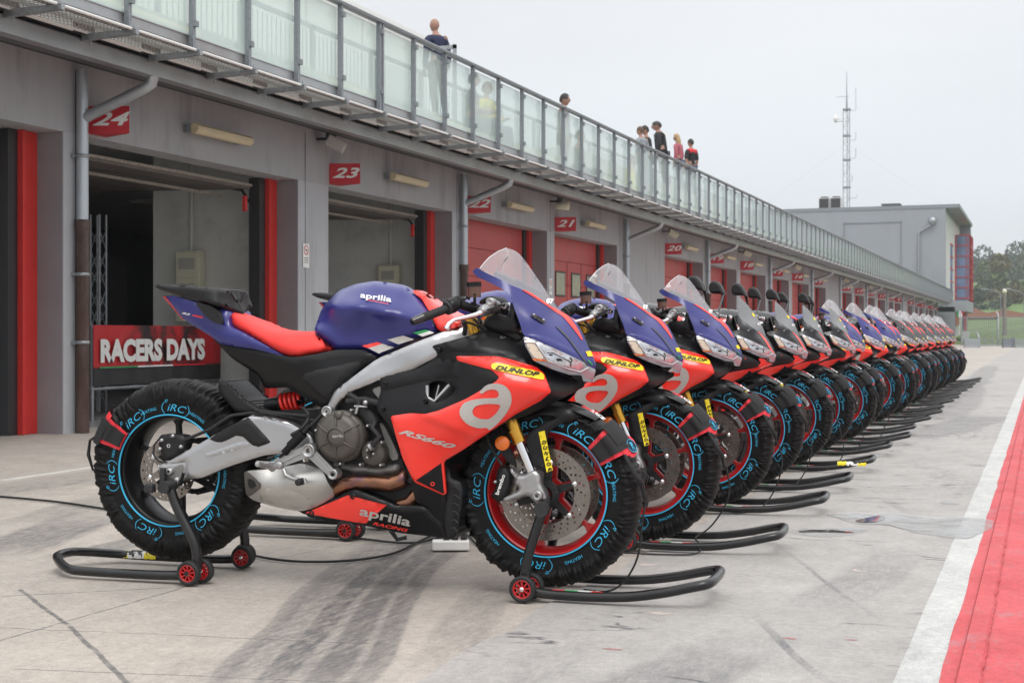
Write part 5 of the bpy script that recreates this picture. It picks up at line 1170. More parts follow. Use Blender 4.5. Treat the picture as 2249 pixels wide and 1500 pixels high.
    panel('knee_pad', cv(cB, [(50, 620), (80, 600), (400, 530), (330, 590), (240, 670), (190, 740), (160, 745), (60, 650)]), fsc, M_textp, sc, off=.006, rnd=(5, .008), step=8, mirror=True)
    # fork, lowers, caliper
    mb = ptube(cD, [(800, 590, .10), (860, 760, .10)], .0215, 16, mirror=True); ptube(cC, [(450, 110, .105), (520, 280, .105), (556, 368, .105)], .0215, 16, mb, mirror=True); ptube(cC, [(545, 358, .105), (583, 440, .105)], [.0245, .0225], 16, mb, mirror=True); fk_ = lr(mb, 'fork_tube', M_gold, b)
    mb = ptube(cC, [(575, 432, .105), (660, 630, .105)], .0168, 16, mirror=True); lr(mb, 'fork_slider', M_chrome, b)
    fl_ = lambda x, y: .13
    lw = panel('fork_lower', cv(cC, [(525, 597), (560, 640), (610, 640), (640, 612), (685, 612), (712, 640), (716, 700), (745, 762), (752, 800), (690, 828), (662, 800), (640, 775), (560, 795), (485, 818), (475, 790), (570, 742), (575, 720), (545, 705), (552, 660), (520, 625)]), .128, M_alu2, b, skirt=.05, rnd=(6, .014), step=6, cr=.15)
    pdisc(cC, (692, 775), .137, [(.006, -.004), (.011, -.006), (.015, -.006), (.018, 0), (.018, .02)], n=20).obj('axle_end', M_alu2, lw)
    ca_ = panel('front_caliper', cv(cC, [(450, 590), (500, 590), (528, 640), (520, 720), (490, 790), (450, 815), (405, 790), (400, 765), (428, 735), (430, 660)]), .112, M_dark, b, skirt=.06, rnd=(6, .012), step=7)
    ptext('brembo', cC((447, 770)), cC((490, 645)), 8.5, .1135, M_white, ca_, .002, .03)
    pdisc(cC, (425, 687), .115, [(0, -.004), (.005, -.004), (.006, .01)], n=8).obj('bleed_screw', M_alu, ca_)
    mb = ptube(cC, [(366, 370, .12), (385, 440, .12), (430, 520, .12), (470, 580, .12)], .005, 6); mb.obj('brake_hose', M_rubber, b)
    rf = None
    other_side(pdisc(cC, (468, 443), .145, [(0, -.003), (.022, -.003), (.024, 0), (.0245, .006), (.0245, .012)], n=32).obj('side_reflector', M_amber, b))
    panel('reflector_bracket', cv(cC, [(440, 480), (505, 440), (555, 560), (560, 590), (520, 575)]), .122, M_blk, b, skirt=.01)
    # front mudguard
    FD = cv(cC, [(470, 215), (560, 190), (650, 178), (800, 178), (900, 190), (980, 222), (1035, 262), (960, 285), (860, 308), (800, 338), (765, 372), (745, 430), (738, 520), (748, 622), (700, 612), (662, 575), (640, 500), (622, 425), (628, 382), (660, 352), (740, 312), (815, 284), (790, 264), (700, 262), (600, 290), (520, 305), (470, 290)])
    ffd = fld(cC, [(470, 215, .05), (650, 178, .05), (800, 178, .06), (900, 190, .055), (1035, 262, .02), (860, 308, .09), (765, 372, .10), (748, 622, .118), (640, 500, .118), (625, 390, .115), (740, 312, .10), (600, 290, .09), (700, 230, .085), (900, 250, .085)], .001)
    fd = panel('front_mudguard', FD, ffd, M_blk, b, skirt=.012, rnd=(3, .004), step=8, cr=.15)
    mb = MB(); n = 20; vs = []
    for k in range(n + 1):
        a = R(56 + 70 * k / n)
        for q in range(9): t = (q - 4) / 4; rr = .309 - .012 * t * t; y = t * (.076 if k > 3 else .076 - .012 * (3 - k)); vs.append((1.395 + rr * math.cos(a), y, .341 + rr * math.sin(a)))
    mb.add(vs, [(k * 9 + q, k * 9 + q + 1, k * 9 + q + 10, k * 9 + q + 9) for k in range(n) for q in range(8)], 0, True); mb.obj('mudguard_crown', M_blk, fd)
    mb = MB(); pdisc(cC, (718, 592), .124, [(.003, -.002), (.007, -.002), (.0085, .01)], mb, 12); mb.obj('screw', M_dark, fd)
    sk = panel('sticker', cv(cC, [(700, 372), (738, 362), (790, 612), (752, 626)]), ffd, M_yel, fd, off=.004, skirt=.002, ch=0, mirror=False, step=6)
    for k, chh in enumerate('DUNLOP'):
        q = (732 + 7.2 * k, 438 + 34.5 * k); ptext(chh, cC((q[0] - 12, q[1] + 8)), cC((q[0] + 14, q[1] + 13)), 8.5, ffd, M_blk, sk, .0065, .05, .2)
    # bars and controls
    mb = ptube(cD, [(245, 648, .36), (352, 606, .335)], [.0125, .0155], 14); ptube(cD, [(236, 652, .362), (250, 646, .358)], .009, 10, mb); hb = mb.obj('bar_end', M_blk2, b); other_side(hb)
    mb = MB(); P = [(340, 612, .335), (590, 516, .275)]
    ptube(cD, P, .0135, 14, mb)
    for k in range(9): f = k / 9; q = [P[0][i] * (1 - f) + P[1][i] * f for i in range(3)]; q2 = [q[0] + 12, q[1] - 5, q[2]]; ptube(cD, [q, q2], .0150, 14, mb)
    ptube(cD, [(575, 520, .28), (640, 495, .26)], .0225, 16, mb); other_side(mb.obj('grip', M_rubber, b))
    mb = ptube(cD, [(610, 500, .27), (650, 480, .26), (700, 475, .25)], [.024, .026, .016], 12); ptube(cD, [(700, 480, .25), (830, 520, .20), (900, 540, .15)], .015, 12, mb); ptube(cD, [(780, 430, .2), (790, 400, .2)], .008, 8, mb); ptube(cD, [(630, 440, .26), (680, 420, .25), (730, 470, .24)], .010, 8, mb); other_side(mb.obj('throttle_housing', M_blk, b), 'switch_housing')
    mb = ptube(cD, [(580, 712, .37), (600, 668, .365), (650, 630, .35), (760, 605, .30), (860, 580, .27), (905, 560, .25)], [.009, .007, .0065, .0075, .009, .011], 8); ptube(cD, [(578, 715, .37), (584, 705, .37)], .011, 8, mb); other_side(mb.obj('brake_lever', M_chrome, b), 'clutch_lever')
    mb = ptube(cD, [(900, 555, .24), (930, 530, .22), (1010, 500, .18)], [.012, .016, .014], 10); pdisc(cD, (1000, 455), .20, [(0, -.008), (.006, -.008), (.008, -.010), (.013, -.010), (.014, .03)], mb, 16); pdisc(cD, (928, 535), .25, [(0, -.006), (.008, -.006), (.009, .02)], mb, 10); ptube(cD, [(1000, 470, .15), (1060, 500, .12)], .02, 10, mb); pdisc(cD, (1140, 495), .12, [(.004, -.010), (.011, -.010), (.012, .02)], mb, 14); mb.obj('top_yoke', M_alu2, b)
    mb = ptube(cD, [(930, 540, .24), (1020, 520, .2), (1080, 490, .16), (1140, 480, .13), (1150, 520, .12)], .0035, 6); ptube(cD, [(740, 640, .2), (760, 700, .18), (750, 770, .16)], .008, 8, mb); ptube(cD, [(840, 620, .16), (900, 680, .15), (960, 725, .14)], .005, 8, mb); ptube(cD, [(760, 650, .19), (840, 670, .16), (920, 720, .14)], .004, 8, mb); mb.obj('bar_cable', M_rubber, b)
    mb = ptube(cD, [(843, 300, .20), (846, 410, .20)], .0225, 18); rs = mb.obj('brake_reservoir', M_ambfl, b)
    mb = ptube(cD, [(841, 265, .20), (843, 308, .20)], .0250, 18); mb.obj('cap', M_blk, rs)
    mb = ptube(cD, [(850, 375, .22), (850, 500, .20)], .005, 8); ptube(cD, [(880, 520, .19), (830, 470, .2), (900, 510, .18)], .008, 6, mb); mb.obj('bracket', M_dark, rs)
    dsh = panel('instrument_pod', cv(cD, [(900, 440), (960, 400), (1040, 400), (1075, 440), (1070, 500), (1010, 500), (960, 470), (890, 480)]), .08, M_blk, b, close=True, rnd=(6, .02), step=7)
    panel('inner_cover', cv(cD, [(920, 700), (960, 600), (1040, 570), (1180, 600), (1200, 450), (1225, 480), (1300, 760), (1100, 760), (1020, 730)]), .14, M_blk, b, skirt=.03, rnd=(5, .01), step=9)
    panel('inner_tray', cv(cD, [(880, 740), (950, 690), (1100, 640), (1290, 780), (1300, 820), (1000, 830)]), .12, M_dark, b, close=True, step=12)
    # cowl, screen, headlight
    if K:
        k_ = lambda L: TPS([(*cE(p), l) for p, l in L], .001)
        fsn = k_([((613, 355), .0), ((650, 385), 0), ((720, 455), 0), ((790, 545), 0), ((850, 640), 0), ((895, 730), 0), ((920, 800), 0), ((612, 480), .08), ((612, 575), .13), ((700, 642), .14), ((785, 712), .13), ((850, 760), .06), ((700, 560), .08)])
        sn = panel('windscreen', cv(cE, [(613, 355), (650, 385), (720, 455), (790, 545), (850, 640), (895, 730), (920, 800), (850, 748), (785, 712), (700, 645), (614, 578), (609, 480)]), fsn, M_smoke, b, boff=3.45, step=6, skirt=.003)
        panel('screen_sticker', cv(cE, [(757, 540), (775, 538), (800, 572), (780, 578)]), fsn, M_yel, sn, off=.004, boff=3.45, ch=0, mirror=False, skirt=.001)
        ptext('07', cE((822, 672)), cE((862, 676)), 6, fsn, M_white, sn, .005, .04, boff=3.45)
        fcw = k_([((500, 745), .17), ((590, 590), .14), ((620, 575), .145), ((700, 642), .145), ((785, 712), .135), ((850, 760), .06), ((920, 800), 0), ((935, 820), 0), ((970, 880), 0), ((1000, 950), 0), ((1015, 990), 0), ((985, 985), .03), ((935, 935), .065), ((820, 880), .12), ((700, 830), .16), ((590, 795), .18), ((700, 750), .155), ((850, 830), .11)])
        cw = panel('front_cowl', cv(cE, [(500, 750), (560, 735), (640, 722), (785, 714), (850, 750), (920, 800), (945, 835), (975, 890), (1000, 950), (1016, 992), (985, 985), (935, 935), (820, 882), (700, 832), (590, 797), (540, 790)]), fcw, M_blk2, b, off=.003, boff=3.45, step=6, skirt=.008)
        panel('cheek', cv(cE, [(592, 590), (612, 577), (700, 645), (790, 714), (700, 722), (640, 724), (622, 700)]), fcw, M_gry, cw, off=.008, boff=3.45, step=6, rnd=(3, .005))
        panel('red_stripe', cv(cE, [(818, 738), (850, 752), (905, 810), (950, 880), (990, 950), (1014, 985), (1000, 990), (975, 960), (910, 850), (860, 780)]), fcw, M_redp, cw, off=.007, boff=3.45, step=6, skirt=.002)
        for s_, q in ((1, .40), (-1, .40)):
            mb = MB(); c = bp(*cE((165, 225)), .40, 3.45)
            poly = [(-.045, -.012), (-.047, .022), (-.030, .045), (-.005, .048), (.020, .025), (.042, -.020), (.045, -.040), (.025, -.030), (-.035, -.030)]
            mb.prism([(c.x + a, c.z + d) for a, d in poly], s_ * -.33, s_ * -.46, bev=.014); mo = mb.obj('mirror', M_textp, b)
            mb = MB(); mb.tube([(c.x + .035, s_ * -.36, c.z - .035), (c.x + .036, s_ * -.30, c.z - .08), (c.x + .02, s_ * -.24, c.z - .15), (c.x, s_ * -.22, c.z - .19)], [.010, .006, .006, .012], 8); mb.obj('mirror_stem', M_gry if s_ < 0 else M_blk, mo)
    else:
        CW = [(1038, 598), (1041, 592), (1047, 588), (1067.6, 599.7), (1099, 614), (1122, 626), (1144.6, 634.8), (1183, 655.6), (1207, 671), (1228, 681.6), (1252.5, 695.5), (1266, 709), (1280, 733.6), (1292, 761), (1302.7, 783.8), (1308.8, 804.6), (1306, 811), (1296, 805), (1280, 792.5), (1249, 778.6), (1211, 761), (1174.5, 745.7), (1149.4, 736), (1141.6, 709), (1131, 681.6), (1119.7, 647), (1099, 632.5), (1065, 615.5), (1049, 609)]
        cw = panel('front_cowl', CW, FC, bod, b, step=6, skirt=.008, ch=1, cr=.12)
        panel('red_stripe', cv(cF, [(250, -30), (350, 0), (480, 80), (620, 178), (735, 238), (860, 310), (930, 400), (990, 500), (1035, 600), (1030, 625), (985, 560), (900, 450), (790, 320), (700, 265), (560, 165), (400, 60)]), FC, M_redp, cw, off=.003, step=6, skirt=.001)
        panel('crease_strip', cv(cF, [(690, 440), (730, 450), (870, 590), (960, 720), (1100, 920), (1120, 960), (1085, 930), (940, 720), (850, 600)]), FC, M_gry, cw, off=.004, step=6, skirt=.002)
        panel('belt_crease', cv(cF, [(300, 560), (360, 535), (545, 555), (930, 740), (1040, 875), (870, 800), (640, 700), (430, 608)]), FC, bod, cw, off=.004, step=6, rnd=(5, .004))
        pm = panel('mirror_blank', cv(cF, [(375, 300), (400, 278), (430, 285), (555, 365), (565, 390), (545, 405), (520, 400), (400, 325)]), FC, M_blk2, cw, off=.010, step=5, rnd=(3, .004), ch=1)
        mb = MB(); 
        for q in ((418, 295), (540, 362)): pdisc(cF, q, FC(*cF(q)) + .012, [(0, -.003), (.0035, -.003), (.004, .003)], mb, 10)
        mb.obj('screw', M_alu, pm)
        panel('sticker', cv(cF, [(1075, 760), (1140, 752), (1158, 800), (1170, 822), (1100, 822)]), FC, M_yel, cw, off=.004, ch=0, mirror=False, skirt=.001, step=5)
        panel('green_tip', cv(cF, [(1095, 870), (1120, 875), (1168, 925), (1150, 940)]), FC, M_gw, cw, off=.004, ch=0, mirror=True, skirt=.001, step=5)
        sn = panel('windscreen', [(1054, 590), (1063, 578), (1076, 564.5), (1095, 552), (1112, 545), (1127, 549), (1140, 557), (1160, 582), (1185, 618), (1210, 655), (1231, 687), (1228, 682), (1207, 671), (1183, 655.6), (1144.6, 634.8), (1122, 626), (1099, 614), (1067.6, 599.7)], FSC, M_screen, b, step=7, skirt=.0015, cr=.12)
        mb = MB(); P = [bp(x, y, max(0, FSC(x, y))) for x, y in [(1054, 590), (1063, 578), (1076, 564.5), (1095, 552), (1112, 545)]]; mb.tube(P, .0016, 5); mb.tube([Vector((p.x, -p.y, p.z)) for p in P], .0016, 5)
        P = [bp(x, y, 0) for x, y in [(1112, 545), (1127, 549), (1140, 557), (1160, 582), (1185, 618)]]; mb.obj('screen_edge', mat('frosted_edge', (.7, .72, .75), .4), sn)
        ptext('07', cD((1540, 470)), cD((1612, 478)), 12, FSC, M_white, sn, .004, .06)
        panel('number_patch', cD and cv(cD, [(1530, 360), (1560, 350), (1610, 430), (1640, 500), (1600, 500), (1545, 440)]), FSC, M_dark, sn, off=.002, mirror=False, skirt=.001, step=6) if False else None
        mb = ptube(cD, [(1060, 170, .09), (1250, 260, .09)], .006, 6); ptube(cD, [(1060, 160, .09), (1170, 20, .07)], .0016, 5, mb); ptube(cD, [(1065, 165, .09), (1060, 150, -.09)], .003, 5, mb); mb.obj('screen_bracket', M_gry, sn)
        if C_:
            panel('nose_red', cv(cF, [(700, 1290), (990, 1240), (1090, 1165), (1180, 1150), (1000, 1265), (760, 1400)]), FS, M_redp, b, off=.015)
    HL = cv(cF, [(285, 572), (400, 602), (640, 705), (860, 805), (1040, 890), (1130, 955), (1196, 990), (1202, 1005), (1165, 1140), (1140, 1152), (1045, 1140), (1022, 1062), (860, 1056), (640, 982), (420, 882), (370, 800), (308, 690)])
    hl = panel('headlight', HL, FH, M_lens, b, off=.004, step=6, skirt=.02, cr=.1, rnd=(2.5, .004))
    panel('reflector', cv(cF, [(440, 640), (540, 670), (860, 820), (1035, 905), (1045, 950), (990, 995), (880, 960), (740, 925), (600, 860), (520, 740)]), FH, M_refl, hl, off=.006, step=6, skirt=.003)
    panel('indicator', cv(cF, [(310, 600), (395, 625), (440, 680), (560, 860), (430, 850), (340, 720)]), FH, M_indic, hl, off=.006, step=6, skirt=.003)
    panel('amber_edge', cv(cF, [(395, 850), (560, 862), (590, 885), (420, 878)]), FH, M_amber, hl, off=.0065, ch=0, step=6, skirt=.002)
    panel('lamp_unit', cv(cF, [(600, 800), (650, 790), (660, 815), (620, 815)]), FH, M_dark, hl, off=.008, step=6, skirt=.002); panel('lamp_unit', cv(cF, [(705, 850), (760, 850), (790, 880), (710, 885)]), FH, M_dark, hl, off=.008, step=6, skirt=.002)
    mb = MB()
    for pl in ([(590, 780), (650, 775), (860, 880), (890, 905), (890, 955)], [(885, 840), (905, 870), (900, 900)]): mb.tube([bp(*cF(p), FH(*cF(p)) + .009) for p in pl], .0014, 5)
    mb.obj('lens_line', M_dark, hl)
    mb = MB(); P = [(300, 640), (380, 640), (440, 650), (600, 880), (860, 985), (1010, 1020), (1110, 965)]
    mb.tube([bp(*cF(p), max(.002, FH(*cF(p)) + .008)) for p in P], .0026, 5); mb.obj('light_guide', M_chrome, hl)
    return b
# ---------------------------------------------------------------- tyre warmers, stands
M_cloth = mat('black_nylon', (.0045, .0042, .0043), .5, var=.25, scale=18, bump=.15, bscale=60, spec=.22)
M_band = mat('black_neoprene', (.006, .009, .014), .85, var=.1, scale=60)
M_cyan = mat('cyan_print', (.035, .42, .68), .6, var=.05)
M_cyd = mat('cyan_lining', (.025, .22, .36), .8, var=.1)
M_strapr = mat('red_webbing', (.68, .03, .045), .7, var=.1, scale=80)
M_strapb = mat('black_webbing', (.012, .012, .013), .75, var=.2, scale=60)
M_stand = mat('black_powder_coat', (.008, .008, .009), .30, .1, var=.2, scale=25, coat=.2, dirt=(.018, .018, .018), dscale=14)
def warmer(front):
    Rr, w0, ri = (.315, .064, .207) if front else (.325, .084, .197)
    e_ = empty('tyre_warmer', (0, 0, 0)); sd = 1.0 if front else 9.0
    n = 640; prof = []                                   # (r, y) from near inner hem over the crown to the far hem
    half = [(ri, -w0 + .012), (ri + .002, -w0), (ri + .028, -w0 - .004), (ri + .050, -w0 - .005), (ri + .060, -w0 - .010), (ri + .072, -w0 - .012), (Rr - .028, -w0 - .006), (Rr - .012, -w0 * .82), (Rr - .004, -w0 * .5), (Rr, -w0 * .2)]
    # denser rows
    def dens(h, k):
        o = []
        for i in range(len(h) - 1):
            for q in range(k): f = q / k; o.append((h[i][0] * (1 - f) + h[i + 1][0] * f, h[i][1] * (1 - f) + h[i + 1][1] * f))
        return o + [h[-1]]
    h = dens(half, 2); prof = h + [(r, -y) for r, y in h[::-1]]
    m = len(prof); vs = []
    def wr(a, r, y):
        s = min(1, max(0, (r - ri - .045) / .02)); sg = 1 if y > 0 else -1
        k = (a / (2 * math.pi)) * 46
        q = noise.noise((math.cos(a) * 5, math.sin(a) * 5, sd + sg * 2 + r * 7)); q2 = noise.noise((math.cos(a + r * 1.2) * 14, math.sin(a + r * 1.2) * 14, sd + sg + r * 3)); q3 = noise.noise((math.cos(a) * 2.5, math.sin(a) * 2.5, sd + r * 12))
        rid = (1 - abs(q2) * 3.6)
        crown = min(1, max(0, (Rr - r) / .05)) 
        amp = s * (.35 + .65 * crown)
        q4 = noise.noise((math.cos(a - r * 1.0) * 25, math.sin(a - r * 1.0) * 25, sd * 3 + sg + r * 4)); r4 = 1 - abs(q4) * 3.2
        return .8 * amp * (.006 * q + .0085 * rid * (.8 + q3) + .0045 * r4 * (.8 + q) - .004), s * (.005 * q3 + (.004 * rid + .003 * r4) * (1 - crown * .6))
    for i in range(n):
        a = 2 * math.pi * i / n
        for (r, y) in prof:
            dy, dr = wr(a, r, y); yy = y + (-dy if y < 0 else dy); rr = r + dr
            if front:                            # pressed flat under the mudguard
                dg = math.degrees(a); sq = max(0, min(1, (dg - 48) / 10)) * max(0, min(1, (140 - dg) / 12)); rr = rr - sq * max(0, rr - .265) * .48; yy *= 1 - .12 * sq
            vs.append((rr * math.cos(a), yy, rr * math.sin(a)))
    mb = MB(); fs = []
    for i in range(n):
        j = (i + 1) % n
        for q in range(m - 1): fs.append((i * m + q, j * m + q, j * m + q + 1, i * m + q + 1))
    mb.add(vs, fs, 0, True)
    for k, f in enumerate(mb.f):
        q = k % (m - 1); r = prof[q][0]
        if r < ri + .046 : mb.m[k] = 1
    mb.obj('cover', [M_cloth, M_band], e_)
    mb = MB(); mb.lathe([(ri + .0015, -w0 - .003), (ri + .002, -w0 - .0065), (ri + .0062, -w0 - .0068), (ri + .0066, -w0 - .003)], (0, 0, 0), 'y', 90); mb.lathe([(ri + .0085, w0 + .003), (ri + .004, w0 + .0065), (ri - .001, w0 - .0)], (0, 0, 0), 'y', 90); mb.obj('hem_line', M_cyan, e_)
    mb = MB(); mb.lathe([(ri + .001, w0 - .003), (ri + .045, w0 - .008)], (0, 0, 0), 'y', 90); mb.lathe([(ri + .046, w0 - .008), (ri + .05, -w0 + .002)], (0, 0, 0), 'y', 90) if False else None
    mb.obj('lining', M_cyd, e_)
    # lettering round the hem
    ytx = -w0 - .0115
    logos, heat = ([178, 105, 57, 24, -33, -97], [151, 4, -65, -140, 82]) if front else ([82, 129, -174, -110, -46], [110, 59, 161, -137, -6, -74])
    tv, tf = text_mesh('iRC', .0365, -.0002, .28, 0, 1.0, xs=1.3); hv, hf = text_mesh('HEATING', .0150, .0000, .1, 0, 1.05, xs=1.0)
    mb = MB()
    def put(tv, tf, deg, r0, flip=1):
        P = []
        for v in tv:
            a = R(deg) - v[0] / r0; r = r0 + v[1]; P.append(Vector((r * math.cos(a), ytx, r * math.sin(a))))
        mb.add(P, [f if (P[f[1]] - P[f[0]]).cross(P[f[2]] - P[f[0]]).y < 0 else f[::-1] for f in tf])
    for dg in logos:
        put(tv, tf, dg, ri + .030)
        for s_ in (-1, 1):                                 # round brackets either side
            pts = []
            for k in range(9): t = -1 + k / 4; pts.append((s_ * (.055 - .012 * t * t), t * .0215))
            for k in range(8):
                (x0, y0), (x1, y1) = pts[k], pts[k + 1]; put([(x0 - .0012, y0, 0), (x0 + .0012, y0, 0), (x1 + .0012, y1, 0), (x1 - .0012, y1, 0)], [(0, 1, 2, 3)], dg, ri + .030)
        ring = [(-.036 + .0055 * math.cos(t), .0245 + .0055 * math.sin(t), 0) for t in np.linspace(0, 5.2, 9)] + [(-.036 + .0032 * math.cos(t), .0245 + .0032 * math.sin(t), 0) for t in np.linspace(0, 5.2, 9)]
        put(ring, [(k, k + 1, k + 10, k + 9) for k in range(8)], dg, ri + .030)
    for dg in heat: put(hv, hf, dg, ri + .030)
    mb.obj('lettering', M_cyan, e_)
    # strap patch following the section
    full = half + [(Rr, 0)]
    cum = [0]
    for i in range(len(full) - 1): cum.append(cum[-1] + math.hypot(full[i + 1][0] - full[i][0], full[i + 1][1] - full[i][1]))
    def at(s):
        s = max(0, min(cum[-1] - 1e-6, s))
        for i in range(len(full) - 1):
            if s <= cum[i + 1]: f = (s - cum[i]) / (cum[i + 1] - cum[i]); return full[i][0] * (1 - f) + full[i + 1][0] * f, full[i][1] * (1 - f) + full[i + 1][1] * f, i
    def patch(mb, a0, a1, s0, s1, lift, taper=0):
        nx, ny = 16, 8; vs = []
        for i in range(nx + 1):
            s = s0 + (s1 - s0) * i / nx; r, y, k = at(s); dr, dy = full[k + 1][0] - full[k][0], full[k + 1][1] - full[k][1]; l = math.hypot(dr, dy); nr, nyy = dy / l, -dr / l
            if nyy > 0: pass
            for q in range(ny + 1):
                t = q / ny; c = (a0 + a1) / 2; hw = (a1 - a0) / 2 * (1 - taper * i / nx); a = R(c + (t * 2 - 1) * hw)
                rr = r + abs(nr) * lift; yy = y - abs(nyy) * lift - .004
                vs.append((rr * math.cos(a), yy, rr * math.sin(a)))
        mb.add(vs, [(i * (ny + 1) + q, i * (ny + 1) + q + 1, (i + 1) * (ny + 1) + q + 1, (i + 1) * (ny + 1) + q) for i in range(nx) for q in range(ny)], 0, True)
    ac = 38 if front else 151
    mb = MB(); patch(mb, ac - 10.5, ac + 9, .003, .115, .011); patch(mb, ac - 13, ac + 7, .105, cum[-1], .013, .35); mb.obj('strap', M_strapr, e_, label='red strap base wrapped over the black cover')
    mb = MB(); patch(mb, ac - 8, ac + 6, .0, .15, .016); patch(mb, ac - 4, ac + 11, .095, .16, .019); mb.obj('strap_top', M_strapb, e_)
    if front:
        mb = MB(); r, y, k = at(.165); a = R(ac - 8); c = Vector(((Rr + .016) * math.cos(a), -.030, (Rr + .016) * math.sin(a))); nrm = Vector((math.cos(a) * .8, -.6, math.sin(a) * .8)).normalized(); u = nrm.orthogonal().normalized(); w = nrm.cross(u)
        for rr, hh in ((.026, .0), (.021, .002)): pass
        c = c - nrm * .006; nrm = Vector((math.cos(a) * .93, -.36, math.sin(a) * .93)).normalized(); u = nrm.orthogonal().normalized(); w = nrm.cross(u)
        fm = MB(); fm.add([c + nrm * .002 + (u * math.cos(t) + w * math.sin(t)) * (.036 + .006 * math.cos(2 * t)) - nrm * .004 for t in np.linspace(0, 6.283, 30, endpoint=False)] + [c + nrm * .003], [(i, (i + 1) % 30, 30) for i in range(30)], 0, True); fm.obj('flap', M_strapr, e_)
        mb.add([c + nrm * .004 + (u * math.cos(t) + w * math.sin(t)) * .026 for t in np.linspace(0, 6.283, 24, endpoint=False)], [tuple(range(24))]); bd = mb.obj('badge', M_band, e_)
        mb = MB(); k = 24; V = [c + nrm * .005 + (u * math.cos(t) + w * math.sin(t)) * q for q in (.024, .0215) for t in np.linspace(0, 6.283, k, endpoint=False)]; mb.add(V, [(i, (i + 1) % k, k + (i + 1) % k, k + i) for i in range(k)])
        tx = Vector((-math.sin(a), 0, math.cos(a))) * -1; tx = (tx - nrm * tx.dot(nrm)).normalized(); ty = nrm.cross(tx); ty = ty if ty.z > 0 else -ty
        v2, f2 = text_mesh('IRC', .018, .001, .2); mb.add([c + nrm * .0055 + tx * v[0] + ty * v[1] for v in v2], f2); mb.obj('badge_print', M_cyan, bd)
        # small print on the crown near the mudguard
        for kk, (txt, aa, mm) in enumerate((('moto', 63, M_strapr), ('RACE', 57, M_white))):
            v2, f2 = text_mesh(txt, .022, .0012, .2); mb = MB(); s0 = .122
            P = []
            for v in v2:
                r, y, k = at(s0 + .012 + v[1]); a = R(aa) - v[0] / Rr; P.append(Vector(((r + .012) * math.cos(a), y - .014, (r + .012) * math.sin(a))))
            mb.add(P, f2); mb.obj('print', mm, e_)
    # power lead
    mb = MB(); a = R(ac - 11)
    if front: mb.tube([((Rr - .01) * math.cos(a), -w0 - .012, (Rr - .01) * math.sin(a)), ((Rr + .0) * math.cos(R(14)), -w0 - .02, (Rr + 0) * math.sin(R(14))), (Rr * 1.04 * math.cos(R(8)), -w0 * .8, Rr * 1.04 * math.sin(R(8))), (Rr * 1.05 * math.cos(R(-2)), -w0 * .5, Rr * 1.05 * math.sin(R(-2)))], [.006, .009, .009, .004], 8)
    else: mb.tube([((Rr - .02) * math.cos(R(156)), -w0 - .02, (Rr - .02) * math.sin(R(156))), ((Rr + .02) * math.cos(R(163)), -w0 * .9, (Rr + .02) * math.sin(R(163))), ((Rr + .02) * math.cos(R(172)), -w0 * .8, (Rr + .02) * math.sin(R(172))), ((Rr + .008) * math.cos(R(182)), -w0 * .6, (Rr + .008) * math.sin(R(182)))], [.005, .005, .007, .004], 8)
    mb.obj('power_lead', M_rubber, e_)
    return e_
def caster(par, x, y, z, r=.044, w=.013):
    c = empty('wheel', (x, y, z)); c.parent = par
    mb = MB(); mb.lathe([(r * .70, -w), (r * .92, -w), (r, -w * .6), (r, w * .6), (r * .92, w), (r * .70, w)], (0, 0, 0), 'y', 32, closed=True); mb.obj('tyre', M_rubber, c)
    mb = MB(); mb.lathe([(r * .60, -w * .9), (r * .70, -w * 1.0), (r * .70, w), (r * .60, w * .9)], (0, 0, 0), 'y', 28, closed=True); mb.lathe([(0, -w * 1.05), (r * .2, -w * 1.05), (r * .2, w)], (0, 0, 0), 'y', 14)
    for k in range(9): mb.box(-.0025, .0025, -w * .8, w * .5, r * .15, r * .62, M=Matrix.Rotation(2 * math.pi * k / 9, 4, 'Y'))
    mb.obj('rim', M_redw, c); mb = MB(); mb.lathe([(0, -w * 1.25), (.006, -w * 1.2), (.008, -w * 1.0)], (0, 0, 0), 'y', 12); mb.obj('hub_cap', M_chrome, c)
def smooth_path(P, k=3):
    P = [Vector(p) for p in P]
    for _ in range(k):
        Q = [P[0]]
        for i in range(len(P) - 1): Q += [P[i] * .75 + P[i + 1] * .25, P[i] * .25 + P[i + 1] * .75]
        P = Q + [P[-1]]
    return P
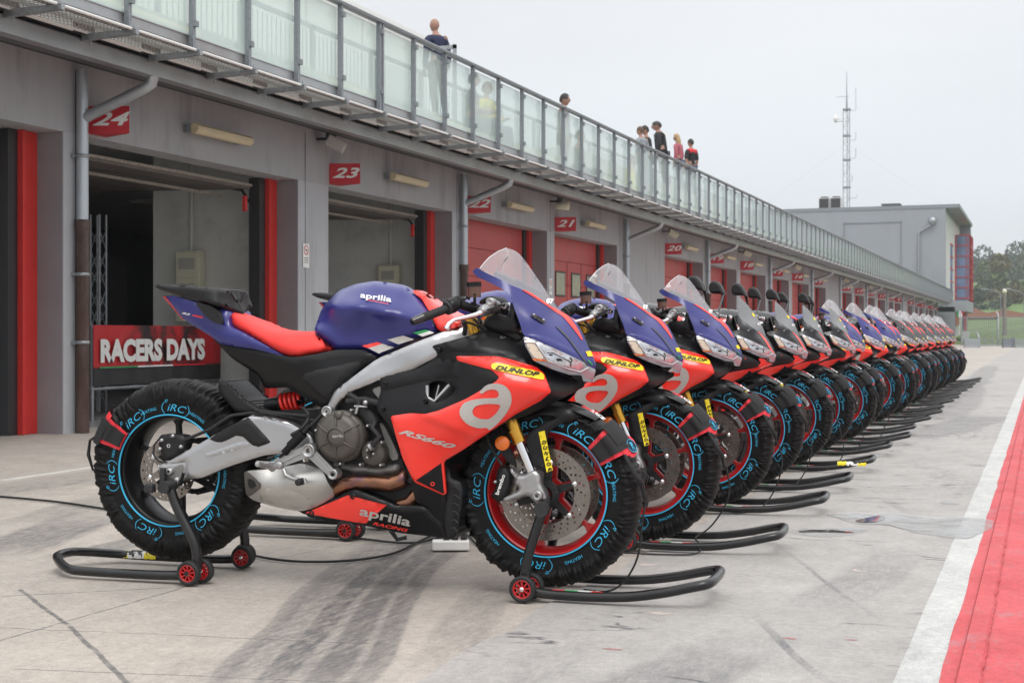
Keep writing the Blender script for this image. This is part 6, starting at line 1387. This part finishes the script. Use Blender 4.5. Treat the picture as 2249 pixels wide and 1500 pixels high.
def front_stand():
    e_ = empty('front_stand', (0, 0, 0)); mb = MB(); r = .0165
    yl = .165; zt = .024
    mb.tube(smooth_path([(1.36, -yl, .040), (1.40, -yl, zt), (1.66, -yl, zt), (1.80, -yl * .99, .045), (1.91, -yl * .95, .072), (1.955, -yl * .85, .080), (1.962, -yl * .3, .082), (1.962, yl * .3, .082), (1.955, yl * .85, .080), (1.91, yl * .95, .072), (1.80, yl * .99, .045), (1.66, yl, zt), (1.40, yl, zt), (1.36, yl, .040)], 3), r, 12)
    for s_ in (-1, 1): mb.tube(smooth_path([(1.352, s_ * yl, .045), (1.352, s_ * (yl + .0), .12), (1.40, s_ * (yl - .005), .27), (1.41, s_ * (yl - .01), .305)], 2), .0165, 12); mb.tube([(1.352, s_ * (yl - .03), .044), (1.352, s_ * (yl + .045), .044)], .008, 8)
    fr = mb.obj('frame', M_stand, e_)
    mb = MB()
    for s_ in (-1, 1): mb.tube([(1.41, s_ * (yl + .022), .302), (1.41, s_ * (yl - .012), .302)], .024, 14); mb.tube([(1.41, s_ * (yl - .012), .302), (1.408, s_ * .10, .325)], .014, 10); mb.tube([(1.44, s_ * (yl - .02), .29), (1.455, s_ * (yl - .02), .285)], .012, 8)
    mb.obj('fork_pin', M_blackp, e_)
    for s_ in (-1, 1):
        for d in (-.036 + .004, .036 - .006): caster(e_, 1.352 + (.012 if d * s_ < 0 else 0), s_ * yl + d, .044)
    mb = MB()
    for k, mm in enumerate((M_strapr, M_gw, M_white, M_redp)):
        b_ = MB(); x0 = 1.44 + .045 * k; b_.box(x0, x0 + .045, -yl - .004, -yl + .006, zt + .0155, zt + .0172); b_.obj('tricolour_sticker', mm, fr)
    vs, fs = text_mesh('BIKE LIFT', .022, .001, .2, xs=1.25); b_ = MB(); b_.add([(1.53 + v[0], -yl + .004 + v[1] * .3, zt + .0185) for v in vs], fs)
    vs, fs = text_mesh('ELEVATE', .022, .001, .2, xs=1.4); b_ = MB(); b_.add([(1.54 + v[0], -yl + .010 + v[1] * .35, zt + .0178) for v in vs], fs); b_.obj('lettering', M_white, fr)
    return e_
def rear_stand():
    e_ = empty('rear_stand', (0, 0, 0)); mb = MB(); r = .0165; yl = .185; zt = .022
    mb.tube(smooth_path([(.16, -yl, .040), (.10, -yl, zt + .002), (-.28, -yl, zt + .002), (-.36, -yl * .98, .028), (-.475, -yl * .4, .050), (-.49, -yl * .15, .052), (-.49, yl * .15, .052), (-.475, yl * .4, .050), (-.36, yl * .98, .028), (-.28, yl, zt + .002), (.10, yl, zt + .002), (.16, yl, .040)], 2), r, 12)
    for s_ in (-1, 1):
        mb.tube(smooth_path([(.165, s_ * yl, .045), (.165, s_ * yl, .14), (.085, s_ * (yl - .005), .26), (.05, s_ * (yl - .01), .345)], 2), .018, 12); mb.tube([(.15, s_ * (yl - .035), .044), (.15, s_ * (yl + .05), .044)], .008, 8)
    fr = mb.obj('frame', M_stand, e_)
    mb = MB()
    for s_ in (-1, 1):
        mb.tube([(.05, s_ * (yl + .03), .338), (.05, s_ * (yl - .035), .338)], .022, 12); mb.tube([(.05, s_ * (yl - .03), .338), (.02, s_ * .13, .345)], .013, 8)
        mb.box(-.012, .022, s_ * (yl + .026), s_ * (yl + .056), .32, .352, bev=.006); mb.box(.0, .02, s_ * (yl - .05), s_ * (yl - .03), .32, .40, bev=.004)
    mb.obj('lifting_pad', M_blackp, e_)
    for s_ in (-1, 1):
        for d in (-.030, .030): caster(e_, .15 + (.02 if d * s_ < 0 else 0), s_ * yl + d, .043, .043)
    return e_
# ---------------------------------------------------------------- the row
OFF = [0, 1.15, 2.42, 3.45, 4.65, 5.86, 6.92, 8.0, 9.34, 10.6, 11.6, 13.05, 14.1, 15.2, 16.4, 17.7, 19.0, 20.3, 21.7]
_r = random.Random(9); XO = [0, .02, .01] + [_r.uniform(-.03, .03) for _ in range(16)]; DA = [0, R(.3), R(-.3)] + [R(_r.uniform(-1.3, 1.3)) for _ in range(16)]
kinds = ['blue'] * 3 + ['black'] * 4 + ['blue'] * 4 + ['clear'] * 8
masters = {k: make_bike(k) for k in ('blue', 'black', 'clear')}
KN = {'blue': 'violet blue and red', 'black': 'black and red', 'clear': 'graphite grey and red'}
lab = ['nearest violet blue and red sport motorcycle, seen whole from its right side', 'second violet blue motorcycle, its tank and seat hidden by the nearest one', 'third violet blue motorcycle, just before the ones with mirrors',
    'first black motorcycle with mirrors, beside the third violet blue one', 'second black motorcycle with round mirrors and smoked screen', 'third black motorcycle with smoked screen and mirrors', 'last black motorcycle with mirrors, before the far violet blue ones',
    'first violet blue motorcycle beyond the black ones', 'second violet blue motorcycle beyond the black ones', 'third violet blue motorcycle beyond the black ones', 'last violet blue motorcycle, touching the far grey ones'] + \
    ['%s far graphite motorcycle with pale screen%s' % (w, s) for w, s in zip(['first', 'second', 'third', 'fourth', 'fifth', 'sixth', 'seventh', 'very last'], [' next to the last blue one', '', ' with a red stripe', ', in the middle of the far group', '', '', ', last but one of the row', ' at the end of the row'])]
wf, wr_ = warmer(True), warmer(False); sf, sr = front_stand(), rear_stand()
used = {}
def w_at(i, x, z=0):
    o = BO + Vector((XO[i], OFF[i], 0)); a = BA + DA[i]; return Vector((o.x + (x - 1.4) * math.cos(a) + 1.4 * cb, o.y + (x - 1.4) * math.sin(a) + 1.4 * sb_, z))
short = ['the nearest motorcycle', 'the second motorcycle', 'the third motorcycle', 'the first black motorcycle', 'the second black motorcycle', 'the third black motorcycle', 'the last black motorcycle', 'the first far blue motorcycle', 'the second far blue motorcycle', 'the third far blue motorcycle', 'the last blue motorcycle'] + ['the %s far grey motorcycle' % w for w in ('first', 'second', 'third', 'fourth', 'fifth', 'sixth', 'seventh', 'very last')]
def place(key, master, i, loc, label, cat, group):
    rz = BA + DA[i]
    o = master if key not in used else copy_tree(master)
    used[key] = 1; o.location = loc; o.rotation_euler = (0, 0, rz); props(o, label, cat, group); return o
def relocate(root, dx, dy, dz):                          # move a master's parts so its origin sits at its base
    for ch in root.children: ch.location = ch.location + Vector((dx, dy, dz))
relocate(sf, -1.5, 0, 0); relocate(sr, 0.15, 0, 0)
rnd = random.Random(2)
for i in range(19):
    k = kinds[i]; src = masters[k]
    place(k, src, i, w_at(i, 0), lab[i], 'motorcycle', 'motorcycles parked in a row on stands')
    place('wf', wf, i, w_at(i, 1.395, .341), 'black cyan-lettered tyre warmer on the front wheel of ' + short[i], 'tyre warmer', 'tyre warmers on the front wheels')
    place('wr', wr_, i, w_at(i, 0, .384), 'black cyan-lettered tyre warmer on the rear wheel of ' + short[i], 'tyre warmer', 'tyre warmers on the rear wheels')
    place('sf', sf, i, w_at(i, 1.5), 'black tubular front stand with red wheels under ' + short[i], 'paddock stand', 'front stands')
    place('sr', sr, i, w_at(i, -.15), 'black tubular rear stand with red wheels under ' + short[i], 'paddock stand', 'rear stands')
# black straps only on the warmers from the fourth motorcycle on
allw = [o for o in S.objects if o.get('category') == 'tyre warmer' and 'front wheel' in o['label']]
for o in allw:
    if any(q in o['label'] for q in ('nearest', 'of the second motorcycle', 'of the third motorcycle')): continue
    for ch in o.children:
        if ch.name.startswith('strap') and not ch.name.startswith('strap_top'):
            if 'strap_black' not in used: used['strap_black'] = ch.data.copy(); used['strap_black'].materials.clear(); used['strap_black'].materials.append(M_strapb)
            ch.data = used['strap_black']; ch['label'] = 'black strap base wrapped over the cover'
def bloc(i, x, y, z): o = w_at(i, x, z); return Vector((o.x - y * sb_, o.y + y * cb, z))
# yellow and white tags on two stands
M_tagw = mat('tag_white', (.75, .75, .73), .5)
for i, (x, y, z, lb) in enumerate([(-.29, .185, .041, 'yellow and white paper tag stuck on the rear stand of the nearest motorcycle'), (1.83, -.16, .072, 'yellow and white paper tag wrapped on the front stand of the second black motorcycle')]):
    bi = 0 if i == 0 else 4; p = bloc(bi, x, y, z); e_ = empty('paper_tag', p, BA, lb, 'tag', 'paper tags on the stands')
    for q, mm, x0, x1 in ((0, M_yel, -.085, -.03), (1, M_tagw, -.03, .04), (2, M_yel, .04, .09)):
        mb = MB(); vs = []
        for k in range(7):
            t = k / 6
            for s in range(7): a = R(-110 + 28 * s); xx = x0 + (x1 - x0) * t; rr = .0185 + .002 * math.sin(k * 2 + s); vs.append((xx, rr * math.sin(a), -.018 + rr * math.cos(a)))
        mb.add(vs, [(k * 7 + s, k * 7 + s + 1, k * 7 + s + 8, k * 7 + s + 7) for k in range(6) for s in range(6)], 0, True); mb.obj('paper', mm, e_)
    mb = MB()
    for k in range(4): mb.box(-.02 + .013 * k, -.014 + .013 * k, -.010, .009, .0015, .0035)
    mb.obj('print', M_blackp, e_)
# cables, power strip
def cable(pts, r, label, name='power_cable'):
    mb = MB(); P = smooth_path(pts, 3); c = P[0].copy(); mb.tube([p - c for p in P], r, 7); return mb.obj(name, M_rubber, label=label, cat='cable', group='black cables on the ground') 
def cab(pts, r, label):
    P = smooth_path(pts, 3); c = P[0].copy(); mb = MB(); mb.tube([p - c for p in P], r, 7); o = mb.obj('power_cable', M_rubber, label=label, cat='cable', group='black power cables'); o.location = c; return o
gz = .006
cab([ground(-40, 1087, gz), ground(60, 1095, gz), ground(140, 1103, gz), ground(240, 1119, gz), ground(330, 1128, gz)], .006, 'thick black cable entering from the left edge towards the rear wheel')
cab([ground(520, 1212, gz), ground(620, 1232, gz), ground(720, 1234, gz), ground(800, 1228, gz), ground(870, 1215, gz), ground(920, 1188, gz), ground(960, 1170, gz)], .005, 'black cable curving on the ground from the rear tyre to the white power strip')
cab([ground(500, 1165, gz), ground(600, 1172, gz), ground(760, 1178, gz), ground(900, 1196, gz), ground(975, 1178, gz)], .005, 'upper black cable lying behind the rear stand wheels')
cab([ground(1000, 1165, gz), ground(1030, 1175, gz), ground(1045, 1195, gz), ground(1080, 1215, gz)], .004, 'short black cable from the power strip to the front tyre')
for i in range(12):
    r1 = rnd.uniform(-.03, .05)
    st = bloc(i, 1.395 + .338 * math.cos(R(-2)), -.033, .341); g0 = bloc(i, 1.70 + r1, -.05, .04); g1 = bloc(i, 1.66 + r1, -.17, gz); g2 = bloc(i, 1.25, -.26, gz)
    if i == 0: pts = [st, bloc(0, 1.715, -.03, .25), bloc(0, 1.70, .0, .12), bloc(0, 1.62, .02, gz), bloc(0, 1.5, .05, gz)]
    elif i == 1: pts = [st, bloc(1, 1.755, -.02, .22), bloc(1, 1.67, .0, .08), bloc(1, 1.60, -.04, .045), bloc(1, 1.64, -.14, .04), bloc(1, 1.66, -.22, gz), bloc(1, 1.55, -.27, gz), bloc(1, 1.25, -.26, gz)]
    else: pts = [st, bloc(i, 1.76, -.03, .24), bloc(i, 1.75 + r1, -.05, .12), g0, g1, g2]
    cab(pts, .0035, 'thin black lead hanging from the front tyre warmer of ' + short[i])
p = ground(998, 1208); e_ = empty('power_strip', (p.x, p.y, 0), R(24), 'white power strip with black plugs on the ground behind the nearest front wheel', 'power strip')
mb = MB(); mb.box(-.09, .06, -.028, .028, .002, .042, bev=.006); mb.obj('socket_block', M_white, e_)
for k in range(3): mb = MB(); mb.box(-.045 + .035 * k, -.020 + .035 * k, -.014, .014, .043, .060, bev=.003); mb.tube([(-.033 + .035 * k, 0, .06), (-.031 + .035 * k, .003, .085), (-.02 + .035 * k, .02, .10)], [.007, .005, .004], 7); mb.obj('plug', M_blackp, e_)
# ---------------------------------------------------------------- people on the terrace
def skin_mesh(V, E, Rr, sub=1):
    bm = bmesh.new(); ly = bm.verts.layers.skin.verify(); vs = []
    for p, r in zip(V, Rr):
        v = bm.verts.new(p); r = r if isinstance(r, tuple) else (r, r); v[ly].radius = r; vs.append(v)
    vs[0][ly].use_root = True
    for a, b_ in E: bm.edges.new((vs[a], vs[b_]))
    me = bpy.data.meshes.new('t'); bm.to_mesh(me); bm.free(); ob = bpy.data.objects.new('t', me); COL.objects.link(ob)
    ob.modifiers.new('s', 'SKIN').use_smooth_shade = True; m_ = ob.modifiers.new('u', 'SUBSURF'); m_.levels = sub; m_.render_levels = sub
    dg = bpy.context.evaluated_depsgraph_get(); out_ = bpy.data.meshes.new_from_object(ob.evaluated_get(dg)); bpy.data.objects.remove(ob); bpy.data.meshes.remove(me)
    for p in out_.polygons: p.use_smooth = True
    return out_
M_skin = mat('skin', (.34, .19, .14), .55, var=.05, scale=20)
def cloth(n, c): return mat('cloth_' + n, c, .8, var=.12, scale=25)
HAIR = {'dark': mat('dark_hair', (.02, .015, .012), .6, var=.3, scale=60), 'blond': mat('blond_hair', (.38, .25, .12), .55, var=.3, scale=60), 'brown': mat('brown_hair', (.09, .05, .03), .6)}
def person(loc_, rz, label, top, bottom, hair='dark', sit=False, h=1.75, long_hair=False, arms='down', sleeves=True, shoulder=None):
    s = h / 1.75; e_ = empty('person', loc_, rz, label, 'person', 'people standing and sitting on the terrace')
    if sit: hip = .12; kn = (.44, .12); ft = (.46, -.30)
    else: hip = .93; kn = (.02, .50); ft = (0, .06)
    J = [(0, 0, hip), (0, 0, hip + .18), (0.0, 0, hip + .38), (-.01, 0, hip + .50), (0, 0, hip + .57), (.02, 0, hip + .66)]
    Rj = [(.13, .10), (.12, .095), (.15, .105), (.12, .08), (.052, .055), (.055, .06)]
    E = [(0, 1), (1, 2), (2, 3), (3, 4), (4, 5)]
    for sd in (1, -1):
        k = len(J)
        if arms == 'down': A_ = [(-.01, sd * .19, hip + .47), (-.02, sd * .24, hip + .20), (.06, sd * .23, hip - .03), (.10, sd * .22, hip - .11)]
        else: A_ = [(-.01, sd * .19, hip + .47), (.06, sd * .24, hip + .22), (.28, sd * .16, hip + .17), (.36, sd * .13, hip + .19)]
        J += A_; Rj += [.062, .048, .036, .030]; E += [(3, k), (k, k + 1), (k + 1, k + 2), (k + 2, k + 3)]
        for q in range(5):
            hx, hy, hz2 = A_[3]; kk = len(J); dz = -.075 if arms == 'down' else .0; dx = .02 if arms == 'down' else .075
            off_ = (q - 2) * .018; J.append((hx + dx * (1 if q < 4 else .5), hy + off_, hz2 + dz * (1 if q < 4 else .5))); Rj.append(.010); E.append((k + 3, kk))
        k = len(J)
        J += [(0, sd * .09, hip - .03), (kn[0], sd * .11, kn[1]), (ft[0] - .02, sd * .11, ft[1] + .04), (ft[0] + .13, sd * .12, ft[1] - .02)]
        Rj += [.088, .058, .042, (.04, .035)]; E += [(0, k), (k, k + 1), (k + 1, k + 2), (k + 2, k + 3)]
    body = skin_mesh([Vector(p) * s for p in J], E, [tuple(q * s for q in (r if isinstance(r, tuple) else (r, r))) for r in Rj])
    # head joined to the body mesh: skull, jaw, nose, ears, eyes
    mb = MB(); mb.v = [tuple(v.co) for v in body.vertices]; mb.f = [tuple(p.vertices) for p in body.polygons]; mb.m = [0] * len(mb.f); mb.sm = [True] * len(mb.f)
    hc = Vector((.025, 0, hip + .735)) * s
    bm = bmesh.new(); bmesh.ops.create_uvsphere(bm, u_segments=20, v_segments=14, radius=1)
    for v in bm.verts:
        x, y, z = v.co; f = 1 - .22 * max(0, -z) ; v.co = (x * .098 * (1 if x < 0 else .93) * (f + .05), y * .076 * f, z * .118)
        if x > .75 and abs(y) < .3 and -.25 < z < .15: v.co.x += .018
        if x > .6 and abs(abs(y) - .38) < .18 and 0 < z < .3: v.co.x -= .008
        if x > .6 and z < -.6: v.co.x += .010
    for v in bm.verts: v.co = v.co * s
    mb.bm(bm, 0, Matrix.Translation(hc), True)
    for sd in (1, -1): mb.sphere(hc + Vector((-.005, sd * .078, -.005)) * s, .022 * s, 8, sc=(.8, .4, 1.3))
    bpy.data.meshes.remove(body); bo = mb.obj('body', M_skin, e_)
    mb = MB()
    for sd in (1, -1): mb.sphere(hc + Vector((.085, sd * .030, .018)) * s, .009 * s, 6)
    mb.box(.083 * s + hc.x, .092 * s + hc.x, -.02 * s, .02 * s, hc.z - .052 * s, hc.z - .047 * s); mb.obj('features', HAIR['dark'], bo)
    if hair:
        bm = bmesh.new(); bmesh.ops.create_uvsphere(bm, u_segments=22, v_segments=16, radius=1); dl = [v for v in bm.verts if (v.co.z < -.15 and v.co.x > -.35) or (v.co.x > .55 and v.co.z < .55) or v.co.z < -.55]
        bmesh.ops.delete(bm, geom=dl, context='VERTS')
        for v in bm.verts: n_ = noise.noise(v.co * 6) * .06; v.co = Vector((v.co.x * .106, v.co.y * .086, v.co.z * .128)) * (1 + n_) * s
        mb = MB(); mb.bm(bm, 0, Matrix.Translation(hc + Vector((-.003, 0, .006))), True)
        if long_hair: mb.sphere(hc + Vector((-.06, 0, -.12)) * s, .10 * s, 14, sc=(.7, 1.0, 1.7))
        mb.obj('hair', HAIR[hair], e_)
    # clothes follow the body, a little larger
    def sub(idx, grow, name, m_):
        mp_ = {v: i for i, v in enumerate(idx)}; Es = [(mp_[a], mp_[b]) for a, b in E if a in mp_ and b in mp_]
        me = skin_mesh([Vector(J[i]) * s for i in idx], Es, [tuple((q + grow) * s for q in (Rj[i] if isinstance(Rj[i], tuple) else (Rj[i], Rj[i]))) for i in idx]); return obj(name, me, e_, mats=m_)
    n1 = 6; arm = 9; leg0 = n1 + arm; n2 = leg0 + 4; leg1 = n2 + arm
    a_idx = [0, 1, 2, 3, n1, n1 + 1] + ([n1 + 2] if sleeves else []) + [n2, n2 + 1] + ([n2 + 2] if sleeves else [])
    sh = sub(a_idx, .014, 'shirt', top)
    if shoulder: sub([3, n1, n2], .020, 'shoulder_panel', shoulder).parent = sh
    sub([0, leg0, leg0 + 1, leg0 + 2, leg1, leg1 + 1, leg1 + 2], .012, 'trousers', bottom)
    for l0 in (leg0, leg1): sub([l0 + 2, l0 + 3], .012, 'shoe', HAIR['dark'])
    return e_
def spot(px, X): d = ray(px, 700); t = X / d.x; return d.y * t
jeans = cloth('jeans', (.05, .07, .12)); navy = cloth('navy', (.012, .02, .06)); blackc = cloth('black', (.012, .012, .014)); redc = cloth('red', (.6, .03, .04)); rose = cloth('rose', (.38, .10, .13)); grey = cloth('grey', (.25, .27, .30)); yel = cloth('yellow', (.6, .5, .05)); darkb = cloth('dark_trousers', (.02, .02, .03))
mb = MB(); mb.box(-12.3, -9.5, 29, 44, 4.58, 4.90); part(mb, 'raised_platform', M_terrace)
mb = MB(); yy = spot(998, -9.2); mb.box(-9.22, -9.17, yy - .03, yy + .03, 4.33, onX(998, 98, -9.2).z); zz = onX(998, 100, -9.2).z; mb.box(-9.6, -9.17, yy - .03, yy + .03, zz - .06, zz); part(mb, 'stair_rail', M_galv)
person((-9.75, spot(967, -9.75), 4.56), R(150), 'bald man in a navy blue sweater standing with his back to us above the railing', navy, darkb, hair=None)
person((-9.25, spot(1038, -9.25), 4.40), R(20), 'dark haired man in black shirt and jeans sitting behind the glass, left of two', blackc, jeans, sit=True, arms='front', sleeves=False)
person((-9.35, spot(1068, -9.35), 4.40), R(-10), 'man sitting behind the glass holding food to his mouth, right of two', yel, jeans, sit=True, arms='front', hair='brown')
person((-8.25, spot(1238, -8.25), 3.60), R(20), 'short haired man in grey whose head alone rises above the railing', grey, darkb, h=1.64)
person((-9.0, spot(1272, -9.0), 4.10), R(10), 'blurred person in dark clothes sitting behind the greenish glass', blackc, darkb, sit=True)
person((-9.1, spot(1385, -9.1), 4.10), R(30), 'blurred person in a yellow jacket sitting behind the glass', yel, darkb, sit=True, hair='brown')
person((-9.2, spot(1417, -9.2), 4.34), R(160), 'brown haired person at the left end of the standing group, mostly hidden', grey, jeans, hair='brown', h=1.62)
person((-9.25, spot(1431, -9.25), 4.34), R(200), 'short haired man in black collar standing behind the big man in the black jacket', blackc, jeans, h=1.74)
big = person((-9.8, spot(1466, -9.8), 4.91), R(185), 'big man in a printed black jacket leaning with his back to us above the railing', blackc, darkb, h=1.86)
v2, f2 = text_mesh('RACING', .12, .006, .1); m_b = MB(); m_b.add([(-.155, -v[0], 1.48 + v[1]) for v in v2], f2); m_b.obj('back_print', M_white, big); big.scale = (1.3, 1.6, 1.0)
person((-9.7, spot(1497, -9.7), 4.91), R(170), 'woman with long blond hair in a rose top beside the big man', rose, jeans, hair='blond', long_hair=True, h=1.66)
person((-9.9, spot(1518, -9.9), 4.91), R(150), 'dark haired man in black with red shoulders, right end of the group', blackc, jeans, sleeves=False, shoulder=redc, h=1.76)

for o in [o for o in S.objects if o.get('category') == 'person']:
    if 'standing' in o['label'] or 'leaning' in o['label'] or 'beside' in o['label']: o.rotation_mode = 'XYZ'; o.rotation_euler = (0, R(9 if 'leaning' in o['label'] else 5), o.rotation_euler.z)
# ---------------------------------------------------------------- damp autumn air
hm = bpy.data.materials.new('damp_air'); hm.use_nodes = True; ht = hm.node_tree; ht.nodes.clear()
ho = N('ShaderNodeOutputMaterial', ht); hv = N('ShaderNodeVolumePrincipled', ht); hv.inputs['Color'].default_value = (.97, .985, 1, 1); hv.inputs['Density'].default_value = .0007; hv.inputs['Anisotropy'].default_value = .2
ht.links.new(hv.outputs[0], ho.inputs['Volume'])
mb = MB(); mb.box(-520, 920, -45, 1110, -3, 44); mb.obj('haze', hm, kind='stuff')
